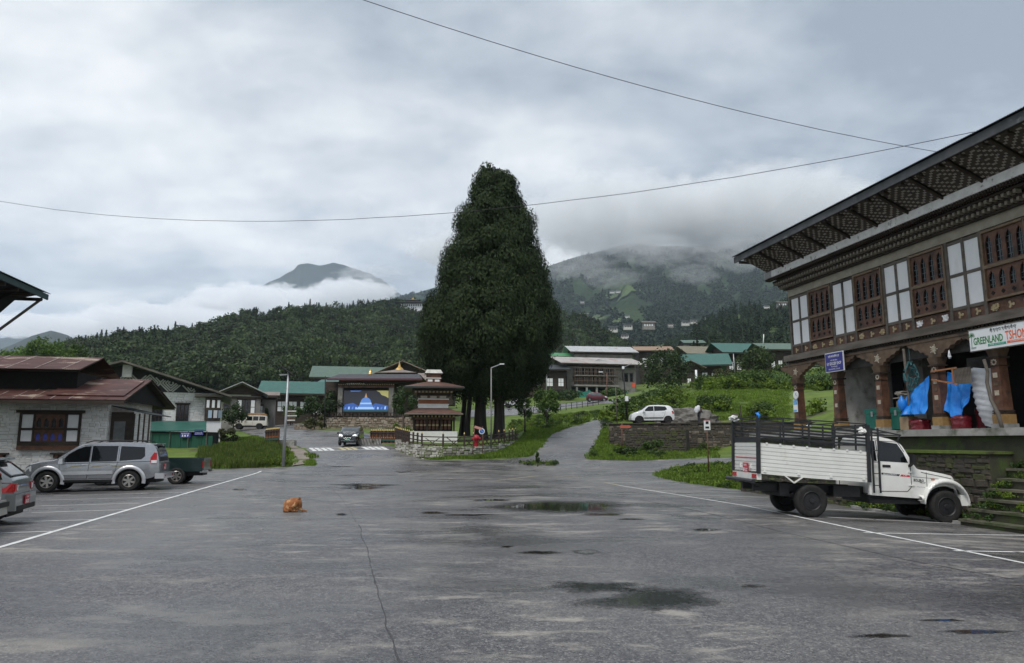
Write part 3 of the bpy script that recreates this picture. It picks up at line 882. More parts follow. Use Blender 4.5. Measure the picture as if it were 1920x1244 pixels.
# ================================================================== shared building materials
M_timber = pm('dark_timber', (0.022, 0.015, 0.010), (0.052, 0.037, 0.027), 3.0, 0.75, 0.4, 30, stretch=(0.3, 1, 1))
M_gtimber = pm('weathered_timber', (0.085, 0.072, 0.060), (0.16, 0.14, 0.118), 4.0, 0.85, 0.4, 30, stretch=(0.25, 1, 1), c3=(0.045, 0.038, 0.032), c3scale=1.6)
M_redwood = pm('painted_red_brown', (0.085, 0.036, 0.022), (0.15, 0.072, 0.042), 5.0, 0.6, 0.2, 40, c3=(0.045, 0.028, 0.02), c3scale=2.2, c3lo=0.5, c3hi=0.66)
M_brownw = pm('painted_brown', (0.085, 0.052, 0.032), (0.145, 0.098, 0.062), 5.0, 0.65, 0.2, 40, c3=(0.04, 0.028, 0.02), c3scale=1.8)
M_gold = pm('ochre_ornament', (0.36, 0.26, 0.12), (0.46, 0.38, 0.24), 20.0, 0.6)
M_pale = pm('pale_ornament', (0.50, 0.46, 0.38), (0.36, 0.30, 0.22), 14.0, 0.7)
M_panel = pm('white_panel', (0.82, 0.82, 0.82), (0.75, 0.755, 0.76), 1.5, 0.6, c3=(0.60, 0.585, 0.555), c3scale=1.1, c3lo=0.58, c3hi=0.78, stretch=(1.5, 1.5, 0.5))
M_lime = pm('stained_limewash', (0.62, 0.61, 0.58), (0.42, 0.41, 0.38), 2.0, 0.85, 0.3, 14, c3=(0.16, 0.14, 0.11), c3scale=1.1, c3lo=0.58, c3hi=0.72)
M_conc = pm('concrete', (0.22, 0.215, 0.205), (0.33, 0.32, 0.30), 2.5, 0.85, 0.3, 20, c3=(0.08, 0.085, 0.06), c3scale=1.2, c3lo=0.55, c3hi=0.68)
M_wetc = pm('mossy_concrete', (0.035, 0.034, 0.026), (0.055, 0.058, 0.030), 2.0, 0.8, 0.5, 14, c3=(0.055, 0.085, 0.02), c3scale=1.4, c3lo=0.52, c3hi=0.66)
M_moss = pm('moss', (0.07, 0.11, 0.018), (0.11, 0.14, 0.03), 6.0, 0.95, 0.9, 40, c3=(0.05, 0.05, 0.025), c3scale=3.0)
M_glass = pm('dark_window', (0.012, 0.014, 0.017), None, rough=0.12, spec=0.6)
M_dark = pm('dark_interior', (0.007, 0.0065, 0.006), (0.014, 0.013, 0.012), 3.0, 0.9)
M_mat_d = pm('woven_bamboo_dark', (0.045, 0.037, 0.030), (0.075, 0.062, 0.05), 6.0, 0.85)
M_mat_l = pm('woven_bamboo_pale', (0.26, 0.235, 0.21), (0.38, 0.345, 0.31), 6.0, 0.8)
M_tin_dark = pm('dark_roof_sheet', (0.026, 0.029, 0.032), (0.045, 0.048, 0.052), 1.5, 0.55, metal=0.0, c3=(0.025, 0.05, 0.047), c3scale=0.8)
def mesh_of(mb, mats, smooth=False): return mb.mesh('part', mats, smooth)
def arch_poly(w, a, k=1.0):
 """half outline of a cusped arch, from the springing to the point"""
 return [(-w / 2, 0), (-w * 0.49, a * 0.28), (-w * 0.36, a * 0.40), (-w * 0.36, a * 0.56), (-w * 0.25, a * 0.72), (-w * 0.12, a * 0.80), (0, a)]
def light_board(mb, cx, z0, z1, pitch, w, sill, spring, a, y0, y1):
 """board of one window light with an arch-headed opening"""
 L = arch_poly(w, a)
 for s in (-1, 1):
  poly = [(cx + s * -pitch / 2, z0 + sill), (cx + s * -w / 2, z0 + sill)]
  poly += [(cx + s * p[0], spring + p[1]) for p in L]
  poly += [(cx, z1), (cx + s * -pitch / 2, z1)]
  if s < 0: poly = poly[::-1]
  mb.prism(poly, y0, y1)
 if sill > 0: mb.box(cx - pitch / 2, cx + pitch / 2, y0, y1, z0, z0 + sill)
# ================================================================== shop house on the right
SH_R = LOT - math.pi / 2
shop = empty('shop_house', lot(17.6, 27.2), SH_R, 'two-storey timbered shop house with carved windows and wide dark eaves', 'house')
SX = 15.5                                   # length built (the photograph cuts it at about 11 m)
def sp(mb, name, mats, smooth=False, parent=None): return mb.build(name, mats, parent or shop, smooth)
# body behind the facade
b = MB(); b.box(0.05, SX, 0.12, 9.0, 5.46, 8.34); b.box(2.3, SX, 2.6, 9.0, 2.2, 5.46)
sp(b, 'wall', M_lime)
b = MB(); b.box(-0.05, SX, -0.45, 9.0, 5.20, 5.45); sp(b, 'floor_slab', M_gtimber)
b = MB(); b.box(-1.2, SX + 0.4, -1.6, 9.0, 2.0, 2.2); sp(b, 'verandah_floor', M_conc)
b = MB(); b.box(-1.1, SX + 0.3, -1.40, 9.0, -0.3, 1.995); sp(b, 'plinth', M_wetc)
# stepped beam under the upper floor
b = MB()
for k, (y, z0, z1) in enumerate(((-0.18, 5.34, 5.49), (-0.30, 5.22, 5.335), (-0.22, 5.08, 5.215))):
 b.box(-0.1 - 0.03 * k, SX, y, 0.1, z0, z1)
sp(b, 'storey_beam', M_gtimber)
dm = MB().box(-0.03, 0.03, -0.05, 0.0, 0.0, 0.07).mesh('dentil', M_timber)
for k in range(92):
 link('dentil', dm, shop, (0.0 + k * 0.13, -0.305, 5.14))
# painted frieze panels below the windows
for k, x in enumerate([0.0, 0.62, 1.33, 2.9, 3.55, 4.17, 5.78, 6.4, 7.02, 8.62, 9.25, 9.9, 11.5, 12.1, 12.75, 14.3]):
 xs = [0.0, 0.62, 1.33, 2.9, 3.55, 4.17, 5.78, 6.4, 7.02, 8.62, 9.25, 9.9, 11.5, 12.1, 12.75, 14.3, SX]
 x1 = xs[k + 1]
 fp = MB().box(x + 0.05, x1 - 0.05, -0.02, 0.1, 5.51, 5.86).build('frieze_panel', M_redwood, shop)
 n_orn = 3 if x1 - x > 1 else 1
 for j in range(n_orn):
  cx = x + (x1 - x) * (j + 0.5) / n_orn
  o = MB()
  for i in range(6):
   a = i * math.pi / 3
   o.mi = i % 2
   o.cyl((cx + 0.075 * math.cos(a), -0.022, 5.685 + 0.075 * math.sin(a)), (cx + 0.075 * math.cos(a), -0.034, 5.685 + 0.075 * math.sin(a)), 0.042, n=7)
  o.mi = 0; o.cyl((cx, -0.022, 5.685), (cx, -0.04, 5.685), 0.045, n=8)
  if n_orn == 3 and j != 1:
   for q in range(7): o.cyl((cx + rnd.uniform(-.13, .13), -0.024, 5.685 + rnd.uniform(-.11, .11)), (cx + rnd.uniform(-.13, .13), -0.036, 5.685 + rnd.uniform(-.11, .11)), 0.03, n=6)
   o.build('ornament', [M_panel if k == 8 else M_gold, M_pale], fp)
  else:
   o.build('ornament', [M_gold, M_brownw], fp)
# upright and level timbers between the panels
PAN = [(0.08, 1.33), (2.90, 4.17), (5.78, 7.02), (8.62, 9.90), (11.5, 12.75), (14.3, SX)]
for x in (0.0, 1.33, 2.90, 4.17, 5.78, 7.02, 8.62, 9.90, 11.5, 12.75, 14.3):
 MB().box(x - 0.055, x + 0.055, -0.06, 0.12, 5.495, 8.05).build('upright', M_gtimber, shop)
for x0, x1 in PAN:
 xm = (x0 + x1) / 2
 MB().box(xm - 0.05, xm + 0.05, -0.055, 0.12, 5.495, 8.03).build('upright', M_gtimber, shop)
 for z in (5.89, 6.93, 7.96): MB().box(x0, x1, -0.045, 0.12, z - 0.05, z + 0.05).build('cross_timber', M_gtimber, shop)
b = MB(); b.box(-0.1, SX, -0.05, 0.12, 8.055, 8.36); sp(b, 'lintel_beam', pm('ochre_grey_paint', (0.27, 0.24, 0.185), (0.36, 0.325, 0.26), 3.0, 0.8))
for x0, x1 in PAN:
 xm = (x0 + x1) / 2
 for a, c in ((x0 + 0.05, xm - 0.05), (xm + 0.05, x1 - 0.055)):
  for z0, z1 in ((5.94, 6.88), (6.98, 7.91)):
   MB().box(a, c, -0.025, 0.1, z0, z1).build('white_panel', M_panel, shop)
pane_u = MB().box(-0.15, 0.15, 0.0, 0.02, 0, 0.98).mesh('pane', M_glass)
pane_l = MB().box(-0.15, 0.15, 0.0, 0.02, 0, 0.62).mesh('pane', M_glass)
for x0, x1 in ((1.385, 2.845), (4.225, 5.725), (7.075, 8.565), (9.955, 11.445), (12.805, 14.245)):
 w = x1 - x0; pitch = (w - 0.12) / 4
 f = MB()
 f.box(x0, x0 + 0.06, -0.10, 0.1, 5.90, 8.0); f.box(x1 - 0.06, x1, -0.10, 0.1, 5.90, 8.0)
 f.box(x0 + 0.06, x1 - 0.06, -0.12, 0.1, 5.90, 5.96); f.box(x0 + 0.06, x1 - 0.06, -0.12, 0.1, 6.85, 6.95); f.box(x0 + 0.06, x1 - 0.06, -0.12, 0.1, 7.93, 8.0)
 win = f.build('window', pm('window_frame_paint', (0.14, 0.095, 0.058), (0.215, 0.155, 0.10), 6.0, 0.65, 0.2, 40, c3=(0.05, 0.035, 0.026), c3scale=3.0), shop)
 bd = MB(); gr = MB()
 for i in range(4):
  cx = x0 + 0.06 + pitch * (i + 0.5)
  light_board(bd, cx, 6.95, 7.93, pitch, pitch * 0.60, 0.05, 7.55, 0.31, -0.055, -0.02)
  light_board(bd, cx, 5.96, 6.85, pitch, pitch * 0.60, 0.30, 6.52, 0.27, -0.055, -0.02)
  bd.mi = 1
  bd.cbox((cx, -0.06, 6.11), (0.10, 0.012, 0.10), Matrix.Rotation(R(45), 3, 'Y'))
  bd.mi = 0
  link('pane', pane_u, win, (cx, 0.0, 6.95)); link('pane', pane_l, win, (cx, 0.0, 6.23))
  for z in (7.12, 7.3, 7.48, 7.64, 6.36, 6.5): gr.box(cx - pitch * 0.3, cx + pitch * 0.3, -0.015, -0.005, z, z + 0.014)
  gr.box(cx - 0.007, cx + 0.007, -0.016, -0.006, 6.27, 7.8)
 bd.build('arched_board', [M_redwood, M_dark], win)
 gr.build('grille', pm('grille_iron', (0.10, 0.14, 0.14), rough=0.6), win)
# bracket cornice under the eaves
b = MB()
for k, (y, z0, z1) in enumerate(((-0.20, 8.36, 8.42), (-0.38, 8.53, 8.59), (-0.58, 8.71, 8.77))):
 b.box(-0.15 - 0.1 * k, SX, y, 0.12, z0, z1)
 b.box(-0.1 - 0.1 * k, SX, y + 0.17, 0.12, z1, z1 + 0.115)
sp(b, 'cornice', M_timber)
brm = MB().box(-0.045, 0.045, 0.0, 0.2, 0, 0.10).mesh('bracket', pm('bracket_paint', (0.17, 0.15, 0.12), (0.25, 0.22, 0.17), 5.0, 0.8))
for row, (y, z) in enumerate(((-0.37, 8.425), (-0.56, 8.597))):
 for k in range(64): link('bracket', brm, shop, (-0.2 - 0.1 * row + k * 0.19, y, z))
b = MB(); b.box(-0.55, SX, -0.85, -0.05, 8.90, 9.18); b.box(-0.55, 0.0, -0.85, 9, 8.90, 9.18); sp(b, 'white_fascia', pm('worn_white_fascia', (0.80, 0.79, 0.77), (0.62, 0.61, 0.59), 3.0, 0.85, 0.3, 14, c3=(0.25, 0.23, 0.21), c3scale=5.0, c3lo=0.60, c3hi=0.70))
dm2 = MB().box(-0.02, 0.02, -0.02, 0.02, -0.06, 0.0).mesh('dentil', M_timber)
b = MB()
for k in range(150): b.box(-0.5 + k * 0.1 - 0.02, -0.5 + k * 0.1 + 0.025, -0.82, -0.60, 8.80, 8.895)
sp(b, 'dentil_row', M_timber)['kind'] = 'stuff'
# woven mats leaning out under the roof, with struts between them
EZ, EY = 9.72, -1.92
def soffit(t, out=0.0):      # t 0 at the fascia, 1 at the eave
 return Vector((0, -0.80 + (EY + 0.80) * t - 0.04 * out, 9.19 + (EZ - 9.19) * t ** 0.9 - out * 0.05))
nmat_ = 11
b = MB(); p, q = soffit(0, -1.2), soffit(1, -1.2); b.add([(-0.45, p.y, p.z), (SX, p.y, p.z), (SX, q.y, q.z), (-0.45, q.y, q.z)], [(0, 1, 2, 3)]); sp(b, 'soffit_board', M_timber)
for k in range(nmat_):
 xa, xb = -0.4 + k * 1.43, -0.4 + (k + 1) * 1.43 - 0.12
 base = MB();
 for i in range(6):
  p, q = soffit(i / 6), soffit((i + 1) / 6)
  base.add([(xa, p.y, p.z), (xb, p.y, p.z), (xb, q.y, q.z), (xa, q.y, q.z)], [(0, 1, 2, 3)])
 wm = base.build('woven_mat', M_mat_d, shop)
 st = MB()
 nx_, nt_ = 26, 15
 for i in range(nx_):
  for j in range(nt_):
   # stepped diamond figure as in the basket work
   a = abs(i - nx_ / 2 + 0.5); c = abs(j - nt_ / 2 + 0.5)
   if int((a * 0.5 + c + (i % 2) * 0.5)) % 3 != 0: continue
   x0_, x1_ = xa + (xb - xa) * i / nx_, xa + (xb - xa) * (i + 0.86) / nx_
   p, q = soffit((j + 0.08) / nt_, 0.18), soffit((j + 0.92) / nt_, 0.18)
   st.add([(x0_, p.y, p.z), (x1_, p.y, p.z), (x1_, q.y, q.z), (x0_, q.y, q.z)], [(0, 1, 2, 3)])
 st.build('pale_strips', M_mat_l, wm)['kind'] = 'stuff'
 pts = [soffit(i / 5, 0.9 + 0.5 * math.sin(i / 5 * 3.1)) + Vector((xb + 0.06, 0, 0)) for i in range(6)]
 MB().tube(pts, 0.045, 6).build('strut', M_timber, shop)
# roof: corrugated sheets, fascia board and dark underside
RX0, RX1, RY1, PIT = -0.95, SX + 0.6, 4.5, math.tan(R(16))
nco = int((RX1 - RX0) / 0.038)
V, F = [], []
for i in range(nco + 1):
 x = RX0 + (RX1 - RX0) * i / nco
 dz = 0.016 * (1 if i % 2 else -1)
 for y in (-2.15, 1.0, RY1): V.append((x, y, 9.98 + (y + 2.15) * PIT + dz))
 for y in (RY1 + 0.01, 11.2): V.append((x, y, 9.98 + (RY1 + 2.15) * PIT - (y - RY1) * PIT + dz))
for i in range(nco):
 for j in (0, 1, 3):
  a = i * 5 + j; F.append((a, a + 5, a + 6, a + 1))
link('roof', raw_mesh('roof', V, F, M_tin_dark), shop)
b = MB(); b.slab((RX0 + .05, -2.02, 9.93), (RX1, -2.02, 9.93), (RX1, RY1, 9.93 + (RY1 + 2.02) * PIT), (RX0 + .05, RY1, 9.93 + (RY1 + 2.02) * PIT), 0.05)
b.slab((RX0 + .05, RY1, 9.93 + (RY1 + 2.02) * PIT), (RX1, RY1, 9.93 + (RY1 + 2.02) * PIT), (RX1, 11, 9.93), (RX0 + .05, 11, 9.93), 0.05)
sp(b, 'roof_boards', M_timber)
b = MB(); b.box(RX0 + .02, RX1, -2.06, -2.0, 9.70, 9.955); sp(b, 'eave_board', pm('eave_board', (0.05, 0.055, 0.06), (0.10, 0.10, 0.105), 2.0, 0.7, c3=(0.19, 0.20, 0.20), c3scale=1.6, c3lo=0.62, c3hi=0.72))
b = MB()
for x in np.arange(-0.6, SX, 0.75): b.box(x - 0.06, x + 0.06, -1.97, -0.1, 9.62, 9.72)
sp(b, 'rafter_ends', M_timber)['kind'] = 'stuff'
b = MB(); b.prism([(-0.9, 9.2), (4.5, 10.9), (9.5, 9.2)], -0.25, 0.0, 'x'); sp(b, 'gable_infill', M_mat_d)
# verandah: columns with painted bands and carved brackets
def column(x, y=-0.25):
 c = MB()
 w = 0.17
 c.frustum(x - w, x + w, y - w, y + w, 2.52, x - w * 0.8, x + w * 0.8, y - w * 0.8, y + w * 0.8, 4.20)
 col_ = c.build('column', M_redwood, shop)
 MB().box(x - 0.23, x + 0.23, y - 0.23, y + 0.23, 2.2, 2.34).build('column_base', M_conc, col_)
 MB().box(x - 0.20, x + 0.20, y - 0.20, y + 0.20, 2.34, 2.60).build('plain_block', pm('ochre_wood', (0.24, 0.14, 0.05), (0.32, 0.2, 0.08), 5.0, 0.7), col_)
 for z, h, ww in ((2.62, 0.03, 0.19), (2.68, 0.03, 0.19), (3.95, 0.03, 0.165), (4.18, 0.05, 0.20)):
  MB().box(x - ww, x + ww, y - ww, y + ww, z, z + h).build('band', M_timber, col_)
 MB().frustum(x - 0.15, x + 0.15, y - 0.15, y + 0.15, 4.23, x - 0.21, x + 0.21, y - 0.2, y + 0.2, 4.46).build('capital', M_brownw, col_)
 o = MB()
 for i, z in enumerate((2.95, 3.2, 3.45, 3.7)):
  o.mi = i % 2
  o.cbox((x, y - 0.158, z), (0.14, 0.014, 0.14 if i % 2 else 0.09))
  o.cbox((x - 0.158, y, z), (0.014, 0.14, 0.14 if i % 2 else 0.09))
 for i in range(8):
  a = i * math.pi / 4
  o.mi = 1; o.cyl((x + 0.07 * math.cos(a), y - 0.15, 4.07 + 0.07 * math.sin(a)), (x + 0.07 * math.cos(a), y - 0.162, 4.07 + 0.07 * math.sin(a)), 0.026, n=6)
 o.build('painted_motif', [M_brownw, M_pale], col_)['kind'] = 'stuff'
 # bow-shaped bracket with a cusped lower edge
 br = MB()
 def edge(s):
  return [(0.0, 4.46), (s * 0.24, 4.46), (s * 0.26, 4.56), (s * 0.38, 4.58), (s * 0.44, 4.68), (s * 0.58, 4.68), (s * 0.66, 4.77), (s * 0.82, 4.78), (s * 0.92, 4.87), (s * 1.06, 4.88), (s * 1.14, 4.99)]
 L, Rr = edge(-1), edge(1)
 poly = [(x + p[0], p[1]) for p in L[::-1]] + [(x + p[0], p[1]) for p in Rr[1:]]
 br.prism(poly, y - 0.09, y + 0.09)
 bk = br.build('bracket_beam', M_brownw, col_)
 o = MB()
 for i in range(10):
  a = i * math.pi / 5; rr = 0.11 if i % 2 else 0.16
  o.mi = 0; o.bar((x, y - 0.1, 4.72), (x + rr * math.cos(a), y - 0.1, 4.72 + rr * math.sin(a)), 0.022, 0.03)
 o.build('rosette', [M_pale], bk)
for x in (0.6, 3.2, 5.54, 8.1, 10.3, 12.7, 15.0): column(x)
b = MB(); b.box(-0.2, SX, -0.36, -0.1, 4.995, 5.075); sp(b, 'carrier_beam', M_brownw)
# ground floor behind the verandah: plastered pier, doors, dark shop fronts
b = MB(); b.box(2.78, 3.02, -0.12, 2.6, 2.2, 5.0); sp(b, 'plaster_pier', M_lime)
b = MB(); b.box(4.55, 5.35, 1.6, 2.58, 2.2, 5.0); sp(b, 'plaster_pier', M_conc)
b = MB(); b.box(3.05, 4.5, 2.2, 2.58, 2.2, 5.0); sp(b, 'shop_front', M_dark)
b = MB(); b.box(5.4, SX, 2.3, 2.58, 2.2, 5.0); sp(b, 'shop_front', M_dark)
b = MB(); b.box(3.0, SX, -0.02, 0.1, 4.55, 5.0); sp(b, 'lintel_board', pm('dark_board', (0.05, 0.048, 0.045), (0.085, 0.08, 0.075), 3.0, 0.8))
dr = MB().box(3.75, 4.5, 2.14, 2.2, 2.2, 4.3).build('door', M_redwood, shop)
b = MB(); b.mi = 0
for z0, z1 in ((2.3, 2.9), (3.0, 3.55), (3.65, 4.2)): b.box(3.83, 4.42, 2.10, 2.14, z0, z1)
b.build('door_panel', M_brownw, dr)
MB().cyl((4.38, 2.1, 3.2), (4.38, 2.05, 3.2), 0.04).build('door_knob', M_gold, dr)
b = MB(); b.box(3.1, 3.7, 2.15, 2.2, 2.2, 4.4); sp(b, 'side_light', M_glass)
# ---- shop signs
M_blue = pm('sign_blue', (0.035, 0.035, 0.20), (0.05, 0.05, 0.26), 3.0, 0.5)
M_signw = pm('sign_white', (0.78, 0.79, 0.80), (0.70, 0.72, 0.73), 2.0, 0.45)
M_letw = pm('white_lettering', (0.82, 0.82, 0.82), rough=0.5)
def script_marks(parent, M, w, h, n, mat_, seed):
 """a line of Dzongkha-like script: a head stroke with hanging stems and curls over it"""
 q = random.Random(seed); mb = MB()
 def P3(x, y): return M @ Vector((x, y, 0.004))
 def stroke(x0, y0, x1, y1, t):
  d = Vector((x1 - x0, y1 - y0)); L = d.length or 1e-5; nx_, ny_ = -d.y / L * t, d.x / L * t
  mb.add([P3(x0 - nx_, y0 - ny_), P3(x1 - nx_, y1 - ny_), P3(x1 + nx_, y1 + ny_), P3(x0 + nx_, y0 + ny_)], [(0, 1, 2, 3)])
 for i in range(n):
  x = w * (i + 0.1) / n; cw = w / n * 0.72; t = h * 0.045
  stroke(x, h * 0.72, x + cw, h * 0.72, t * 1.3)
  stroke(x + cw * 0.85, h * 0.72, x + cw * 0.8, h * q.uniform(0.05, 0.3), t)
  k = q.randint(0, 3)
  if k != 0: stroke(x + cw * 0.15, h * 0.72, x + cw * 0.1, h * 0.45, t); stroke(x + cw * 0.1, h * 0.45, x + cw * 0.55, h * 0.36, t)
  if k != 1: stroke(x + cw * 0.5, h * 0.72, x + cw * 0.45, h * 0.4, t)
  if k > 1: stroke(x + cw * 0.2, h * 0.84, x + cw * 0.6, h * 0.95, t); stroke(x + cw * 0.6, h * 0.95, x + cw * 0.75, h * 0.82, t)
  if i % 3 == 2: stroke(x + w / n * 0.86, h * 0.72, x + w / n * 0.86, h * 0.62, t * 1.3)
 return mb.build('dzongkha_script', mat_, parent)
# blue grocery sign hung from the beam (tilted a little)
gs = empty('shop_sign', lot(17.6 - 0.52, 27.2 - 2.93, 5.17), SH_R, 'blue shop sign with white lettering hung at the corner of the shop house', 'sign')
MB().box(-0.03, 1.05, -0.02, 0.02, -0.71, 0.03).build('frame', M_signw, gs)
MB().box(0.0, 1.02, -0.032, -0.02, -0.68, 0.0).build('board', M_blue, gs)
FM = lambda x, z: frame_m((x, -0.036, z), (1, 0, 0), (0, 0, 1))
text_obj('K.P GROCERY SHOP', 0.84, 0.115, M_letw, gs, FM(0.09, -0.455), bold=0.012)
text_obj('Trashigang', 0.36, 0.06, M_letw, gs, FM(0.33, -0.545))
text_obj('PROPRIETOR  17 60 00', 0.66, 0.05, M_letw, gs, FM(0.18, -0.635))
script_marks(gs, FM(0.18, -0.19), 0.66, 0.13, 9, M_letw, 3)
script_marks(gs, FM(0.3, -0.32), 0.42, 0.08, 7, M_letw, 4)
# long white sign over the middle bays
ls = empty('shop_sign', lot(17.6 - 0.60, 27.2 - 9.80, 5.03), SH_R, 'long white shop sign with green and orange lettering above the tarpaulins', 'sign')
MB().box(0, 4.6, -0.05, 0.0, -0.60, 0.0).build('board', M_signw, ls)
MB().box(-0.02, 4.62, -0.062, 0.01, -0.625, -0.60).build('rail', M_gtimber, ls)
MB().box(-0.02, 4.62, -0.062, 0.01, 0.0, 0.025).build('rail', M_gtimber, ls)
FM = lambda x, z: frame_m((x, -0.056, z), (1, 0, 0), (0, 0, 1))
M_grn = pm('sign_green', (0.02, 0.20, 0.035), rough=0.5); M_org = pm('sign_orange', (0.75, 0.13, 0.04), rough=0.5); M_teal = pm('sign_teal', (0.05, 0.30, 0.20), rough=0.5)
text_obj('GREENLAND', 0.98, 0.21, M_grn, ls, FM(0.14, -0.44), bold=0.02)
text_obj('TSHONGKHANG', 1.5, 0.25, M_org, ls, FM(1.2, -0.43), bold=0.02)
MB().box(0.62, 1.2, -0.058, -0.05, -0.53, -0.465).build('green_strip', M_teal, ls)
MB().box(1.24, 2.2, -0.058, -0.05, -0.52, -0.455).build('orange_strip', M_org, ls)
text_obj('Mob: 17 11 11', 0.44, 0.04, M_letw, ls, frame_m((0.68, -0.0605, -0.515), (1, 0, 0), (0, 0, 1)))
text_obj('TSANGKHAR, MARKET', 0.8, 0.04, M_letw, ls, frame_m((1.32, -0.0605, -0.505), (1, 0, 0), (0, 0, 1)))
script_marks(ls, FM(0.72, -0.17), 0.85, 0.15, 9, pm('sign_black', (0.02, 0.02, 0.022), rough=0.5), 8)
script_marks(ls, FM(1.95, -0.17), 0.9, 0.16, 9, M_teal, 9)
script_marks(ls, FM(3.1, -0.36), 1.2, 0.2, 9, M_teal, 10)
o = MB()                                   # little palm drawn at the left end
for i in range(9):
 a = R(-20 + i * 28)
 p0 = (0.09, -0.057, -0.16); p1 = (0.09 + 0.11 * math.cos(a), -0.057, -0.16 + 0.10 * math.sin(a))
 o.bar(p0, p1, 0.016, 0.004)
o.bar((0.09, -0.057, -0.16), (0.07, -0.057, -0.5), 0.018, 0.004); o.bar((0.03, -0.057, -0.51), (0.22, -0.057, -0.50), 0.03, 0.004)
o.build('palm_drawing', M_grn, ls)
# posters on the two end columns
for x, z, lab in ((0.6, 3.05, 'small blue poster on the corner column of the shop house'), (3.0, 3.25, 'blue and white poster on the plastered pier near the shop door')):
 ps = empty('poster', lot(17.6 - 0.25 - 0.185 if x < 1 else 17.6 - 0.135, 27.2 - x, z), SH_R, lab, 'poster')
 MB().box(-0.15, 0.15, -0.012, -0.004, 0, 0.52).build('sheet', M_signw, ps)
 MB().box(-0.14, 0.14, -0.015, -0.012, 0.30, 0.50).build('blue_print', pm('poster_blue', (0.05, 0.25, 0.55), (0.3, 0.55, 0.75), 12.0, 0.6), ps)
 MB().box(-0.14, 0.10, -0.015, -0.012, 0.02, 0.10).build('blue_print', pm('poster_blue'  , (0.05, 0.25, 0.55)), ps)
ck = empty('wall_clock', lot(17.6 - 0.46, 27.2 - 0.72, 3.75), SH_R, 'round white dial hanging on the corner column', 'clock')
MB().cyl((0, 0, 0), (0, -0.03, 0), 0.17, n=18).build('dial', M_signw, ck)
b = MB(); b.bar((0, -0.035, 0), (0.05, -0.035, 0.09), 0.014, 0.006); b.bar((0, -0.035, 0), (0.11, -0.035, -0.03), 0.012, 0.006); b.build('hands', M_dark, ck)
# ---- goods on the verandah
def shopxyz(x, y, z): return lot(17.6 + y, 27.2 - x, z)
def cloth(name, x0, x1, top, bot, yfun, mat_, label, cat, nx_=48, nz_=40, fold=0.10, seed=1, loc=(0, 0, 0), thick=0.012):
 """a hanging or draped sheet: top and bottom heights vary along x, folds pushed in and out"""
 V, F = [], []
 for j in range(nz_ + 1):
  t = j / nz_
  for i in range(nx_ + 1):
   s = i / nx_
   x = x0 + (x1 - x0) * s
   z = bot(s) + (top(s) - bot(s)) * t
   y = yfun(s, t) + fold * 0.7 * noise.fractal(Vector((s * 3.2 + seed, t * 1.6, seed)), 0.8, 2.0, 3) + fold * 0.35 * math.sin(s * 16 + t * 4 + seed + 2.5 * noise.noise(Vector((s * 2, t * 3, seed)))) * (1.1 - t)
   V.append((x, y, z))
 for j in range(nz_):
  for i in range(nx_):
   a = j * (nx_ + 1) + i; F.append((a, a + 1, a + nx_ + 2, a + nx_ + 1))
 o = link(name, raw_mesh(name, V, F, mat_, True), None, lot(17.6, 27.2), SH_R)
 md = o.modifiers.new('thickness', 'SOLIDIFY'); md.thickness = thick
 return tag(o, label, cat)
M_tarp = pm('blue_tarpaulin', (0.012, 0.17, 0.60), (0.02, 0.24, 0.72), 4.0, 0.38, 0.6, 7.0)
M_sheet = pm('pale_grey_sheet', (0.58, 0.59, 0.61), (0.46, 0.47, 0.49), 3.0, 0.5, 0.8, 9.0)
M_redp = pm('red_plastic', (0.10, 0.008, 0.014), (0.16, 0.016, 0.022), 8.0, 0.22, 0.9, 14.0)
cloth('blue_tarpaulin', 6.62, 7.75, lambda s: 3.30 + 0.62 * s, lambda s: 2.72 - 0.02 * s, lambda s, t: -0.25 - 0.3 * (1 - t), M_tarp, 'bright blue tarpaulin thrown over goods left of the middle column', 'tarpaulin', seed=2)
cloth('blue_tarpaulin', 8.22, 9.22, lambda s: 4.0 - 0.30 * s, lambda s: 2.80 - 0.35 * math.sin(min(1, s * 1.35) * 2.2) ** 2 + (0.55 * max(0, s - 0.55) / 0.45), lambda s, t: -0.05 - 0.25 * (1 - t), M_tarp, 'bright blue tarpaulin hanging over red sacks right of the middle column', 'tarpaulin', seed=5)
# wrapped bundle under the pale sheet: round body, tied below
V, F = [], []
nr_, nz_ = 30, 30
for j in range(nz_ + 1):
 t = j / nz_
 z = 2.26 + t * 1.72
 w_ = 0.50 if t > 0.38 else 0.30 + 0.20 * math.sin(t / 0.38 * math.pi / 2)
 for i in range(nr_):
  a = 2 * math.pi * i / nr_
  k = 1 + 0.05 * math.sin(z * 34 + math.sin(a) * 3 + a) + 0.10 * noise.noise(Vector((math.cos(a) * 2, math.sin(a) * 2, z * 2.2)))
  V.append((9.60 + 0.12 * (1 - t) + w_ * k * math.cos(a), 0.02 + w_ * 0.6 * k * math.sin(a), z + 0.04 * math.sin(a * 2)))
for j in range(nz_):
 for i in range(nr_):
  F.append((j * nr_ + i, j * nr_ + (i + 1) % nr_, (j + 1) * nr_ + (i + 1) % nr_, (j + 1) * nr_ + i))
bn = link('wrapped_bundle', raw_mesh('wrapped_bundle', V, F, M_sheet, True), None, lot(17.6, 27.2), SH_R)
tag(bn, 'tall bundle wrapped in a creased pale grey sheet by the right column', 'bundle')
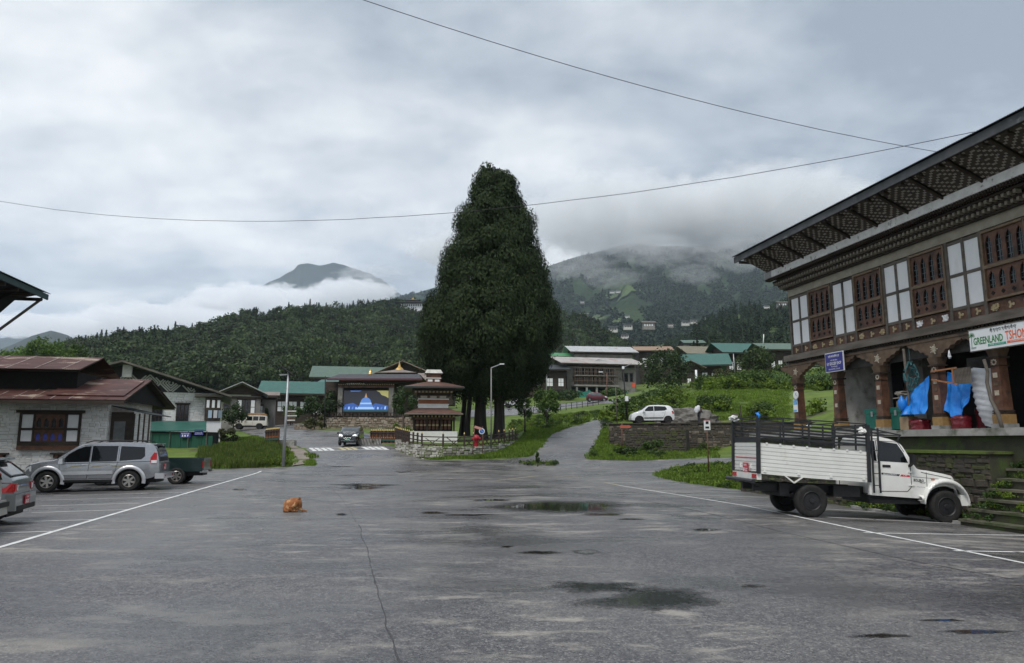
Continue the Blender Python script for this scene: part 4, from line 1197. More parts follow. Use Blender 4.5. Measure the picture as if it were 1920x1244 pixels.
# stack the goods stand on, dark
tag(MB().box(9.2, 10.05, -0.25, 0.4, 3.99, 4.3).build('stacked_carton', M_dark, None, False, lot(17.6, 27.2), SH_R), 'dark box on top of the sheet-wrapped bundle', 'box')
for (x0, x1, z1, y0, lab) in ((6.90, 7.5, 2.58, -0.30, 'shiny red plastic sack under the left blue tarpaulin'), (8.36, 8.95, 2.66, -0.12, 'shiny red plastic sack below the hanging blue tarpaulin'), (8.85, 9.30, 3.0, 0.35, 'dark red covered heap beside the pale bundle')):
 V, F = [], []
 for j in range(13):
  t = j / 12
  for i in range(16):
   a = 2 * math.pi * i / 16
   k = (abs(math.cos(a)) ** 4 + abs(math.sin(a)) ** 4) ** -0.25 * (0.9 + 0.22 * noise.noise(Vector((math.cos(a) * 2, math.sin(a) * 2 + t * 4, x0))))
   f = (1 - max(0, t - 0.75) ** 2 * 9)
   V.append(((x0 + x1) / 2 + (x1 - x0) / 2 * k * f * math.cos(a), y0 + 0.25 * k * f * math.sin(a), 2.21 + (z1 - 2.21) * t))
 for j in range(12):
  for i in range(16): F.append((j * 16 + i, j * 16 + (i + 1) % 16, (j + 1) * 16 + (i + 1) % 16, (j + 1) * 16 + i))
 F.append((12 * 16, 12 * 16 + 4, 12 * 16 + 8, 12 * 16 + 12))
 tag(link('red_sack', raw_mesh('red_sack', V, F, M_redp, True), None, lot(17.6, 27.2), SH_R), lab, 'sack')
M_greenbox = pm('green_tin', (0.008, 0.10, 0.075), (0.012, 0.13, 0.095), 3.0, 0.45)
for x0, x1, lab in ((4.50, 5.25, 'dark green metal trunk left of the second painted column'), (5.80, 6.28, 'dark green metal trunk right of the second painted column')):
 g = empty('metal_trunk', shopxyz((x0 + x1) / 2, 0.05, 2.2), SH_R, lab, 'trunk')
 w2 = (x1 - x0) / 2
 MB().box(-w2, w2, -0.25, 0.25, 0.06, 0.62).build('body', M_greenbox, g)
 MB().box(-w2 - 0.015, w2 + 0.015, -0.265, 0.265, 0.625, 0.80).build('lid', M_greenbox, g)
 MB().box(-0.05, 0.05, -0.28, -0.265, 0.52, 0.70).build('hasp', pm('steel', (0.4, 0.4, 0.4), rough=0.4, metal=0.8), g)
 for sx in (-1, 1): MB().box(sx * (w2 - 0.08) - 0.04, sx * (w2 - 0.08) + 0.04, -0.2, 0.2, 0.0, 0.06).build('foot', M_dark, g)
M_card = pm('cardboard', (0.24, 0.17, 0.10), (0.30, 0.22, 0.14), 5.0, 0.85)
for x, y, z, w, h, lab in ((6.05, 0.25, 3.0, 0.5, 0.22, 'cardboard carton lying on the right green trunk'), (6.72, -0.3, 2.2, 0.34, 0.45, 'cardboard carton standing behind the bamboo pole')):
 cb = empty('carton', shopxyz(x, y, z), SH_R + 0.1, lab, 'carton')
 MB().box(-w / 2, w / 2, -0.2, 0.2, 0, h).build('box', M_card, cb)
 MB().box(-w / 2, w / 2, -0.03, 0.03, h, h + 0.004).build('tape', M_pale, cb)
b = MB()
for i in range(9): b.cbox((rnd.uniform(-.2, .2), rnd.uniform(-.12, .12), 0.03 + 0.035 * i), (rnd.uniform(.3, .45), .25, .03), Matrix.Rotation(rnd.uniform(-.3, .3), 3, 'Z'))
tag(b.build('paper_heap', pm('old_paper', (0.45, 0.42, 0.36), (0.32, 0.28, 0.22), 9.0, 0.85), None, False, shopxyz(6.1, 0.2, 3.22), SH_R), 'untidy heap of papers on the carton above the trunk', 'papers')
# folding wooden frame (deck chair) hung over the tarpaulin
dc = empty('folding_frame', shopxyz(8.02, -0.45, 3.62), SH_R, 'folded wooden chair frame hung in front of the blue tarpaulin', 'chair')
M_pine_w = pm('orange_wood', (0.30, 0.12, 0.05), (0.36, 0.16, 0.07), 5.0, 0.6)
for p, q in (((0, 0, 0.40), (1.0, 0, 0.42)), ((0, 0, 0.15), (1.0, 0, -0.08)), ((0.85, 0, -0.05), (0.85, 0, 0.42))):
 MB().bar(p, q, 0.035, 0.045).build('rail', M_pine_w, dc)
for k in range(12): MB().box(0.90 + k * 0.052, 0.93 + k * 0.052, -0.01, 0.02, -0.08, 0.40).build('slat', M_gtimber, dc)
bp_ = MB(); bp_.tube([(0, 0, 0), (0.05, 0, 1.2), (0.0, 0, 2.7)], [0.05, 0.045, 0.04], 7)
tag(bp_.build('wooden_pole', M_gtimber, None, True, shopxyz(6.82, -0.35, 2.2), SH_R), 'grey wooden pole propped up to the beam between two columns', 'pole')
cs = MB(); cs.tube([(0, 0, 1.95), (0.08, 0, 1.6), (0.02, 0, 1.3), (0.10, 0, 0.8), (0.28, 0, 0.4), (0.36, 0, 0)], [0.045, 0.045, 0.05, 0.05, 0.055, 0.05], 7)
tag(cs.build('crooked_stick', M_gtimber, None, True, shopxyz(10.2, -0.62, 2.2), SH_R), 'crooked walking branch leaning on the right painted column', 'stick')
nb = MB()                                   # bag of netting
for i in range(60):
 a, c = rnd.uniform(0, 6.28), rnd.uniform(0, 1)
 r0 = 0.20 * math.sin(math.pi * min(1, c * 0.9 + 0.05)) + 0.02
 a2, c2 = a + rnd.uniform(-1.2, 1.2), min(1, max(0, c + rnd.uniform(-.3, .3)))
 r1_ = 0.20 * math.sin(math.pi * min(1, c2 * 0.9 + 0.05)) + 0.02
 nb.bar((r0 * math.cos(a), r0 * math.sin(a), -1.0 * c), (r1_ * math.cos(a2), r1_ * math.sin(a2), -1.0 * c2), 0.05, 0.02)
nb.bar((0, 0, 0), (0, 0, 0.55), 0.015)
tag(nb.build('net_bag', pm('teal_netting', (0.03, 0.10, 0.11), (0.06, 0.17, 0.18), 9.0, 0.7), None, False, shopxyz(7.0, -0.3, 4.45), SH_R), 'teal netting bundle hanging above the blue tarpaulin', 'netting')
tag(MB().lathe([(0.02, 0), (0.10, 0.05), (0.14, 0.2), (0.12, 0.34), (0.05, 0.42), (0.02, 0.5)], 10).build('plastic_bag', M_tarp, None, True, shopxyz(6.72, -0.5, 2.85), SH_R), 'small knotted blue plastic bag tied to the wooden pole', 'bag')
tag(MB().tube([(0, 0, 0), (0, 0, -0.18), (0.02, 0, -0.22), (0.06, 0, -0.2)], [0.012, 0.05, 0.06, 0.02], 7).build('light_bulb', M_signw, None, True, shopxyz(8.7, -0.35, 4.62), SH_R), 'white light bulb hanging under the bracket beam', 'lamp')
# ================================================================== terrace walls and steps in front of the shop house
def stone_wall(name, x0, x1, z0, z1, thick, mats, seed, sz=(0.45, 0.28), parent=None, loc=None, rz=None, topvar=0.0, face=0.06, kind='stuff'):
 """rubble wall face: irregular stones standing proud of a dark core; local x along, -y to the viewer"""
 q = random.Random(seed)
 mb = MB()
 z = z0
 while z < z1 - 0.03:
  h = min(sz[1] * q.uniform(0.65, 1.35), z1 - z)
  x = x0 + q.uniform(-sz[0], 0) * 0.5; dzr = q.uniform(-.25, .25) * h
  while x < x1:
   w = sz[0] * q.uniform(0.5, 1.6)
   a, c = max(x, x0), min(x + w, x1)
   if c - a > 0.05:
    g = min(0.025, h * 0.11)
    p = q.uniform(0.25, 1.0) * face
    zz0, zz1 = max(z0, z + g * q.random() + h * q.uniform(-.22, .22)), min(z1, z + h - g * q.uniform(0.3, 1.2) + h * q.uniform(-.22, .22))
    i = min(h, c - a) * 0.18
    mb.mi = q.randrange(len(mats))
    j = lambda: q.uniform(-0.5, 0.5) * i
    F0 = [(a + g, -0.0, zz0), (c - g, -0.0, zz0), (c - g, 0.0, zz1), (a + g, 0.0, zz1)]
    F1 = [(a + g + i + j(), -p, zz0 + i * .6 + j()), (c - g - i + j(), -p + j() * .2, zz0 + i * .6 + j()), (c - g - i + j(), -p, zz1 - i * .6 + j()), (a + g + i + j(), -p + j() * .2, zz1 - i * .6 + j())]
    mb.add(F0 + F1, [(4, 5, 6, 7), (0, 1, 5, 4), (1, 2, 6, 5), (2, 3, 7, 6), (3, 0, 4, 7)])
   x += w
  z += h
 o = mb.build(name, mats, parent, False, loc, rz)
 if kind: o['kind'] = kind
 return o
M_st1 = pm('wall_stone_a', (0.10, 0.085, 0.065), (0.17, 0.145, 0.11), 5.0, 0.9, 0.5, 20)
M_st2 = pm('wall_stone_b', (0.16, 0.145, 0.12), (0.24, 0.21, 0.17), 5.0, 0.9, 0.5, 20)
M_st3 = pm('wall_stone_c', (0.045, 0.038, 0.029), (0.08, 0.069, 0.052), 5.0, 0.9, 0.5, 20)
M_stm = pm('mossy_stone', (0.045, 0.050, 0.022), (0.075, 0.085, 0.03), 4.0, 0.92, 0.5, 20, c3=(0.05, 0.04, 0.03), c3scale=3.0)
M_std = pm('wet_dark_stone', (0.035, 0.030, 0.025), (0.065, 0.055, 0.045), 4.0, 0.8, 0.5, 20, c3=(0.045, 0.055, 0.02), c3scale=2.0)
rw = empty('retaining_wall', lot(15.5, 28.4), SH_R, 'dark mossy stone retaining wall below the shop house verandah', 'wall')
MB().box(0, 12.75, 0.0, 0.75, -0.6, 1.52).build('core', M_wetc, rw)
stone_wall('stonework', 0, 12.75, -0.35, 1.5, 0.1, [M_std, M_std, M_stm, M_st3], 5, (0.32, 0.19), rw)
MB().box(-0.1, 12.8, -0.1, 0.75, 1.525, 1.60).build('moss_ledge', M_moss, rw)
# stairs at the right end: treads run towards the camera
sr = empty('stone_steps', lot(14.4, 15.62, -0.3), SH_R, 'mossy stone steps climbing to the verandah right of the truck', 'steps')
for k in range(9):
 MB().box(0.02, 6.2, 0.0 + k * 0.31, 3.2, 0.0 + k * 0.245, 0.245 + k * 0.245 - 0.06).build('riser', M_wetc, sr)
 MB().box(0.0, 6.2, -0.04 + k * 0.31, 3.2, 0.245 + k * 0.245 - 0.058, 0.245 + k * 0.245).build('tread', pm('worn_step', (0.085, 0.08, 0.058), (0.14, 0.13, 0.095), 3.0, 0.85, 0.4, 15, c3=(0.05, 0.065, 0.025), c3scale=1.8, c3lo=0.48, c3hi=0.62), sr)
# kerb along the car park's right edge
kb = MB()
kp = [lot(14.6, 6), lot(14.6, 10), G(1920, 998), G(1786, 982), lot(14.6, 18), lot(15.0, 20.5)]
for a, c in zip(kp[:-1], kp[1:]): kb.bar(on(a, 0.03), on(c, 0.03), 0.16, 0.12)
tag(kb.build('kerb', M_conc), 'low concrete kerb edging the right of the car park', 'kerb', kind='structure')
# ---- stone terrace with the white car on it, right of the drive
TZ = 3.45
ta, tb = at(1141, 795, 63.5), at(1420, 795, 59.5)
td = Vector((tb.x - ta.x, tb.y - ta.y, 0)); TL = td.length; trz = math.atan2(td.y, td.x)
tw = empty('terrace_wall', (ta.x, ta.y, 0), trz, 'long dark stone terrace wall below the white hatchback', 'wall')
MB().box(0, TL + 14, 0.0, 0.5, -0.4, TZ - 0.1).build('core', M_std, tw)
stone_wall('stonework', 0, TL, 0.2, TZ - 0.1, 0.1, [M_st3, M_st3, M_std, M_st1], 9, (0.42, 0.2), tw)
MB().box(-0.1, TL + 14, -0.12, 0.55, TZ - 0.09, TZ).build('coping', M_st3, tw)
MB().box(0, 0.45, 0.0, 9, -0.3, TZ - 0.02).build('end_wall', M_st3, tw)
tt = MB(); tt.box(0.3, TL + 14, 0.3, 11, 0.0, TZ - 0.03)
t_ = tt.build('terrace', pm('trodden_earth', (0.09, 0.075, 0.055), (0.13, 0.11, 0.08), 1.0, 0.95, 0.4, 6), None, False, (ta.x, ta.y, 0), trz)
tag(t_, 'flat earth terrace where the white hatchback is parked', 'terrace', kind='structure')
# lower, older wall in front of it
fa, fb = at(1172, 812, 60.5), at(1286, 812, 58.5)
fd_ = Vector((fb.x - fa.x, fb.y - fa.y, 0)); FL = fd_.length
fw = empty('low_stone_wall', (fa.x, fa.y, 0), math.atan2(fd_.y, fd_.x), 'overgrown dark block of stonework projecting in front of the terrace wall', 'wall')
zf = at(1172, 808, 60).z
MB().box(0, FL, 0, 1.6, 0, zf).build('core', M_std, fw)
stone_wall('stonework', 0, FL, 0.5, zf, 0.1, [M_st3, M_stm, M_std], 19, (0.4, 0.2), fw)
# ================================================================== houses on the left
M_rust = pm('rusty_red_roof', (0.050, 0.019, 0.016), (0.100, 0.042, 0.034), 2.2, 0.6, 0.2, 20, stretch=(0.4, 1, 1), c3=(0.34, 0.27, 0.21), c3scale=1.3, c3lo=0.57, c3hi=0.66)
M_wstone = [pm('limewashed_stone_a', (0.78, 0.77, 0.745), (0.84, 0.83, 0.81), 6.0, 0.9, 0.5, 25), pm('limewashed_stone_b', (0.66, 0.645, 0.61), (0.78, 0.765, 0.74), 6.0, 0.9, 0.5, 25),
   pm('limewashed_stone_c', (0.74, 0.73, 0.70), (0.80, 0.79, 0.77), 6.0, 0.9, 0.5, 25)]
M_mortar = pm('dark_joints', (0.48, 0.465, 0.435), (0.62, 0.60, 0.57), 5.0, 0.95)
M_bluec = pm('blue_curtain', (0.05, 0.07, 0.32), (0.08, 0.10, 0.42), 7.0, 0.7)
def corrugated(x0, x1, y0, z0, y1, z1, pitch=0.1, amp=0.012):
 n = int((x1 - x0) / (pitch / 2)); V, F = [], []
 for i in range(n + 1):
  x = x0 + (x1 - x0) * i / n; d = amp * (1 if i % 2 else -1)
  V += [(x, y0, z0 + d), (x, y1, z1 + d)]
 for i in range(n): F.append((2 * i, 2 * i + 2, 2 * i + 3, 2 * i + 1))
 return V, F
def rabsel(parent, x0, x1, z0, z1, y, cols=4, side=True, curtain=False, M_b=None):
 """projecting timber window: frame, arched board with panes in two rows, white side panels, cornice above"""
 M_b = M_b or M_redwood
 f = MB()
 zm = (z0 + z1) / 2
 f.box(x0, x1, y - 0.12, y, z0, z0 + 0.22); f.box(x0, x1, y - 0.12, y, z1 - 0.08, z1); f.box(x0, x1, y - 0.12, y, zm - 0.04, zm + 0.06)
 xi = [x0, x1 - 0.1]
 sw = (x1 - x0) * 0.19 if side else 0.0
 if side: xi += [x0 + 0.1 + sw, x1 - 0.2 - sw]
 for x in xi: f.box(x, x + 0.1, y - 0.123, y, z0 + 0.001, z1 - 0.001)
 w = f.build('window', M_timber, parent)
 MB().box(x0 - 0.15, x1 + 0.15, y - 0.22, y, z1 + 0.002, z1 + 0.14).build('window_head', M_timber, w)
 a, c = (x0 + 0.2 + sw, x1 - 0.2 - sw) if side else (x0 + 0.1, x1 - 0.1)
 p = (c - a) / cols
 bd = MB()
 for i in range(cols):
  cx = a + p * (i + 0.5)
  light_board(bd, cx, zm + 0.06, z1 - 0.08, p, p * 0.62, 0.05, z1 - 0.08 - (z1 - zm) * 0.5, (z1 - zm) * 0.32, y - 0.09, y - 0.06)
  light_board(bd, cx, z0 + 0.22, zm - 0.04, p, p * 0.62, 0.06, zm - 0.04 - (zm - z0) * 0.42, (zm - z0) * 0.28, y - 0.09, y - 0.06)
  MB().box(cx - p * 0.34, cx + p * 0.34, y - 0.05, y - 0.02, zm + 0.08, z1 - 0.1).build('pane', M_glass, w)
  MB().box(cx - p * 0.34, cx + p * 0.34, y - 0.05, y - 0.02, z0 + 0.26, zm - 0.06).build('pane', M_bluec if curtain else M_glass, w)
 bd.build('arched_board', M_b, w)
 if side:
  for s0 in (x0 + 0.1, x1 - 0.1 - sw):
   for q0, q1 in ((z0 + 0.22, zm - 0.04), (zm + 0.06, z1 - 0.08)):
    MB().box(s0 + 0.02, s0 + sw - 0.02, y - 0.07, y, q0 + 0.02, q1 - 0.02).build('white_panel', M_panel, w)
 return w
# ---- low stone house with the rusty red roof
U0 = 41.0
rh = empty('stone_house', lot(-13.9, U0), LOT, 'white rubble stone house with a rusty red tin roof at far left', 'house')
MB().box(-14, 0.0, 0.06, 7.5, -1.5, 4.2).build('wall', M_mortar, rh)
stone_wall('stonework', -9.5, 0.0, -0.2, 4.0, 0.1, M_wstone, 31, (0.38, 0.125), rh, (0, 0.06, 0), 0, face=0.03)
stone_wall('stonework', 0.1, 7.4, -0.2, 4.0, 0.1, M_wstone, 32, (0.38, 0.125), rh, (0.0, 0.0, 0), R(90), face=0.03)
rabsel(rh, -4.15, -1.25, 1.62, 3.32, 0.0, 4, True, True)
MB().box(-4.15, -1.25, -0.125, 0, 1.40, 1.615).build('window_sill', M_redwood, rh)
# heads of the lower windows
for x0, x1 in ((-2.55, -0.2), (-6.9, -4.5)):
 b = MB(); b.box(x0, x1, -0.16, 0, 1.18, 1.27)
 b.box(x0 + 0.15, x1 - 0.15, -0.10, 0, 1.0, 1.175)
 hd = b.build('lower_window_head', M_timber, rh)
 for k in range(6):
  xx = x0 + 0.3 + k * (x1 - x0 - 0.6) / 5
  MB().box(xx - 0.06, xx + 0.06, -0.14, -0.1, 1.03, 1.16).build('beam_end', M_redwood, hd)
 MB().box(x0 + 0.3, x1 - 0.3, -0.05, 0, 0.2, 1.0).build('lower_window', M_dark, hd)
EZ_, EY_ = 3.98, -1.15
V, F = corrugated(-14, 1.15, EY_, EZ_, 3.1, EZ_ + 1.42)
rf = link('roof', raw_mesh('roof', V, F, M_rust), rh)
V, F = corrugated(-14, 1.15, 8.6, EZ_, 3.1, EZ_ + 1.42)
link('roof', raw_mesh('roof', V, F, M_rust), rh)
M_seam = pm('bare_tin_seam', (0.34, 0.30, 0.27), (0.17, 0.10, 0.08), 2.0, 0.6)
q = random.Random(4)
for row in range(3):                                             # overlapping sheets, each lifting a little
 y0 = EY_ + row * 1.42; z0 = EZ_ + row * 1.42 / 4.25 * 1.42
 for k in range(17):
  x = -13.6 + k * 0.86 + (row % 2) * 0.4
  if x > 1.0: continue
  MB().slab((x, y0, z0 + 0.022), (x + 0.05, y0, z0 + 0.022), (x + 0.05 + 0.02, y0 + 1.40, z0 + 0.49), (x + 0.02, y0 + 1.40, z0 + 0.49), 0.012).build('sheet_seam', M_seam if q.random() < 0.6 else M_rust, rf)
MB().box(-14, 1.1, EY_ + 0.02, EY_ + 0.08, EZ_ - 0.24, EZ_ - 0.03).build('eave_board', M_timber, rh)
MB().slab((-14, EY_ + .1, EZ_ - .04), (1.1, EY_ + .1, EZ_ - .04), (1.1, 3.1, EZ_ + 1.36), (-14, 3.1, EZ_ + 1.36), 0.06).build('roof_boards', M_timber, rh)
MB().slab((-14, 8.5, EZ_ - .04), (1.1, 8.5, EZ_ - .04), (1.1, 3.1, EZ_ + 1.36), (-14, 3.1, EZ_ + 1.36), 0.06).build('roof_boards', M_timber, rh)
b = MB(); b.prism([(-0.9, 4.0), (3.1, 5.2), (8.2, 4.0)], 0.62, 0.70, 'x'); b.build('gable_dark_fill', M_dark, rh)  # black sheet in place of the shade inside the open gable
# raised second roof
V, F = corrugated(-14, -1.55, -0.1, 5.62, 3.1, 6.62); up = link('upper_roof', raw_mesh('upper_roof', V, F, M_rust), rh)
V, F = corrugated(-14, -1.55, 6.3, 5.62, 3.1, 6.62); link('upper_roof', raw_mesh('upper_roof', V, F, M_rust), rh)
for k in range(9):
 x = -13.2 + k * 1.35
 MB().slab((x, -0.1, 5.645), (x + 0.06, -0.1, 5.645), (x + 0.1, 3.08, 6.64), (x + 0.04, 3.08, 6.64), 0.012).build('sheet_seam', M_seam, up)
MB().slab((-14, -.02, 5.57), (-1.6, -.02, 5.57), (-1.6, 3.1, 6.55), (-14, 3.1, 6.55), 0.05).build('roof_boards', M_timber, rh)
MB().box(-14, -1.9, 0.7, 5.5, 4.6, 5.55).build('attic_wall', M_dark, rh)
MB().slab((-2.8, -.6, 4.24), (0.9, -.6, 4.24), (0.9, 2.6, 5.32), (-2.8, 2.6, 5.32), 0.03).build('patch_sheet', M_rust, rh)
# porch at its right end: posts, rail, lean-to roof
MB().slab((0.1, 0.2, 3.75), (2.1, 0.2, 3.30), (2.1, 4.0, 3.30), (0.1, 4.0, 3.75), 0.05).build('porch_roof', M_tin_dark, rh)
MB().box(0.12, 1.2, 0.15, 0.25, 0.0, 3.4).build('porch_screen', M_timber, rh)
MB().box(0.3, 0.85, 0.10, 0.15, 1.9, 2.9).build('porch_window', pm('dusty_glass', (0.10, 0.11, 0.11), (0.16, 0.17, 0.17), 3.0, 0.3), rh)
for x in (1.25, 1.5, 1.75, 2.0): MB().box(x - 0.035, x + 0.035, 0.16, 0.23, 0.9, 3.32).build('porch_post', M_timber, rh)
MB().box(1.2, 2.05, 0.14, 0.25, 1.62, 1.70).build('porch_rail', M_redwood, rh)
MB().box(1.2, 2.05, 0.14, 0.25, 0.95, 1.03).build('porch_rail', M_redwood, rh)
for k in range(6): MB().box(1.25 + k * 0.14, 1.31 + k * 0.14, 0.17, 0.22, 1.03, 1.62).build('baluster', M_redwood, rh)
# ---- near building at the left edge: only its eave corner shows
nh = empty('corner_house', lot(-17.3, 33.6), LOT + math.pi / 2 * 0, 'dark green-edged roof corner of a tall house at the left edge', 'house')
MB().box(-9, 0.0, -22, 0.0, -0.5, 7.0).build('wall', M_lime, nh)
for k, (o_, z0, z1) in enumerate(((0.12, 6.2, 6.32), (0.28, 6.42, 6.52), (0.42, 6.62, 6.86))):
 MB().box(-9, o_, -22, o_, z0, z1).build('cornice', M_timber if k < 2 else M_gtimber, nh)
bm_ = MB().box(0.0, 0.10, -0.05, 0.05, 0, 0.09).mesh('bracket', M_pale)
for k in range(16): link('bracket', bm_, nh, (0.30, -k * 0.22 + 0.2, 6.53))
MB().box(-0.2, 0.14, -2.0, 0.14, 5.2, 6.19).build('timber_bay', M_redwood, nh)
V, F = [], []
n = 220
for i in range(n + 1):
 y = 2.0 - i * 0.11; d = 0.014 * (1 if i % 2 else -1)
 V += [(2.35, y, 8.62 + d), (-4.5, y, 10.6 + d), (-9, y, 9.3 + d)]
for i in range(n): F += [(3 * i, 3 * i + 3, 3 * i + 4, 3 * i + 1), (3 * i + 1, 3 * i + 4, 3 * i + 5, 3 * i + 2)]
link('roof', raw_mesh('roof', V, F, M_tin_dark), nh)
MB().slab((2.25, 1.95, 8.56), (2.25, -22, 8.56), (-4.5, -22, 10.5), (-4.5, 1.95, 10.5), 0.06).build('roof_boards', M_timber, nh)
MB().box(2.2, 2.27, -22, 1.97, 8.33, 8.58).build('eave_board', pm('green_eave', (0.03, 0.06, 0.062), (0.05, 0.085, 0.085), 2.0, 0.6), nh)
for k in range(8): MB().box(0.2, 2.18, 1.5 - k * 1.1, 1.62 - k * 1.1, 8.2, 8.34).build('rafter', M_timber, nh)
MB().prism([(-9, 7.0), (0.38, 6.87), (0.5, 7.3), (1.3, 8.2), (2.15, 8.4), (-4.5, 10.35), (-9, 9.1)], -22, 1.2).build('attic', M_dark, nh)
MB().bar((0.15, 1.0, 6.1), (2.1, 1.75, 8.35), 0.11).build('eave_strut', M_gtimber, nh)
MB().prism([(-8.5, 6.9), (0.3, 6.9), (0.6, 7.5), (1.75, 8.3), (-4, 9.9)], 0.05, 0.12).build('gable_dark_fill', M_dark, nh)
# ================================================================== the town
M_groof = pm('green_roof_sheet', (0.022, 0.088, 0.070), (0.036, 0.12, 0.096), 1.2, 0.45)
M_groof2 = pm('dull_green_roof', (0.07, 0.115, 0.085), (0.10, 0.15, 0.115), 1.2, 0.55)
M_tin = pm('bare_tin_roof', (0.44, 0.45, 0.45), (0.34, 0.35, 0.35), 0.8, 0.45, c3=(0.24, 0.20, 0.17), c3scale=0.7)
M_btin = pm('brown_tin_roof', (0.15, 0.12, 0.10), (0.22, 0.18, 0.155), 1.0, 0.6)
M_gwall = pm('grey_render', (0.19, 0.18, 0.165), (0.27, 0.255, 0.235), 0.8, 0.9, c3=(0.11, 0.10, 0.09), c3scale=0.5)
M_lattice = pm('lattice_black', (0.028, 0.027, 0.027), rough=0.8)
M_latw = pm('lattice_white', (0.50, 0.49, 0.47), (0.40, 0.39, 0.37), 4.0, 0.8)
def zat(px, py, Y): return at(px, py, Y).z
def win_far(parent, x0, x1, z0, z1, y, kind='w'):
 """small timber window: dark frame with white panels (w), dark lights (d) or both (b)"""
 w = MB().box(x0, x1, y - 0.10, y, z0, z1).build('window', M_timber, parent)
 MB().box(x0 - 0.12, x1 + 0.12, y - 0.2, y, z1 + 0.002, z1 + 0.14).build('window_head', M_timber, w)
 W = x1 - x0
 def grid(a, c, n, m_, nm, fr=0.08):
  for i in range(n):
   for (q0, q1) in ((z0 + 0.08, (z0 + z1) / 2 - 0.04), ((z0 + z1) / 2 + 0.04, z1 - 0.08)):
    MB().box(a + (c - a) * i / n + fr / 2, a + (c - a) * (i + 1) / n - fr / 2, y - 0.125, y - 0.09, q0, q1).build(nm, m_, w)
 if kind == 'w': grid(x0, x1, 2, M_panel, 'white_panel')
 elif kind == 'd': grid(x0, x1, 3, M_glass, 'pane')
 else:
  grid(x0, x0 + W * 0.25, 1, M_panel, 'white_panel'); grid(x1 - W * 0.25, x1, 1, M_panel, 'white_panel'); grid(x0 + W * 0.25, x1 - W * 0.25, 3, M_glass, 'pane')
 return w
def roof_pair(parent, w, y0, y1, ze, zr, oh, oy, mat_, ridge='x', x0=None, x1=None, t=0.1):
 a, c = (x0 if x0 is not None else -w / 2) - oh, (x1 if x1 is not None else w / 2) + oh
 ya, yc = y0 - oy, y1 + oy
 if ridge == 'x':
  ym = (ya + yc) / 2
  MB().slab((a, ya, ze), (c, ya, ze), (c, ym, zr), (a, ym, zr), t).build('roof', mat_, parent)
  MB().slab((a, yc, ze), (c, yc, ze), (c, ym, zr), (a, ym, zr), t).build('roof', mat_, parent)
  MB().box(a + .05, c - .05, ya + 0.03, ya + 0.09, ze - 0.34, ze - t - 0.01).build('eave_board', M_timber, parent)
  MB().prism([(ya + oy, ze - 0.15), (ym, zr - 0.3), (yc - oy, ze - 0.15)], a + oh, a + oh + 0.1, 'x').build('gable', M_timber, parent)
  MB().prism([(ya + oy, ze - 0.15), (ym, zr - 0.3), (yc - oy, ze - 0.15)], c - oh - 0.1, c - oh, 'x').build('gable', M_timber, parent)
 else:
  xm = (a + c) / 2
  MB().slab((a, ya, ze), (a, yc, ze), (xm, yc, zr), (xm, ya, zr), t).build('roof', mat_, parent)
  MB().slab((c, ya, ze), (c, yc, ze), (xm, yc, zr), (xm, ya, zr), t).build('roof', mat_, parent)
  MB().prism([(a + oh * 0.6, ze - 0.1), (xm, zr - 0.3), (c - oh * 0.6, ze - 0.1)], ya + oy, ya + oy + 0.1).build('gable', M_timber, parent)
def house(label, pxa, pxb, yr, ye, yb, Y, depth, rz, wall, roofm, wins=(), ridge='x', oh=1.0, oy=1.2, cat='house', name='town_house', cornice=True, rfrac=0.5, base=None, wmat=None, lower=None):
 A, B = at(pxa, yb, Y), at(pxb, yb, Y)
 w = (B.x - A.x) / max(0.3, math.cos(rz))
 zb, ze = A.z, zat((pxa + pxb) / 2, ye, Y - oy)
 zr = zat((pxa + pxb) / 2, yr, Y + (depth / 2 if ridge == 'x' else 0))
 r = empty(name, ((A.x + B.x) / 2, Y, 0), rz, label, cat)
 MB().box(-w / 2, w / 2, 0, depth, zb - 3, ze - 0.25).build('wall', wall, r)
 if cornice:
  MB().box(-w / 2 - 0.2, w / 2 + 0.2, -0.25, depth + 0.2, ze - 0.62, ze - 0.36).build('cornice', M_timber, r)
 roof_pair(r, w, 0, depth, ze, max(zr, ze + 0.4), oh, oy, roofm, ridge)
 hgt = ze - 0.6 - zb
 for fx0, fx1, fz0, fz1, kd in wins:
  win_far(r, -w / 2 + w * fx0, -w / 2 + w * fx1, zb + hgt * fz0, zb + hgt * fz1, 0.0, kd)
 if lower: MB().box(-w / 2 - 0.02, w / 2 + 0.02, -0.05, 0.0, zb - 1, zb + hgt * lower[0]).build('lower_wall', lower[1], r)
 return r, w, zb, ze
# ---- white stone house with the black-and-white lattice gable
LH_Y = 66.0
lx = at(237, 683, LH_Y).x; lxr = at(415, 740, LH_Y).x
LH_R = R(22)
lh = empty('lattice_house', (lxr - (lxr - lx) * 0.9 * math.cos(LH_R), LH_Y - (lxr - lx) * 0.9 * math.sin(LH_R), 0), LH_R, 'white stone house with a black and white lattice gable behind the green awning', 'house')
hw_ = (lxr - lx) * 0.9
zw, za, ze_ = zat(340, 738, LH_Y), zat(237, 684, LH_Y - 1.5), zat(424, 743, LH_Y - 1.5)
MB().box(-hw_ + 1, hw_, 0.07, 11, 0.2, zw).build('wall', M_mortar, lh)
stone_wall('stonework', 1.0, hw_ - 0.2, 1.0, zw, 0.1, M_wstone, 41, (0.55, 0.19), lh, (0, 0.07, 0), 0, face=0.03)
MB().prism([(-hw_ - 0.6, zw), (hw_ - 0.1, zw), (0, za - 0.2)], 0.0, 0.1).build('gable', M_lattice, lh)
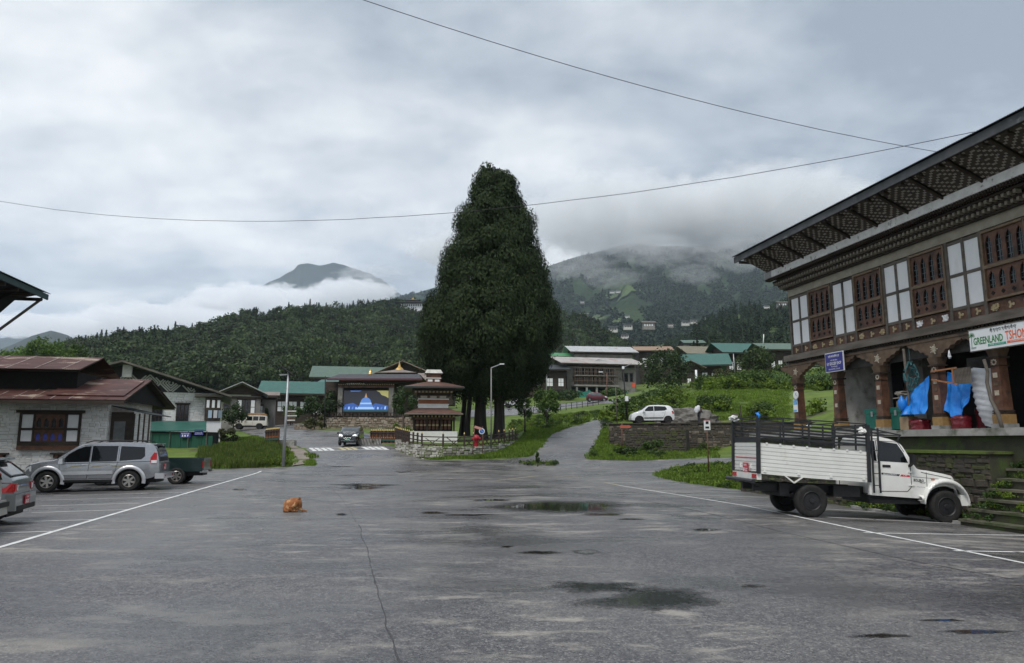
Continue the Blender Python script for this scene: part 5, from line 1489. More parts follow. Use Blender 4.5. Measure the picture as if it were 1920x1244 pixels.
for k in range(-1, 6):                                            # nested white diamonds
 cx = 0.4 + 1.75 * k
 for s_ in (0.22, 0.46, 0.70, 0.94):
  d = MB()
  for (ax, az), (bx, bz_) in (((-s_, 0), (0, s_)), ((0, s_), (s_, 0)), ((s_, 0), (0, -s_)), ((0, -s_), (-s_, 0))):
   p, q = Vector((cx + ax, -0.02, zw + 0.82 + az)), Vector((cx + bx, -0.02, zw + 0.82 + bz_))
   roofz = lambda x: za - 0.32 - (za - ze_) / (hw_ + 0.9) * abs(x)
   n_ = 6
   for i in range(n_):
    a, c = p.lerp(q, i / n_), p.lerp(q, (i + 1) / n_)
    if min(a.z, c.z) > zw + 0.02 and max(a.z - roofz(a.x), c.z - roofz(c.x)) < 0: d.bar(a, c, 0.12, 0.02, up=(0, 1, 0))
  if d.v: d.build('lattice_diamond', M_latw, lh)
for s_ in (-1, 1):
 MB().slab((0, -1.5, za), (s_ * (hw_ + 0.9), -1.5, ze_), (s_ * (hw_ + 0.9), 12, ze_), (0, 12, za), 0.12).build('roof', M_tin_dark, lh)
MB().bar((0, -1.52, za), (hw_ + 0.9, -1.52, ze_), 0.05, 0.16).build('barge_board', M_gtimber, lh)
MB().bar((0, -1.52, za), (-hw_ - 0.9, -1.52, ze_), 0.05, 0.16).build('barge_board', M_gtimber, lh)
MB().box(0.0, 0.75, -0.9, -0.4, zw + 1.2, za - 0.25).build('roof_post', M_latw, lh)
zs = lambda py: zat(340, py, LH_Y)
for pa, pb in ((286, 305), (330, 353)):
 xa, xb = (at(pa, 770, LH_Y).x - lx) * 0.9, (at(pb, 770, LH_Y).x - lx) * 0.9
 w_ = win_far(lh, xa, xb, zs(803), zs(760), 0.0, 'd')
 for i in range(5): MB().box(xa - 0.25 + i * (xb - xa + 0.3) / 4, xa - 0.12 + i * (xb - xa + 0.3) / 4, -0.26, -0.05, zs(757), zs(754)).build('beam_end', M_latw, w_)
xa, xb = (at(384, 770, LH_Y).x - lx) * 0.9, (at(414, 770, LH_Y).x - lx) * 0.9
MB().box(xa, xb, -1.0, 0.0, zs(790), zs(748)).build('timber_bay', M_timber, lh)
for i in range(3): MB().box(xa + 0.12 + i * 0.45, xa + 0.36 + i * 0.45, -1.02, -1.0, zs(766), zs(752)).build('white_panel', M_panel, lh)
MB().box(xa - 0.9, xb + 0.1, -1.15, 0.0, zs(746), zs(742)).build('cornice', M_gtimber, lh)
MB().box(xa, xb + 0.1, -0.9, 0.02, 1.0, zs(790)).build('bay_base', M_panel, lh)
# washing on the bay
for k, (dx, c) in enumerate(((0.3, (0.35, 0.45, 0.55)), (0.75, (0.5, 0.5, 0.52)), (1.15, (0.2, 0.25, 0.3)))):
 o = MB().box(0, 0.32, -0.02, 0.02, 0, 0.7).build('hung_cloth', pm('washing_%d' % k, c, rough=0.9), None, False, lh.matrix_basis @ Vector((xa + dx, -1.08, zs(785))), LH_R)
 tag(o, ('light blue', 'white', 'dark blue')[k] + ' cloth hung out on the bay of the lattice house', 'washing')
# ---- green awning shed with its sign boards
GS = 61.0
sa, sb = at(256, 800, GS).x, at(393, 800, GS).x
gs2 = empty('awning_shed', (sa, GS, 0), 0.0, 'long shed with a bright green awning below the lattice house', 'shed')
gw = sb - sa; gz0, gz1, gz2 = zat(320, 840, GS), zat(320, 808, GS), zat(320, 790, GS + 3)
MB().slab((-0.6, -0.6, gz1), (gw, -0.6, gz1), (gw - 1.6, 3, gz2), (-0.6, 3, gz2), 0.06).build('awning', M_groof, gs2)
MB().box(-0.5, gw - 0.4, 0.5, 3, gz0 - 1, gz1 - 0.1).build('back_wall', M_dark, gs2)
M_net = pm('green_shade_net', (0.008, 0.055, 0.035), (0.012, 0.08, 0.05), 1.5, 0.8, stretch=(4, 1, 0.2))
for k in range(8):
 x = -0.5 + k * (gw + 1.0) / 8
 MB().box(x, x + (gw + 1.0) / 8 - 0.03, -0.35, -0.30, gz0 - 0.6, zat(320, 812 if k < 6 else 818, GS)).build('net_panel', M_net, gs2)
for k in range(5): MB().cyl((k * gw / 4, -0.45, gz0 - 0.8), (k * gw / 4, -0.45, gz1 - 0.02), 0.035, n=6).build('post', M_gtimber, gs2)
for px_, py_, w_, h_, txt, lab in ((348, 816, 0.85, 0.42, 'SALE', 'dark blue banner with big pale letters on the shed front'), (373, 811, 0.75, 0.45, 'SHOP', 'small blue notice board beside the banner on the shed')):
 p = at(px_, py_, GS - 0.5)
 bd = empty('notice_board', p, 0, lab, 'sign')
 MB().box(-w_ / 2, w_ / 2, -0.03, 0, -h_ / 2, h_ / 2).build('board', M_blue, bd)
 if txt == 'SALE':
  script_marks(bd, frame_m((-0.36, -0.034, 0.06), (1, 0, 0), (0, 0, 1)), 0.7, 0.12, 7, M_letw, 21)
  text_obj('S A Y', 0.6, 0.18, M_letw, bd, frame_m((-0.3, -0.036, -0.15), (1, 0, 0), (0, 0, 1)), bold=0.04)
 else:
  for k in range(3): script_marks(bd, frame_m((-0.3, -0.034, 0.05 - 0.12 * k), (1, 0, 0), (0, 0, 1)), 0.6, 0.09, 8, M_letw, 30 + k)
# ---- houses further along the left road
house('grey rendered house with a pale tin roof behind the round bush', 418, 482, 717, 738, 800, 96, 9, 0.34, M_gwall, M_tin, [(0.40, 0.86, 0.42, 0.96, 'b'), (0.05, 0.22, 0.6, 0.9, 'd'), (0.5, 0.7, 0.05, 0.36, 'd')], 'y', 0.9, 1.2)
house('small dark shop with a tin lean-to beside the grey house', 478, 512, 735, 741, 795, 104, 6, 0.3, M_gwall, M_btin, [(0.1, 0.4, 0.3, 0.75, 'w')], 'x', 0.6, 0.8)
house('long timber house with a green roof left of the big screen', 500, 640, 716, 738, 795, 118, 10, 0.24, M_timber, M_groof, [(0.02, 0.12, 0.45, 0.85, 'w'), (0.16, 0.26, 0.45, 0.85, 'w'), (0.30, 0.40, 0.45, 0.85, 'w'), (0.44, 0.54, 0.45, 0.85, 'w'), (0.60, 0.72, 0.35, 0.7, 'w')], 'x', 1.2, 1.4)
house('grey house glimpsed between the lattice house and the road', 596, 660, 712, 722, 790, 128, 10, 0.0, M_gwall, M_groof, [(0.1, 0.4, 0.5, 0.9, 'w')], 'x', 1.0, 1.2)
house('dark hall with a striped white gable behind the screen building', 590, 720, 688, 708, 770, 150, 14, 0.2, M_tin_dark, M_groof2, [(0.5 + 0.05 * k, 0.53 + 0.05 * k, 0.7, 1.0, 'w') for k in range(8)], 'x', 1.0, 1.0, cornice=False)
house('brown timber house with a red-brown roof above the screen building', 712, 800, 678, 703, 770, 128, 12, -0.12, M_timber, pm('red_brown_tin', (0.20, 0.13, 0.11), (0.27, 0.19, 0.165), 1.0, 0.6), [(0.05, 0.2, 0.55, 0.85, 'w'), (0.7, 0.95, 0.5, 0.75, 'w')], 'y', 1.8, 1.5)
house('dark gabled house just left of the cypress', 762, 830, 700, 716, 780, 112, 10, 0.0, M_timber, M_btin, [(0.2, 0.34, 0.5, 0.8, 'w'), (0.4, 0.54, 0.5, 0.8, 'w'), (0.6, 0.74, 0.5, 0.8, 'w')], 'x', 1.0, 1.2)
tw_, _, _, _ = house('small dark turret roof peeping above the shrine', 818, 850, 666, 674, 720, 100, 4, 0.0, M_timber, M_tin_dark, [], 'y', 0.8, 0.8)
# ---- pavilion with the golden pinnacle
PV = 108.0
pv = empty('pavilion', at(745, 720, PV), 0.0, 'brown pavilion roof with a golden pinnacle behind the screen', 'pavilion')
MB().box(-1.6, 1.6, 0, 3.2, -2, 1.6).build('wall', M_redwood, pv)
MB().frustum(-3.1, 3.1, -1.5, 4.7, 1.6, -0.7, 0.7, 0.9, 2.3, 2.25).build('roof', M_btin, pv)
MB().lathe([(0.75, 2.2), (0.55, 2.5), (0.25, 2.75), (0.16, 3.0), (0.05, 3.5), (0.0, 3.9)], 12, (0, 1.6, 0)).build('pinnacle', pm('gilt', (0.55, 0.36, 0.12), rough=0.35, metal=0.7), pv)
for k in (-1, 1): MB().box(k * 0.5 - 0.2, k * 0.5 + 0.2, -0.03, 0, 0.2, 0.9).build('white_panel', M_panel, pv)
# ---- big outdoor screen under its own roof, on a stone terrace
SC = 92.0
sc0 = at(686, 776, SC)
sc = empty('screen_building', (sc0.x, SC, sc0.z), 0.0, 'roofed outdoor screen between stone pillars above a rubble terrace', 'screen')
mpp = 14.35                                   # pixels per metre there
MB().box(-5.6, 6.4, 0.6, 3.6, -1.5, 4.2).build('back_wall', M_timber, sc)
for px_ in (638, 733):
 MB().box((px_ - 686) / mpp - 0.3, (px_ - 686) / mpp + 0.3, -0.35, 0.5, -0.3, 3.35).build('stone_pillar', M_gwall, sc)
MB().box(-3.7, 3.6, -0.1, 0.3, 3.36, 3.66).build('carved_beam', M_redwood, sc)
dn = MB().box(-0.07, 0.07, -0.2, 0, 0, 0.12).mesh('dentil', M_gold)
for k in range(26): link('dentil', dn, sc, (-3.6 + k * 0.285, -0.1, 3.72))
MB().box(-3.9, 6.3, -0.35, 0.5, 3.88, 4.05).build('cornice', M_timber, sc)
MB().box(-4.9, 7.4, -1.3, -1.15, 4.25, 4.42).build('eave_board', pm('maroon_board', (0.13, 0.015, 0.03), (0.17, 0.02, 0.04), 2.0, 0.6), sc)
MB().slab((-4.9, -1.3, 4.46), (7.4, -1.3, 4.46), (6.6, 2.2, 5.35), (-4.2, 2.2, 5.35), 0.08).build('roof', pm('slate_tiles', (0.035, 0.035, 0.04), (0.07, 0.07, 0.075), 3.0, 0.7), sc)
MB().slab((-4.9, 5.0, 4.46), (7.4, 5.0, 4.46), (6.6, 2.2, 5.35), (-4.2, 2.2, 5.35), 0.08).build('roof', MATS['slate_tiles'], sc)
MB().lathe([(0.3, 5.3), (0.2, 5.6), (0.08, 5.8), (0, 6.1)], 10, (0, 2, 0)).build('pinnacle', MATS['gilt'], sc)
script_marks(sc, frame_m((-2.6, -0.36, 3.70), (1, 0, 0), (0, 0, 1)), 2.4, 0.26, 9, M_letw, 40)
MB().box(-3.05, 3.0, -0.12, 0.1, 0.15, 3.05).build('screen_frame', M_dark, sc)
so = MB().box(-2.95, 2.9, -0.14, -0.12, 0.25, 2.98).build('screen', glow('screen_night', (0.022, 0.023, 0.030), 0.4), sc)
def pic(poly, mat_, lay): return MB().prism(poly, -0.142 - 0.003 * lay, -0.14, 'y').build('picture', mat_, so)
S_bl, S_lb, S_db = glow('screen_blue', (0.09, 0.20, 0.52), 0.32), glow('screen_pale_blue', (0.26, 0.42, 0.72), 0.38), glow('screen_deep_blue', (0.03, 0.08, 0.28), 0.4)
S_gd, S_ye, S_tn = glow('screen_gold', (0.40, 0.24, 0.12), 0.35), glow('screen_yellow', (0.34, 0.32, 0.12), 0.35), glow('screen_teal', (0.02, 0.06, 0.08), 0.4)
pic([(-2.95, 0.25), (2.9, 0.25), (2.9, 0.52), (-2.95, 0.52)], S_tn, 1)
pic([(1.3, 2.98), (2.9, 2.98), (2.9, 2.0), (2.5, 2.25), (2.0, 2.4), (1.75, 2.75)], S_ye, 1)
pic([(-2.1, 2.98), (-0.6, 2.98), (-0.9, 2.86), (-2.0, 2.84)], S_bl, 1)
pic([(-2.95, 0.52), (2.9, 0.52), (2.9, 1.02), (2.2, 1.15), (1.2, 1.35), (0.8, 1.0), (-1.0, 1.0), (-1.7, 1.4), (-2.95, 1.1)], S_db, 2)
for k in range(12):
 x = -2.8 + k * 0.47
 if abs(x) < 0.9: continue
 pic([(x, 0.55), (x + 0.22, 0.55), (x + 0.26, 0.8 + 0.1 * (k % 3)), (x + 0.05, 0.78 + 0.1 * (k % 2))], S_lb if k % 2 else S_bl, 3)
pic([(-1.2, 0.55), (1.1, 0.55), (0.95, 0.85), (-1.0, 0.85)], S_lb, 4)
pic([(-0.95, 0.86), (0.9, 0.86), (0.78, 1.2), (-0.82, 1.2)], S_bl, 4)
pic([(-0.80, 1.21), (0.75, 1.21), (0.70, 1.42), (-0.74, 1.42)], S_lb, 4)
pic([(-0.70 + 0.0, 1.43)] + [(-0.02 + 0.68 * math.cos(a), 1.43 + 0.66 * math.sin(a)) for a in [math.pi * (1 - i / 14) for i in range(15)]], S_bl, 4)
pic([(-0.2, 2.08), (0.16, 2.08), (0.06, 2.4), (-0.02, 2.68), (-0.10, 2.4)], S_gd, 5)
# rail in front of the screen and the two tiers of rubble wall
b = MB()
for k in range(14): MB().box(-6.6 + k * 1.0, -6.42 + k * 1.0, -1.7, -1.55, -0.55, 0.05).build('rail_post', M_timber, sc)
for z in (-0.02, -0.4): MB().box(-6.7, 6.8, -1.68, -1.58, z, z + 0.09).build('rail', M_timber, sc)
for k in range(13): MB().cbox((-6.0 + k * 1.0, -1.62, -0.22), (0.36, 0.05, 0.36), Matrix.Rotation(R(45), 3, 'Y')).build('rail_cross', M_timber, sc)
rt = empty('rubble_terrace', (sc0.x, SC - 2.0, 0), 0.0, 'two-tier brown rubble terrace wall under the outdoor screen', 'wall')
zt0, zt1, zt2 = zat(686, 811, SC - 4), zat(686, 797, SC - 3), zat(686, 783, SC - 2)
M_rub = [pm('rubble_a', (0.20, 0.155, 0.11), (0.29, 0.235, 0.175), 4.0, 0.9), pm('rubble_b', (0.13, 0.10, 0.07), (0.20, 0.16, 0.115), 4.0, 0.9), pm('rubble_c', (0.26, 0.22, 0.17), (0.34, 0.30, 0.24), 4.0, 0.9)]
MB().box(-6.8, 7.2, 0, 6, zt0 - 1, zt2).build('core', M_std, rt); stone_wall('stonework', -6.8, 7.2, zt1 - 0.2, zt2, 0.1, M_rub, 51, (0.5, 0.25), rt)
MB().box(-8.0, 9.0, -2, 0, zt0 - 1, zt1).build('lower_core', M_std, rt); stone_wall('stonework', -8.0, 9.0, zt0 - 0.5, zt1, 0.1, M_rub, 52, (0.5, 0.25), rt, (0, -2, 0))
# ---- right side: house being built, with scaffold, and its neighbours
cb_, cw, czb, cze = house('half-built grey house wrapped in bamboo scaffolding', 1062, 1196, 671, 682, 742, 178, 16, 0.22, M_gwall, pm('patchy_tin_roof', (0.40, 0.37, 0.35), (0.27, 0.25, 0.23), 0.5, 0.6, c3=(0.28, 0.15, 0.13), c3scale=0.3), [(0.80, 0.88, 0.5, 0.78, 'd'), (0.91, 0.95, 0.5, 0.78, 'd')], 'x', 2.2, 2.4)
zf = lambda py: zat(1120, py, 175)
MB().box(-cw * 0.42, cw * 0.18, -2.6, 0, zf(706), zf(704)).build('balcony_slab', M_gwall, cb_)
MB().box(-cw * 0.44, cw * 0.2, -2.6, 0.0, zf(725), zf(722)).build('floor_slab', M_gwall, cb_)
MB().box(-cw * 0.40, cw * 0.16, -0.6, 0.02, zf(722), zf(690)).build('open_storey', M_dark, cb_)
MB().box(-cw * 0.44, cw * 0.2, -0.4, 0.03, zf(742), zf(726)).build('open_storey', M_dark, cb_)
for k in range(34):
 x = -cw * 0.43 + k * cw * 0.60 / 33
 MB().bar((x, -2.5, zf(723)), (x + rnd.uniform(-.25, .25), -2.4, zf(690) + rnd.uniform(-.3, .3)), 0.10).build('scaffold_pole', M_gtimber if k % 3 else M_brownw, cb_)
for k in range(5):
 x = -cw * 0.40 + k * cw * 0.14
 MB().box(x - 0.22, x + 0.22, -2.4, -2.0, czb - 2, zf(726)).build('concrete_pillar', M_conc, cb_)
for py in (690, 698, 706, 715): MB().bar((-cw * 0.45, -2.7, zf(py)), (cw * 0.21, -2.7, zf(py) + rnd.uniform(-.2, .2)), 0.10).build('scaffold_rail', M_brownw, cb_)
MB().prism([(-3.2, cze + 0.2), (0, cze + 1.7), (5.5, cze + 0.3)], 2.0, 2.3).build('roof_gable', M_tin, cb_)
nw = MB().box(0, 0.08, 0, 0.08, 0, 0.1)
n0, n1 = at(1030, 745, 168), at(1178, 745, 170)
nt = empty('shade_net_fence', n0, math.atan2(n1.y - n0.y, n1.x - n0.x), 'teal shade netting stretched along the building site', 'fence')
V, F = [], []; L_ = (n1 - n0).length
for i in range(31):
 t = i / 30; dz = 0.25 * math.sin(i * 1.3) + 0.2 * math.sin(i * 0.5); V += [(L_ * t, 0.3 * math.sin(i * 2.1), -0.9), (L_ * t, 0.3 * math.sin(i * 2.1), 1.0 + dz + (0.5 if 10 < i < 16 else 0))]
for i in range(30): F.append((2 * i, 2 * i + 2, 2 * i + 3, 2 * i + 1))
link('netting', raw_mesh('netting', V, F, pm('teal_net', (0.015, 0.16, 0.12), (0.03, 0.22, 0.17), 0.6, 0.8)), nt)
for i in range(7): MB().cyl((L_ * i / 6, 0.1, -1.2), (L_ * i / 6, 0.1, 1.3), 0.06, n=5).build('post', M_gtimber, nt)
bo = at(1188, 722, 172); bb = empty('banner', bo, 0, 'bright orange-red banner at the corner of the half-built house', 'banner')
MB().box(-0.4, 0.4, -0.03, 0, -0.5, 0.5).build('cloth', pm('orange_cloth', (0.62, 0.09, 0.04), rough=0.8), bb); MB().cyl((0.5, 0, -3), (0.5, 0, 5), 0.07, n=6).build('pole', M_gtimber, bb)
house('brown timber house with white windows right of the cypress', 1002, 1062, 684, 692, 745, 172, 12, 0.1, M_timber, M_tin_dark, [(0.06, 0.2, 0.42, 0.75, 'w'), (0.36, 0.58, 0.42, 0.75, 'w'), (0.75, 0.92, 0.42, 0.75, 'w')], 'x', 1.0, 1.2, lower=(0.28, M_dark))
house('dark timber house whose eave touches the cypress foliage', 955, 1004, 690, 696, 748, 165, 12, 0.0, M_timber, M_btin, [(0.1, 0.3, 0.45, 0.75, 'w'), (0.6, 0.85, 0.45, 0.75, 'w')], 'x', 1.0, 1.2)
house('low house with a vivid green roof edge beside the cypress', 1036, 1078, 662, 668, 700, 205, 10, 0.1, M_timber, pm('vivid_green_roof', (0.04, 0.20, 0.07), rough=0.5), [], 'x', 0.8, 1.0)
house('long house with a weathered tin roof behind the building site', 1078, 1188, 650, 660, 720, 205, 14, 0.12, M_gwall, M_tin, [(0.78, 0.84, 0.4, 0.7, 'w'), (0.87, 0.93, 0.4, 0.7, 'w')], 'x', 1.6, 1.6)
house('house with a brown roof and three white windows above the round tree', 1200, 1258, 650, 657, 710, 215, 12, -0.04, M_timber, pm('orange_brown_tin', (0.26, 0.17, 0.11), rough=0.6), [(0.10, 0.26, 0.45, 0.8, 'w'), (0.36, 0.5, 0.45, 0.8, 'w'), (0.62, 0.76, 0.45, 0.8, 'w')], 'x', 1.4, 1.4)
house('pale many-windowed block standing alone above the town', 1285, 1322, 638, 643, 672, 330, 12, 0.0, M_gwall, M_groof2, [(0.06 + 0.17 * k, 0.17 + 0.17 * k, 0.5, 0.85, 'w') for k in range(5)] + [(0.15 + 0.2 * k, 0.26 + 0.2 * k, 0.05, 0.35, 'w') for k in range(4)], 'x', 0.8, 1.0)
house('house with a teal double roof and red base behind the shrubs', 1302, 1352, 664, 684, 735, 160, 12, -0.2, M_timber, M_groof, [(0.04, 0.18, 0.45, 0.8, 'w'), (0.32, 0.52, 0.42, 0.82, 'w'), (0.66, 0.8, 0.45, 0.8, 'w')], 'x', 2.4, 2.0, lower=(0.34, pm('red_painted_wall', (0.22, 0.03, 0.03), (0.3, 0.05, 0.045), 1.0, 0.7)))
house('brown timber porch house in front of the teal roofed house', 1278, 1312, 677, 690, 740, 152, 8, -0.1, M_timber, M_btin, [(0.35, 0.55, 0.3, 0.7, 'w')], 'y', 1.4, 1.6)
house('long brown-roofed house above the teal roofed one', 1298, 1384, 650, 664, 715, 192, 12, 0.12, M_timber, pm('moss_brown_tin', (0.14, 0.125, 0.085), (0.19, 0.17, 0.12), 0.6, 0.65), [(0.64, 0.80, 0.42, 0.8, 'w')], 'x', 2.0, 1.8)
house('timber house with a bright green roof left of the dark tree', 1362, 1446, 644, 661, 715, 182, 12, 0.1, M_timber, M_groof, [(0.06, 0.16, 0.42, 0.75, 'w'), (0.24, 0.34, 0.42, 0.75, 'w'), (0.42, 0.5, 0.42, 0.7, 'd'), (0.8, 0.9, 0.42, 0.75, 'w')], 'x', 1.6, 1.8)
house('timber house with a dull green roof next to the shop house eave', 1442, 1520, 644, 655, 715, 172, 12, 0.05, M_timber, M_groof2, [(0.06, 0.16, 0.42, 0.72, 'w'), (0.24, 0.34, 0.42, 0.72, 'w'), (0.42, 0.52, 0.42, 0.72, 'w'), (0.62, 0.72, 0.42, 0.72, 'w')], 'x', 1.4, 1.6)
# ---- little houses up the hillsides
def hillhouse(px, py, Y, wpx, lab, white=True):
 p = at(px, py, Y); s = wpx / FPX * Y
 h = empty('hillside_house', p, 0.0, lab, 'house', 'houses scattered up the hillside')
 MB().box(-s / 2, s / 2, 0, s * 0.6, -s * 0.3, s * 0.30).build('wall', M_lime if white else M_gwall, h)
 MB().slab((-s * 0.62, -s * 0.12, s * 0.32), (s * 0.62, -s * 0.12, s * 0.32), (s * 0.62, s * 0.3, s * 0.46), (-s * 0.62, s * 0.3, s * 0.46), s * 0.03).build('roof', M_tin_dark if white else M_btin, h)
 MB().slab((-s * 0.62, s * 0.72, s * 0.32), (s * 0.62, s * 0.72, s * 0.32), (s * 0.62, s * 0.3, s * 0.46), (-s * 0.62, s * 0.3, s * 0.46), s * 0.03).build('roof', M_tin_dark if white else M_btin, h)
 n = 4
 for k in range(n):
  x = -s * 0.42 + k * s * 0.84 / n
  MB().box(x, x + s * 0.13, -s * 0.012, 0.0, s * 0.02, s * 0.2).build('window', M_dark if white else M_panel, h)
for a in ((1150, 619, 620, 16, 'leftmost white house in the row above the roofs', True), (1178, 614, 640, 16, 'second white house in the row above the roofs, half in trees', True), (1217, 612, 600, 22, 'grey house with white windows alone on the slope above the round tree', False), (1172, 632, 520, 14, 'lowest white house of the row among the conifers', True),
   (1286, 607, 660, 14, 'left of two bright white houses high above the town', True), (1301, 604, 660, 13, 'right of two bright white houses high above the town', True), (1258, 612, 680, 10, 'small pale house left of the two white houses', False), (1322, 598, 640, 8, 'tiny white house right of the two white houses', True), (1372, 597, 600, 6, 'tiny white hut among the pines of the right slope', True),
   (1438, 576, 560, 10, 'small white house high among trees left of the eave', True), (1468, 573, 560, 18, 'row house with white windows just left of the shop house wall', False), (1464, 590, 520, 11, 'white house below the row house near the shop house', True), (1345, 604, 640, 6, 'smallest hut in the middle of the pine slope', True),
   (1148, 548, 1720, 9, 'left white farmhouse on the green fields of the mountain', True), (1159, 547, 1720, 9, 'right white farmhouse on the green fields of the mountain', True), (1176, 594, 1250, 9, 'white farmhouse below the mountain fields', True), (1092, 568, 1500, 8, 'yellowish farmhouse at the left of the mountain fields', False), (1252, 529, 2000, 5, 'tiny white house high on the mountain flank', True), (1096, 593, 1250, 14, 'low long farmhouse at the foot of the mountain fields', False)):
 hillhouse(*a)
# ---- monastery fortress on the ridge
DZ = 560.0
d0 = at(772, 577, DZ); s1 = DZ / FPX
dz = empty('hilltop_monastery', d0, 0.0, 'white monastery with tiered roof on the wooded ridge left of the cypress', 'monastery')
MB().box(-24 * s1, 24 * s1, 0, 12, -8, 9 * s1).build('wall', M_panel, dz)
for k in range(11): MB().box((-22 + k * 4.2) * s1, (-20.4 + k * 4.2) * s1, -0.15, 0, 2.5 * s1, 6.5 * s1).build('window', M_timber, dz)
MB().box(-25 * s1, 25 * s1, -0.4, 12.4, 7.4 * s1, 9.2 * s1).build('red_band', M_redwood, dz)
MB().frustum(-33 * s1, 33 * s1, -3, 15, 9.3 * s1, -14 * s1, 14 * s1, 3, 9, 13 * s1).build('roof', M_tin_dark, dz)
MB().box(-9 * s1, 9 * s1, 3.5, 8.5, 12 * s1, 15.5 * s1).build('upper_storey', M_redwood, dz)
MB().frustum(-14 * s1, 14 * s1, 2, 10, 15.5 * s1, -4 * s1, 4 * s1, 5, 7, 18.5 * s1).build('upper_roof', M_tin_dark, dz)
MB().lathe([(3 * s1, 18.4 * s1), (2 * s1, 20 * s1), (0.8 * s1, 21 * s1), (0, 24 * s1)], 8, (0, 6, 0)).build('pinnacle', MATS['gilt'], dz)
# ================================================================== the great cypress
CY = 65.0
cyp = empty('cypress_tree', at(920, 818, CY), 0.0, 'giant dark cypress with several trunks standing in the fenced island', 'tree')
M_cyp = leafmat('cypress_sprays', (0.011, 0.022, 0.006), (0.023, 0.040, 0.010), (0.042, 0.063, 0.015), 0.10, 0.0, 0.75)
_prof = [(308, 919, 932), (320, 899, 950), (342, 884, 966), (384, 871, 982), (425, 851, 1006), (467, 843, 1013), (488, 825, 1021), (550, 810, 1037), (592, 790, 1048), (634, 780, 1051), (663, 784, 1044), (690, 802, 1030), (712, 826, 1008), (728, 850, 990)]
_ys = [p[0] for p in _prof]
def crown_at(py):
 a, c = np.interp(py, _ys, [p[1] for p in _prof]), np.interp(py, _ys, [p[2] for p in _prof])
 A, B = at(a, py, CY), at(c, py, CY)
 return (A.x + B.x) / 2 - cyp.location.x, (B.x - A.x) / 2, A.z - cyp.location.z
rc = np.random.RandomState(77)
P_, N_ = [], []
for k in range(860):                                            # billows of foliage over the crown's skin
 py = 314 + (728 - 314) * rc.uniform(0, 1) ** 0.72
 cx, rr, z = crown_at(py)
 a = rc.uniform(0, 2 * np.pi)
 big = rc.uniform(0.6, 1.3) * min(1.0, 0.26 + rr / 5.0)
 rr *= 1 + 0.07 * noise.noise(Vector((math.cos(a) * 2.2, math.sin(a) * 2.2, z * 0.55)))
 q = rc.uniform(0.82, 1.0) if rc.rand() < 0.8 else rc.uniform(0.35, 0.75)
 c = np.array([cx + (rr - big * 0.55) * q * math.cos(a), (rr * 0.95 - big * 0.55) * q * math.sin(a), z])
 n = int(360 * big * big + 60)
 d = rc.normal(size=(n, 3)); d /= np.linalg.norm(d, axis=1)[:, None]
 d[:, 2] = np.where(d[:, 2] < -0.2, d[:, 2] * rc.uniform(0.3, 2.2, n), d[:, 2])
 P_.append(c + d * (big * rc.uniform(0.7, 1.02, n))[:, None] * [1.0, 1.0, 1.15]); N_.append(d + np.array([math.cos(a), math.sin(a), 0.3]) * 0.4)
for k in range(150):                                             # ragged tips hanging out of the lower crown
 cx, rr, z = crown_at(rc.uniform(690, 735)); a = rc.uniform(0, 6.28); q = rc.uniform(0.3, 0.98)
 n = 40
 t = rc.uniform(0, 1, n)
 P_.append(np.stack([cx + rr * q * math.cos(a) + rc.normal(0, 0.16, n), rr * q * math.sin(a) + rc.normal(0, 0.16, n), z - t * rc.uniform(0.4, 1.5)], -1)); N_.append(rc.normal(size=(n, 3)))
P_, N_ = np.vstack(P_), np.vstack(N_)
V, F = leaves(P_, N_, 0.27, rc, 2.2, 0.6, 0.38)
link('crown', raw_mesh('crown', V, F, M_cyp), cyp)
M_cbark = pm('cypress_bark', (0.020, 0.017, 0.015), (0.050, 0.043, 0.037), 3.0, 0.95, 1.0, 12, stretch=(1.5, 1.5, 0.12))
g0 = cyp.location
for pxb, pxt, wpx, yb in ((902, 905, 21, 820), (936, 930, 19, 818), (866, 872, 9, 812), (878, 885, 9, 812)):
 A, B = at(pxb, yb + 6, CY) - g0, at(pxt, 640, CY) - g0
 r0 = wpx / 2 * CY / FPX
 dy = rnd.uniform(-1.2, 1.2) if wpx < 12 else 0
 t = MB(); pts, rs = [], []
 nseg = 9
 V, F = [], []
 for i in range(nseg + 1):
  s = i / nseg; c = A.lerp(B, s) + Vector((0.1 * math.sin(s * 5 + pxb), dy + 0.1 * math.cos(s * 4), 0))
  for j in range(18):
   a = 2 * math.pi * j / 18
   fl = r0 * (1.0 + 0.35 * math.exp(-s * 9)) * (1 + 0.13 * math.sin(a * 5 + pxb + s * 1.5) + 0.06 * math.sin(a * 11 + s * 3)) * (1 - 0.25 * s)
   V.append((c.x + fl * math.cos(a), c.y + fl * math.sin(a), c.z))
 for i in range(nseg):
  for j in range(18): F.append((i * 18 + j, i * 18 + (j + 1) % 18, (i + 1) * 18 + (j + 1) % 18, (i + 1) * 18 + j))
 link('trunk', raw_mesh('trunk', V, F, M_cbark, True), cyp)
tk = MB(); tk.tube([at(918, 700, CY) - g0, at(920, 560, CY) - g0, at(924, 330, CY) - g0], [0.55, 0.4, 0.06], 8); tk.build('trunk', M_cbark, cyp, True)
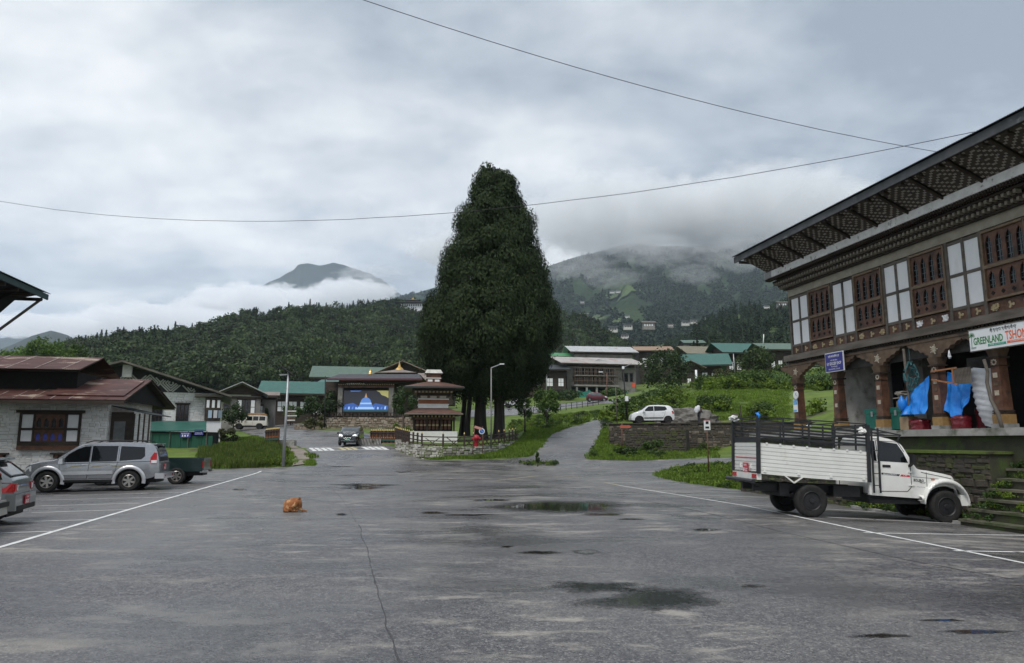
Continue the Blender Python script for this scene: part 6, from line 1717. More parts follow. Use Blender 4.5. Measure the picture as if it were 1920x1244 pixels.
# ================================================================== other trees and bushes
M_lf1 = leafmat('mid_green_leaves', (0.030, 0.060, 0.012), (0.062, 0.105, 0.020), (0.10, 0.15, 0.03), 0.25, 0.2)
M_lf6 = leafmat('fresh_leaves', (0.05, 0.10, 0.018), (0.10, 0.17, 0.03), (0.16, 0.23, 0.05), 0.3, 0.15)
M_lf2 = leafmat('dark_bush_leaves', (0.022, 0.042, 0.014), (0.045, 0.075, 0.022), (0.07, 0.105, 0.03), 0.2, 0.15)
M_lf3 = leafmat('light_shrub_leaves', (0.075, 0.125, 0.014), (0.14, 0.205, 0.024), (0.21, 0.27, 0.05), 0.3, 0.25)
M_lf4 = leafmat('brownish_leaves', (0.040, 0.045, 0.018), (0.070, 0.075, 0.025), (0.09, 0.085, 0.035), 0.2, 0.1)
def tree_px(name, label, px, py_base, py_top, wpx, Y, mat_, seed, size=0.35, trunk_frac=0.25, dens=1.0, cat='tree', group=None, zoff=None, clumps=None, sq=1.0):
 """one tree or bush: trunk with limbs, and a crown of leaf clumps"""
 A, B = at(px, py_base, Y), at(px, py_top, Y)
 h = B.z - A.z; rx = wpx / 2 * Y / FPX
 t = empty(name, A, rnd.uniform(0, 6), label, cat, group)
 rz = h * (1 - trunk_frac) / 2
 n = int(dens * 26 * (rx * rx * 2 + rx * rz * 4) / (size * size)) // 4 + 150
 VF = leafball(n, rx * 0.92, rz * 0.98, size, seed, 0.3, sq, clumps or max(10, int(6 + rx * rx * 3)), 0.35, h * trunk_frac + rz, -0.75)
 link('crown', raw_mesh('crown', VF[0], VF[1], mat_), t)
 th = h * (trunk_frac + 0.35)
 trunk_mb(th, max(0.05, h * 0.022), seed, 5, 0.03, min(0.9, rx / max(0.3, th))).build('trunk', M_bark, t, True)
 return t
tree_px('round_bush', 'dense round green bush in front of the grey house', 437, 806, 752, 46, 88, M_lf2, 1, 0.26, 0.06, 1.2, 'bush')
tree_px('bushy_tree', 'dark bushy tree left of the screen, its left half', 590, 790, 737, 54, 90, M_lf2, 2, 0.32, 0.12)
tree_px('bushy_tree', 'dark bushy tree touching the left pillar of the screen', 622, 790, 734, 40, 92, M_lf2, 3, 0.32, 0.12)
tree_px('low_bush', 'yellow-green sloping bush beside the brown waymarkers', 548, 795, 758, 40, 98, M_lf1, 4, 0.3, 0.05, 1.0, 'bush')
tree_px('low_bush', 'small bush between the grey house and the long house', 497, 796, 768, 16, 100, M_lf1, 5, 0.3, 0.05, 1.0, 'bush')
tree_px('small_tree', 'small dark tree with thin trunk left of the shrine', 757, 815, 728, 50, 78, M_lf2, 6, 0.24, 0.30, 1.0)
tree_px('reed_clump', 'tall yellow-green shrub behind the shrine fence', 755, 826, 788, 34, 70, M_lf3, 7, 0.25, 0.04, 1.0, 'bush')
tree_px('sapling', 'slender young tree right of the cypress trunks', 984, 808, 738, 38, 72, M_lf6, 8, 0.26, 0.34, 0.8)
tree_px('leafy_tree', 'bushy green tree on the grass right of the cypress', 1025, 800, 728, 58, 80, M_lf6, 9, 0.3, 0.10, 1.0)
tree_px('round_tree', 'big rounded dark green tree above the white hatchback', 1250, 742, 657, 92, 120, M_lf2, 10, 0.42, 0.10, 1.1)
tree_px('spreading_tree', 'broad dark tree on the slope left of the shop house', 1420, 712, 652, 80, 125, M_broad, 11, 0.42, 0.12, 1.0)
tree_px('spreading_tree', 'lower dark tree close to the shop house corner', 1480, 716, 672, 50, 120, M_broad, 12, 0.42, 0.10, 1.0)
tree_px('brown_shrub', 'brownish shrub below the red based house', 1358, 728, 690, 52, 110, M_lf4, 13, 0.35, 0.05, 1.0, 'bush')
tree_px('light_shrub', 'bright yellow-green shrub at the corner of the shop house', 1492, 722, 684, 44, 100, M_lf3, 14, 0.3, 0.05, 1.0, 'bush')
tree_px('feathery_tree', 'bright green feathery tree at the far left edge', 28, 712, 648, 66, 150, M_lf6, 15, 0.5, 0.12, 1.0)
tree_px('feathery_tree', 'tall pointed bright green tree behind the rusty roof', 68, 705, 630, 46, 150, M_lf6, 16, 0.5, 0.10, 0.9)
tree_px('feathery_tree', 'wide bright green tree in the middle of the left group', 105, 706, 642, 62, 152, M_lf6, 17, 0.5, 0.10, 1.0)
tree_px('feathery_tree', 'dark green tree at the right of the left group', 138, 706, 643, 50, 155, M_lf1, 18, 0.5, 0.10, 1.0)
tree_px('hedge_bush', 'dark hedge bush left of the maroon car', 1062, 752, 730, 60, 158, M_lf2, 19, 0.4, 0.03, 1.0, 'bush')
tree_px('hedge_bush', 'hedge bush under the teal netting right of the maroon car', 1150, 750, 728, 56, 160, M_lf1, 20, 0.4, 0.03, 1.0, 'bush')
tree_px('hedge_bush', 'grassy bush against the left rubble terrace', 590, 808, 778, 40, 86, M_lf4, 23, 0.3, 0.03, 1.0, 'bush')
tree_px('flower_bush', 'flowering bush with pale blooms beside the green shed', 425, 838, 800, 44, 66, M_lf4, 24, 0.22, 0.03, 1.0, 'bush')
tree_px('weed_tuft', 'tall weed tuft growing out of the tarmac', 1008, 872, 846, 9, 47, M_lf1, 25, 0.12, 0.02, 1.2, 'weeds')
tree_px('wall_creeper', 'leafy creeper climbing the low stone block', 1225, 856, 822, 40, 56.5, M_lf1, 26, 0.24, 0.03, 0.9, 'bush')
tree_px('wall_creeper', 'dark bramble at the foot of the low stone block', 1180, 858, 838, 50, 55, M_lf2, 27, 0.22, 0.02, 0.9, 'bush')
def in_any(p): return inside(_road2, p.x, p.y) or inside(_lane2, p.x, p.y)
# shrubby slope behind the terrace: reads as one mass
p_sh = [proto('shrub_a', leafball(260, 1.2, 0.9, 0.30, 41, 0.0, 1.0, 10, 0.35, 0.7), M_lf3), proto('shrub_b', leafball(240, 1.0, 1.1, 0.28, 42, 0.0, 1.0, 9, 0.35, 0.8), M_lf1), proto('shrub_c', leafball(220, 0.9, 0.7, 0.28, 43, 0.0, 1.0, 8, 0.35, 0.5), M_lf3)]
pts, scl = [], []
rs_ = np.random.RandomState(5)
for k in range(2600):
 px = rs_.uniform(1040, 1560); py = rs_.uniform(708, 792)
 lim = np.interp(px, [1040, 1130, 1180, 1260, 1300, 1360, 1420, 1560], [794, 790, 776, 750, 726, 718, 712, 706])
 if py < lim: continue
 if px > 1265 and py > 732 and noise.noise(Vector((px * 0.02, py * 0.05, 3))) < 0.45: continue       # open grass of the mound
 if px < 1130 and py > 786: continue
 p = G(px, py)
 if inside(_road2, p.x, p.y) or inside(_lane2, p.x, p.y): continue
 pts.append(on(p, -0.15)); scl.append(rs_.uniform(0.45, 1.1) * (1.35 if py < lim + 14 else 1.0))
for k in range(330):                                             # low hedge and weeds on the bank below the lane
 px, py = rs_.uniform(955, 1135), rs_.uniform(772, 806); p = G(px, py)
 if py < 806 - (px - 955) * 0.11 - 14 or in_any(p): continue
 pts.append(on(p, -0.1)); scl.append(rs_.uniform(0.2, 0.55))
for k in range(110):                                             # growth along the foot of the walls and in the verge
 px, py = rs_.uniform(1110, 1350), rs_.uniform(838, 862); p = G(px, py)
 if inside(_road2, p.x, p.y): continue
 pts.append(on(p, -0.1)); scl.append(rs_.uniform(0.15, 0.38))
scatter('slope_shrubs', pts, scl, p_sh, 'bright green tangle of shrubs covering the slope above the terrace', 'shrubs', 8)
# grass
def tuft(n, h, w, seed, bend=0.5):
 r = np.random.RandomState(seed); V, F = [], []
 for i in range(n):
  a, rr = r.uniform(0, 6.28), w * math.sqrt(r.uniform()); x, y = rr * math.cos(a), rr * math.sin(a)
  hh = h * r.uniform(0.5, 1.0); b = r.uniform(0, 6.28); dx, dy = math.cos(b) * hh * bend * r.uniform(0.2, 1), math.sin(b) * hh * bend * r.uniform(0.2, 1)
  t = 0.012 + 0.02 * hh; nx_, ny_ = -math.sin(b) * t, math.cos(b) * t
  k = len(V)
  V += [(x - nx_, y - ny_, 0), (x + nx_, y + ny_, 0), (x + dx * .4 + nx_ * .7, y + dy * .4 + ny_ * .7, hh * .6), (x + dx * .4 - nx_ * .7, y + dy * .4 - ny_ * .7, hh * .6), (x + dx, y + dy, hh), (x + dx * 0.98, y + dy * 0.98, hh)]
  F += [(k, k + 1, k + 2, k + 3), (k + 3, k + 2, k + 4, k + 5)]
 return np.array(V), np.array(F)
M_gr1 = leafmat('grass_blades', (0.075, 0.14, 0.013), (0.14, 0.225, 0.022), (0.22, 0.27, 0.05), 0.3, 0.3)
M_gr2 = leafmat('tall_grass', (0.055, 0.095, 0.016), (0.115, 0.165, 0.028), (0.22, 0.22, 0.08), 0.3, 0.35)
p_gs = [proto('tuft_a', tuft(46, 0.22, 0.32, 1), M_gr1), proto('tuft_b', tuft(40, 0.16, 0.30, 2), M_gr1)]
p_gt = [proto('tall_a', tuft(60, 0.85, 0.34, 3, 0.3), M_gr2), proto('tall_b', tuft(50, 0.7, 0.3, 4, 0.35), M_gr2)]
def in_any(p): return inside(_road2, p.x, p.y) or inside(_lane2, p.x, p.y)
def grass(name, label, polys, n, protos, smin, smax, seed, maxd=1e9, chk=True):
 r = np.random.RandomState(seed); pts, scl = [], []
 for poly, share in polys:
  xs, ys = [q[0] for q in poly], [q[1] for q in poly]
  k = 0; tries = 0
  while k < n * share and tries < n * 12:
   tries += 1
   px, py = r.uniform(min(xs), max(xs)), r.uniform(min(ys), max(ys))
   if not inside(poly, px, py): continue
   p = G(px, py)
   if chk and in_any(p): continue
   pts.append(on(p, -0.02)); scl.append(r.uniform(smin, smax)); k += 1
 return scatter(name, pts, scl, protos, label, 'grass', seed)
LEFTV = [(375, 880), (470, 878), (535, 876), (552, 868), (545, 852), (536, 838), (500, 832), (440, 842), (400, 846), (375, 850)]
grass('tall_grass', 'tall rough grass left of the lamp post', [([(375, 880), (500, 878), (530, 862), (520, 840), (470, 836), (375, 850)], 1.0)], 1500, p_gt, 0.5, 1.0, 1)
grass('lawn_grass', 'short green grass on the verges and the mound', [(LEFTV, 0.14), ([(440, 842), (495, 833), (495, 815), (400, 830)], 0.05), ([(780, 862), (985, 858), (1004, 846), (1030, 815), (1090, 797), (1100, 790), (1040, 800), (975, 800), (968, 826), (930, 846), (850, 858)], 0.22), ([(955, 800), (1100, 790), (1130, 772), (1000, 780)], 0.06), ([(1100, 862), (1205, 866), (1340, 860), (1340, 844), (1210, 846), (1140, 836), (1136, 800), (1122, 830)], 0.16),
  ([(1222, 893), (1290, 874), (1345, 872), (1480, 912), (1480, 926), (1300, 908)], 0.10), ([(1180, 790), (1480, 790), (1480, 725), (1300, 728), (1180, 748)], 0.33), ([(576, 872), (590, 874), (588, 858), (578, 852)], 0.003)], 9500, p_gs, 0.7, 1.5, 2)
M_lf5 = leafmat('weed_leaves', (0.030, 0.060, 0.014), (0.060, 0.105, 0.022), None, 0.25, 0.25)
p_wd = [proto('weed_a', leafball(90, 0.28, 0.16, 0.085, 51, 0, 1.2, 9, 0.3, 0.14), M_lf5), proto('weed_b', leafball(80, 0.22, 0.22, 0.08, 52, 0, 1.2, 8, 0.3, 0.18), M_lf3)]
pts, scl = [], []
for k in range(420):
 u = rs_.uniform(9.5, 26); v = rs_.uniform(14.3, 15.4)
 if u < 15.6 and v > 14.55: continue
 p = lot(v, u)
 if inside(_road2, p.x, p.y) : continue
 pts.append(on(p, -0.03)); scl.append(rs_.uniform(0.4, 1.2))
for k in range(110):                                             # plants on the steps
 st = rs_.randint(0, 8); p = lot(14.4 + 0.31 * st + rs_.uniform(0.05, 0.3), 15.6 - abs(rs_.normal(0, 1.3)))
 pts.append((p.x, p.y, -0.3 + 0.245 * (st + 1))); scl.append(rs_.uniform(0.25, 0.75))
for k in range(320):
 px, py = rs_.uniform(1225, 1480), rs_.uniform(873, 925); p = G(px, py)
 if in_any(p): continue
 pts.append(on(p, -0.03)); scl.append(rs_.uniform(0.5, 1.2))
for k in range(140):
 px, py = rs_.uniform(470, 535), rs_.uniform(850, 877); p = G(px, py)
 if in_any(p): continue
 pts.append(on(p, 0)); scl.append(rs_.uniform(0.8, 1.8))
for k in range(60):
 px, py = rs_.uniform(975, 1045), rs_.uniform(868, 874); p = G(px, py); pts.append(on(p, 0)); scl.append(rs_.uniform(0.4, 0.9))
scatter('verge_weeds', pts, scl, p_wd, 'leafy weeds along the verges, wall foot and steps', 'weeds', 12)
# maize patch behind the mound
mz = MB(); q = random.Random(9)
for k in range(170):
 p = on(G(q.uniform(1450, 1560), q.uniform(716, 732))); h = q.uniform(1.3, 1.9)
 mz.bar(p, p + Vector((0, 0, h)), 0.04)
 for j in range(5):
  a = q.uniform(0, 6.28); z = h * (0.35 + 0.13 * j); d = Vector((math.cos(a), math.sin(a), 0)); s_ = d.cross(Vector((0, 0, 1))) * 0.05
  c0, c1, c2 = p + Vector((0, 0, z)), p + d * 0.35 + Vector((0, 0, z + 0.28)), p + d * 0.7 + Vector((0, 0, z - 0.05))
  mz.add([c0 - s_, c0 + s_, c1 + s_, c1 - s_, c2], [(0, 1, 2, 3), (3, 2, 4)])
tag(mz.build('maize_patch', leafmat('maize_leaves', (0.07, 0.13, 0.035), (0.13, 0.20, 0.07), None, 0.3, 0.1)), 'patch of maize growing behind the grassy mound', 'crop', kind='stuff')
# ================================================================== vehicles
def paint(name, c, metal=0.0, rough=0.3, dirt=0.06):
 return pm(name, c, tuple(x * 0.9 for x in c), 3.0, rough, metal=metal, coat=0.8, spec=0.5)
M_tyre = pm('tyre_rubber', (0.009, 0.009, 0.009), (0.022, 0.021, 0.019), 9.0, 0.85, 0.4, 40)
M_alloy = pm('alloy', (0.50, 0.48, 0.44), (0.42, 0.40, 0.37), 9.0, 0.35, metal=0.9)
M_steelw = pm('black_steel_rim', (0.01, 0.01, 0.011), (0.024, 0.024, 0.026), 9.0, 0.5)
M_trim = pm('black_trim', (0.008, 0.008, 0.009), (0.015, 0.015, 0.015), 6.0, 0.6)
M_tint = pm('tinted_glass', (0.005, 0.006, 0.007), None, rough=0.03, spec=0.5)
M_clearw = pm('windscreen', (0.05, 0.06, 0.065), (0.09, 0.10, 0.105), 1.2, 0.05, spec=0.8)
M_redl = pm('red_lens', (0.33, 0.006, 0.010), (0.45, 0.02, 0.02), 14.0, 0.15)
M_whl = pm('clear_lens', (0.62, 0.63, 0.64), (0.75, 0.76, 0.77), 18.0, 0.12)
M_plate = pm('red_plate', (0.50, 0.012, 0.03), (0.56, 0.02, 0.04), 9.0, 0.45)
M_gplate = pm('green_plate', (0.01, 0.22, 0.14), rough=0.45)
M_chrome = pm('chrome', (0.7, 0.7, 0.7), rough=0.15, metal=1.0)
M_seamk = pm('panel_gap', (0.02, 0.02, 0.02), rough=0.8)
class Car:
 def __init__(s, **k):
  s.__dict__.update(k)
  s.tx, s.tz = zip(*s.top)
  s.bx, s.bz = zip(*s.belt)
  s.x0, s.x1 = s.tx[0], s.tx[-1]
  s.hmax = max(s.tz) - np.interp(s.tx[int(np.argmax(s.tz))], s.bx, s.bz)
 def ztop(s, x): return float(np.interp(x, s.tx, s.tz))
 def zbelt(s, x): return min(float(np.interp(x, s.bx, s.bz)), s.ztop(x) - 0.012)
 def hwid(s, x):
  r0, r1 = s.rr, s.rf
  a = max(0.0, min(1.0, (x - s.x0) / r0)); b = max(0.0, min(1.0, (s.x1 - x) / r1))
  f = (1 - s.tr * (1 - a) ** 2.5) * (1 - s.tf * (1 - b) ** 2.2)
  return s.hw * f
 def zbot(s, x):
  z = float(np.interp(x, [p[0] for p in s.bot], [p[1] for p in s.bot]))
  for xc in s.axles:
   d = abs(x - xc)
   if d < s.ra: z = max(z, s.rw + math.sqrt(max(0, s.ra ** 2 - d * d)) * 0.97)
  return min(z, s.zbelt(x) - 0.02)
 def y(s, x, z):
  """half width of the body at a height"""
  hw, zb = s.hwid(x), s.zbelt(x)
  if z <= zb:
   t = (zb - z) / max(0.2, zb - 0.3)
   return hw * (1 - 0.015 * (1 - t) ** 2 * 0 - 0.07 * max(0, t - 0.35) ** 1.6 + 0.012 * math.sin(min(1, t) * math.pi))
  return hw * (1 - s.tum * (z - zb) / s.hmax)
 def section(s, x):
  z0, zb, zt = s.zbot(x), s.zbelt(x), s.ztop(x)
  pts = []
  for k in range(8):
   z = z0 + (zb - z0) * k / 7; pts.append((s.y(x, z), z))
  h = zt - zb
  cr = min(0.055, h * 0.5)
  for k in range(1, 5):
   z = zb + (h - cr) * k / 4; pts.append((s.y(x, z), z))
  ye = s.y(x, zt - cr)
  for k in range(1, 6):
   t = k / 5
   yy = ye * (1 - t) if k > 1 else ye * 0.93
   z = zt - cr * (0.35 if k == 1 else 0.12 * (1 - (t - 0.4) / 0.6) if k < 5 else 0)
   pts.append((yy, z))
  return pts
 def body(s, parent, mat_):
  n = int((s.x1 - s.x0) / 0.03)
  xs = list(np.linspace(s.x0, s.x1, n))
  V, F = [], []
  for x in xs:
   p = s.section(x)
   row = [(x, -a, z) for a, z in p] + [(x, a, z) for a, z in reversed(p[:-1])]
   V += row
  m = len(row)
  for i in range(n - 1):
   for j in range(m - 1):
    F.append((i * m + j, (i + 1) * m + j, (i + 1) * m + j + 1, i * m + j + 1))
  mb = MB(); mb.add(V, F); mb.add([V[j] for j in range(m)], [tuple(range(m))]); mb.add([V[(n - 1) * m + j] for j in range(m)], [tuple(range(m))])
  o = mb.build('body', mat_, parent, True)
  md = o.modifiers.new('edges', 'EDGE_SPLIT'); md.split_angle = R(38)
  # underside and wheel housings, dark
  u = MB(); u.box(s.x0 + 0.12, s.x1 - 0.12, -s.hw * 0.72, s.hw * 0.72, s.clear, s.clear + 0.25)
  for xc in s.axles: u.box(xc - s.ra * 0.98, xc + s.ra * 0.98, -s.hw * 0.74, s.hw * 0.74, s.clear + 0.06, s.rw + s.ra * 0.9)
  u.build('underbody', M_trim, parent)
  return o
 def side(s, parent, name, poly, mat_, off=0.006, sgn=-1, res=0.12):
  """a panel lying on the flank: outline in (x, z)"""
  pts = []
  for i in range(len(poly)):
   a, b = Vector(poly[i]), Vector(poly[(i + 1) % len(poly)])
   k = max(1, int((b - a).length / res))
   pts += [a.lerp(b, j / k) for j in range(k)]
  V = [(p.x, sgn * (s.y(p.x, p.y) + off), p.y) for p in pts] + [(p.x, sgn * (s.y(p.x, p.y) - 0.02), p.y) for p in pts]
  n = len(pts)
  mb = MB(); mb.add(V, [tuple(range(n)), tuple(range(2 * n - 1, n - 1, -1))] + [(i, (i + 1) % n, (i + 1) % n + n, i + n) for i in range(n)])
  return mb.build(name, mat_, parent)
 def gap(s, parent, pts, w=0.012, sgn=-1, name='door_gap', mat_=None, off=0.003, res=0.1):
  mb = MB(); q = []
  for a, b in zip(pts[:-1], pts[1:]):
   a, b = Vector(a), Vector(b); k = max(1, int((b - a).length / res))
   q += [a.lerp(b, j / k) for j in range(k)]
  q.append(Vector(pts[-1]))
  for a, b in zip(q[:-1], q[1:]):
   A = (a.x, sgn * (s.y(a.x, a.y) + off), a.y); B = (b.x, sgn * (s.y(b.x, b.y) + off), b.y)
   mb.bar(A, B, w, 0.006, up=(0, sgn, 0))
  return mb.build(name, mat_ or M_seamk, parent)
 def screen(s, parent, name, xa, xb, mat_, inset=0.07, off=0.008):
  """windscreen or rear glass lying on the sloping top"""
  V = []; n = 7
  for i in range(n):
   x = xa + (xb - xa) * i / (n - 1); z = s.ztop(x); ye = s.y(x, z - 0.03) - inset
   for j in range(7):
    t = -1 + 2 * j / 6; V.append((x, ye * t, z + off - 0.004 * t * t))
  F = [(i * 7 + j, i * 7 + j + 1, (i + 1) * 7 + j + 1, (i + 1) * 7 + j) for i in range(n - 1) for j in range(6)]
  mb = MB(); mb.add(V, F)
  o = mb.build(name, mat_, parent, True)
  o.modifiers.new('thickness', 'SOLIDIFY').thickness = 0.01
  return o
def wheel(parent, x, y, r, w, rim_mat, spokes=6, steel=False, steer=0.0):
 sg = -1 if y < 0 else 1
 hub = MB().cyl((0, -w * 0.3, 0), (0, w * 0.3, 0), r * 0.55, n=20).build('wheel', M_trim, parent, False, (x, y, r), steer)
 ri = r * 0.60
 prof = [(ri, -w / 2 * 0.85), (r * 0.80, -w / 2), (r * 0.93, -w / 2 * 0.96), (r, -w / 2 * 0.72), (r, w / 2 * 0.72), (r * 0.93, w / 2 * 0.96), (r * 0.80, w / 2), (ri, w / 2 * 0.85)]
 t = MB(); n = 36; V = []
 for rr, yy in prof:
  for i in range(n):
   a = 2 * math.pi * i / n; V.append((rr * math.cos(a), yy, rr * math.sin(a)))
 F = [(k * n + i, k * n + (i + 1) % n, (k + 1) * n + (i + 1) % n, (k + 1) * n + i) for k in range(len(prof) - 1) for i in range(n)]
 t.add(V, F); t.build('tyre', M_tyre, hub, True)
 rm = MB(); ys = sg * w * 0.5
 V = []; prof2 = [(ri * 1.02, 0.84), (ri * 0.96, 0.92), (ri * 0.88, 0.72), (ri * 0.86, 0.35)]
 for rr, f in prof2:
  for i in range(n):
   a = 2 * math.pi * i / n; V.append((rr * math.cos(a), ys * f, rr * math.sin(a)))
 rm.add(V, [(k * n + i, k * n + (i + 1) % n, (k + 1) * n + (i + 1) % n, (k + 1) * n + i) for k in range(3) for i in range(n)])
 if steel:
  rm.cyl((0, ys * 0.45, 0), (0, ys * 0.62, 0), ri * 0.86, ri * 0.62, n=24); rm.cyl((0, ys * 0.6, 0), (0, ys * 0.86, 0), ri * 0.26, ri * 0.2, n=14)
  for i in range(6):
   a = 2 * math.pi * i / 6; rm.cyl((ri * .42 * math.cos(a), ys * .6, ri * .42 * math.sin(a)), (ri * .42 * math.cos(a), ys * .72, ri * .42 * math.sin(a)), ri * 0.075, n=6)
 else:
  for i in range(spokes):
   a = 2 * math.pi * i / spokes + 0.3; ca, sa = math.cos(a), math.sin(a); px_, pz_ = -sa, ca
   w0, w1 = ri * 0.14, ri * 0.17
   pts = [(ca * ri * .12 - px_ * w0, sa * ri * .12 - pz_ * w0), (ca * ri * .9 - px_ * w1, sa * ri * .9 - pz_ * w1), (ca * ri * .9 + px_ * w1, sa * ri * .9 + pz_ * w1), (ca * ri * .12 + px_ * w0, sa * ri * .12 + pz_ * w0)]
   rm.prism(pts, ys * 0.6, ys * 0.84)
  rm.cyl((0, ys * 0.5, 0), (0, ys * 0.88, 0), ri * 0.24, n=14)
 rm.build('rim', rim_mat, hub)
 return hub
def number_plate(parent, c, rz, w, h, rows, mat_=None, name='number_plate'):
 """plate lying in the plane facing local -y before rz"""
 p = MB().box(-w / 2, w / 2, -0.012, 0, -h / 2, h / 2).build(name, mat_ or M_plate, parent, False, c, rz)
 for txt, x, z, tw, th in rows:
  if txt == '~': script_marks(p, frame_m((x, -0.014, z), (1, 0, 0), (0, 0, 1)), tw, th, 5, M_letw, 11)
  else: text_obj(txt, tw, th, M_letw, p, frame_m((x, -0.016, z), (1, 0, 0), (0, 0, 1)), bold=0.03)
 return p
def mirror(parent, c, sgn, mat_, s=1.0):
 m = MB(); m.frustum(-0.06 * s, 0.07 * s, -0.10 * s, 0.10 * s, -0.08 * s, -0.05 * s, 0.05 * s, -0.09 * s, 0.09 * s, 0.09 * s)
 m.bar((0, -sgn * 0.10 * s, -0.05 * s), (0.02, -sgn * 0.22 * s, -0.08 * s), 0.03)
 return m.build('wing_mirror', mat_, parent, False, c)
def heading(h): return R(h)
def car_root(name, contact, h, near_y, label, cat, x_axle=0.0, z=None, group=None):
 """root so that the wheel at (x_axle, near_y) touches the ground at the given spot"""
 a = R(h)
 lx, ly = x_axle, near_y
 x = contact[0] - (lx * math.cos(a) - ly * math.sin(a)); y = contact[1] - (lx * math.sin(a) + ly * math.cos(a))
 return empty(name, (x, y, (H(x, y) + 0.012) if z is None else z), a, label, cat, group)
# ---- silver off-roader nose to the house, seen from its side and tail
M_silver = paint('silver_paint', (0.37, 0.38, 0.40), 0.8, 0.26)
M_silver2 = paint('lighter_silver', (0.56, 0.57, 0.59), 0.5, 0.34)
SV = Car(top=[(-2.42, 1.00), (-2.40, 1.12), (-2.36, 1.35), (-2.28, 1.62), (-2.20, 1.745), (-2.08, 1.80), (-1.6, 1.845), (-0.8, 1.86), (-0.1, 1.845), (0.28, 1.79), (0.50, 1.70), (0.80, 1.50), (1.12, 1.26), (1.25, 1.205), (1.7, 1.14), (2.05, 1.06), (2.20, 0.96), (2.27, 0.80), (2.29, 0.66)],
   belt=[(-2.42, 1.13), (-0.5, 1.09), (1.1, 1.04), (1.6, 1.0), (2.05, 0.92), (2.29, 0.6)], bot=[(-2.42, 0.62), (-2.2, 0.50), (-1.8, 0.42), (1.8, 0.42), (2.29, 0.45)],
   hw=0.93, tum=0.17, rr=0.5, rf=0.9, tr=0.10, tf=0.28, axles=(-1.395, 1.395), ra=0.47, rw=0.385, clear=0.30)
car = car_root('parked_car', G(241, 921), -166, 0.80, 'silver off-road estate car parked nose to the stone house', 'car', -1.395)
SV.body(car, M_silver)
# its near flank is the left side (+y)
for sgn in (1, -1):
 SV.side(car, 'front_window', [(0.98, 1.10), (0.02, 1.11), (0.02, 1.70), (0.22, 1.69), (0.45, 1.60), (0.75, 1.40)], M_tint, sgn=sgn)
 SV.side(car, 'rear_window', [(-0.04, 1.11), (-0.92, 1.13), (-0.92, 1.71), (-0.04, 1.71)], M_tint, sgn=sgn)
 SV.side(car, 'quarter_window', [(-1.02, 1.14), (-1.78, 1.20), (-1.90, 1.32), (-1.86, 1.66), (-1.02, 1.70)], M_tint, sgn=sgn)
 SV.gap(car, [(1.02, 1.08), (0.98, 0.50), (0.06, 0.48), (0.0, 1.1), (-0.0, 1.74), (0.25, 1.73)], sgn=sgn)
 SV.gap(car, [(0.0, 0.5), (-0.80, 0.48), (-0.90, 0.75), (-0.97, 1.1), (-0.97, 1.74)], sgn=sgn)
 SV.gap(car, [(1.1, 1.045), (-2.3, 1.125)], 0.02, sgn, 'waist_moulding', M_trim, 0.002)
 SV.side(car, 'side_step', [(0.86, 0.44), (-0.86, 0.44), (-0.86, 0.36), (0.86, 0.36)], M_trim, 0.03, sgn)
 SV.side(car, 'door_moulding', [(0.92, 0.76), (-0.82, 0.78), (-0.82, 0.66), (0.92, 0.63)], M_silver2, 0.02, sgn)
 for a, b in ((0.0, 0.35), (-0.98, -0.6)):
  MB().box(0.05 + a, 0.25 + a, sgn * 0.935, sgn * 0.965, 0.985, 1.02).build('door_handle', M_silver2, car)
 for xc in SV.axles:                                       # flared wheel arches
  mb = MB(); prev = None
  for i in range(19):
   a = math.pi * (-0.06 + 1.12 * i / 18)
   ring = []
   for rr, oo in ((0.465, 0.0), (0.475, 0.035), (0.56, 0.03), (0.60, 0.0)):
    x, z = xc + rr * math.cos(a), 0.385 + rr * math.sin(a) * 0.98
    ring.append((x, sgn * (SV.y(x, min(max(z, 0.4), 1.0)) + oo), z))
   if prev:
    mb.add(prev + ring, [(j, j + 1, j + 5, j + 4) for j in range(3)])
   prev = ring
  mb.build('wheel_arch', M_silver2, car, True)
 SV.side(car, 'tail_light', [(-2.34, 1.02), (-2.13, 1.02), (-2.10, 1.26), (-2.22, 1.46), (-2.30, 1.44)], M_redl, 0.02, sgn)
 SV.side(car, 'light_lens', [(-2.33, 1.05), (-2.15, 1.05), (-2.14, 1.16), (-2.33, 1.16)], M_whl, 0.025, sgn)
 MB().tube([(-1.9, sgn * 0.66, 1.85), (-1.7, sgn * 0.66, 1.91), (0.0, sgn * 0.66, 1.905), (0.25, sgn * 0.66, 1.82)], 0.022, 6).build('roof_rail', M_trim, car, True)
 mirror(car, (0.92, sgn * 1.02, 1.14), sgn, M_silver2, 1.15)
 SV.side(car, 'headlight', [(1.98, 0.98), (2.20, 0.88), (2.24, 0.74), (1.95, 0.78)], M_whl, 0.01, sgn)
 for k in range(3):                                        # gold swoosh decals
  SV.side(car, 'decal', [(0.85 - k * 0.75, 0.86 + 0.01 * k), (0.55 - k * 0.75, 0.97), (-0.15 - k * 0.7, 1.02), (0.25 - k * 0.75, 0.95)], pm('gold_decal', (0.22, 0.20, 0.13), (0.28, 0.26, 0.18), 5.0, 0.4), 0.003, sgn)
SV.screen(car, 'windscreen', 0.50, 1.16, M_clearw)
tg = MB().box(-2.455, -2.40, -0.80, 0.80, 0.58, 1.06).build('tailgate', M_silver, car)
b = MB(); b.add([(-2.418, -0.70, 1.12), (-2.418, 0.70, 1.12), (-2.25, 0.62, 1.70), (-2.25, -0.62, 1.70), (-2.36, -0.70, 1.12), (-2.36, 0.70, 1.12), (-2.19, 0.62, 1.70), (-2.19, -0.62, 1.70)], [(0, 1, 2, 3), (7, 6, 5, 4), (0, 4, 5, 1), (1, 5, 6, 2), (2, 6, 7, 3), (3, 7, 4, 0)])
b.build('rear_glass', M_tint, car)
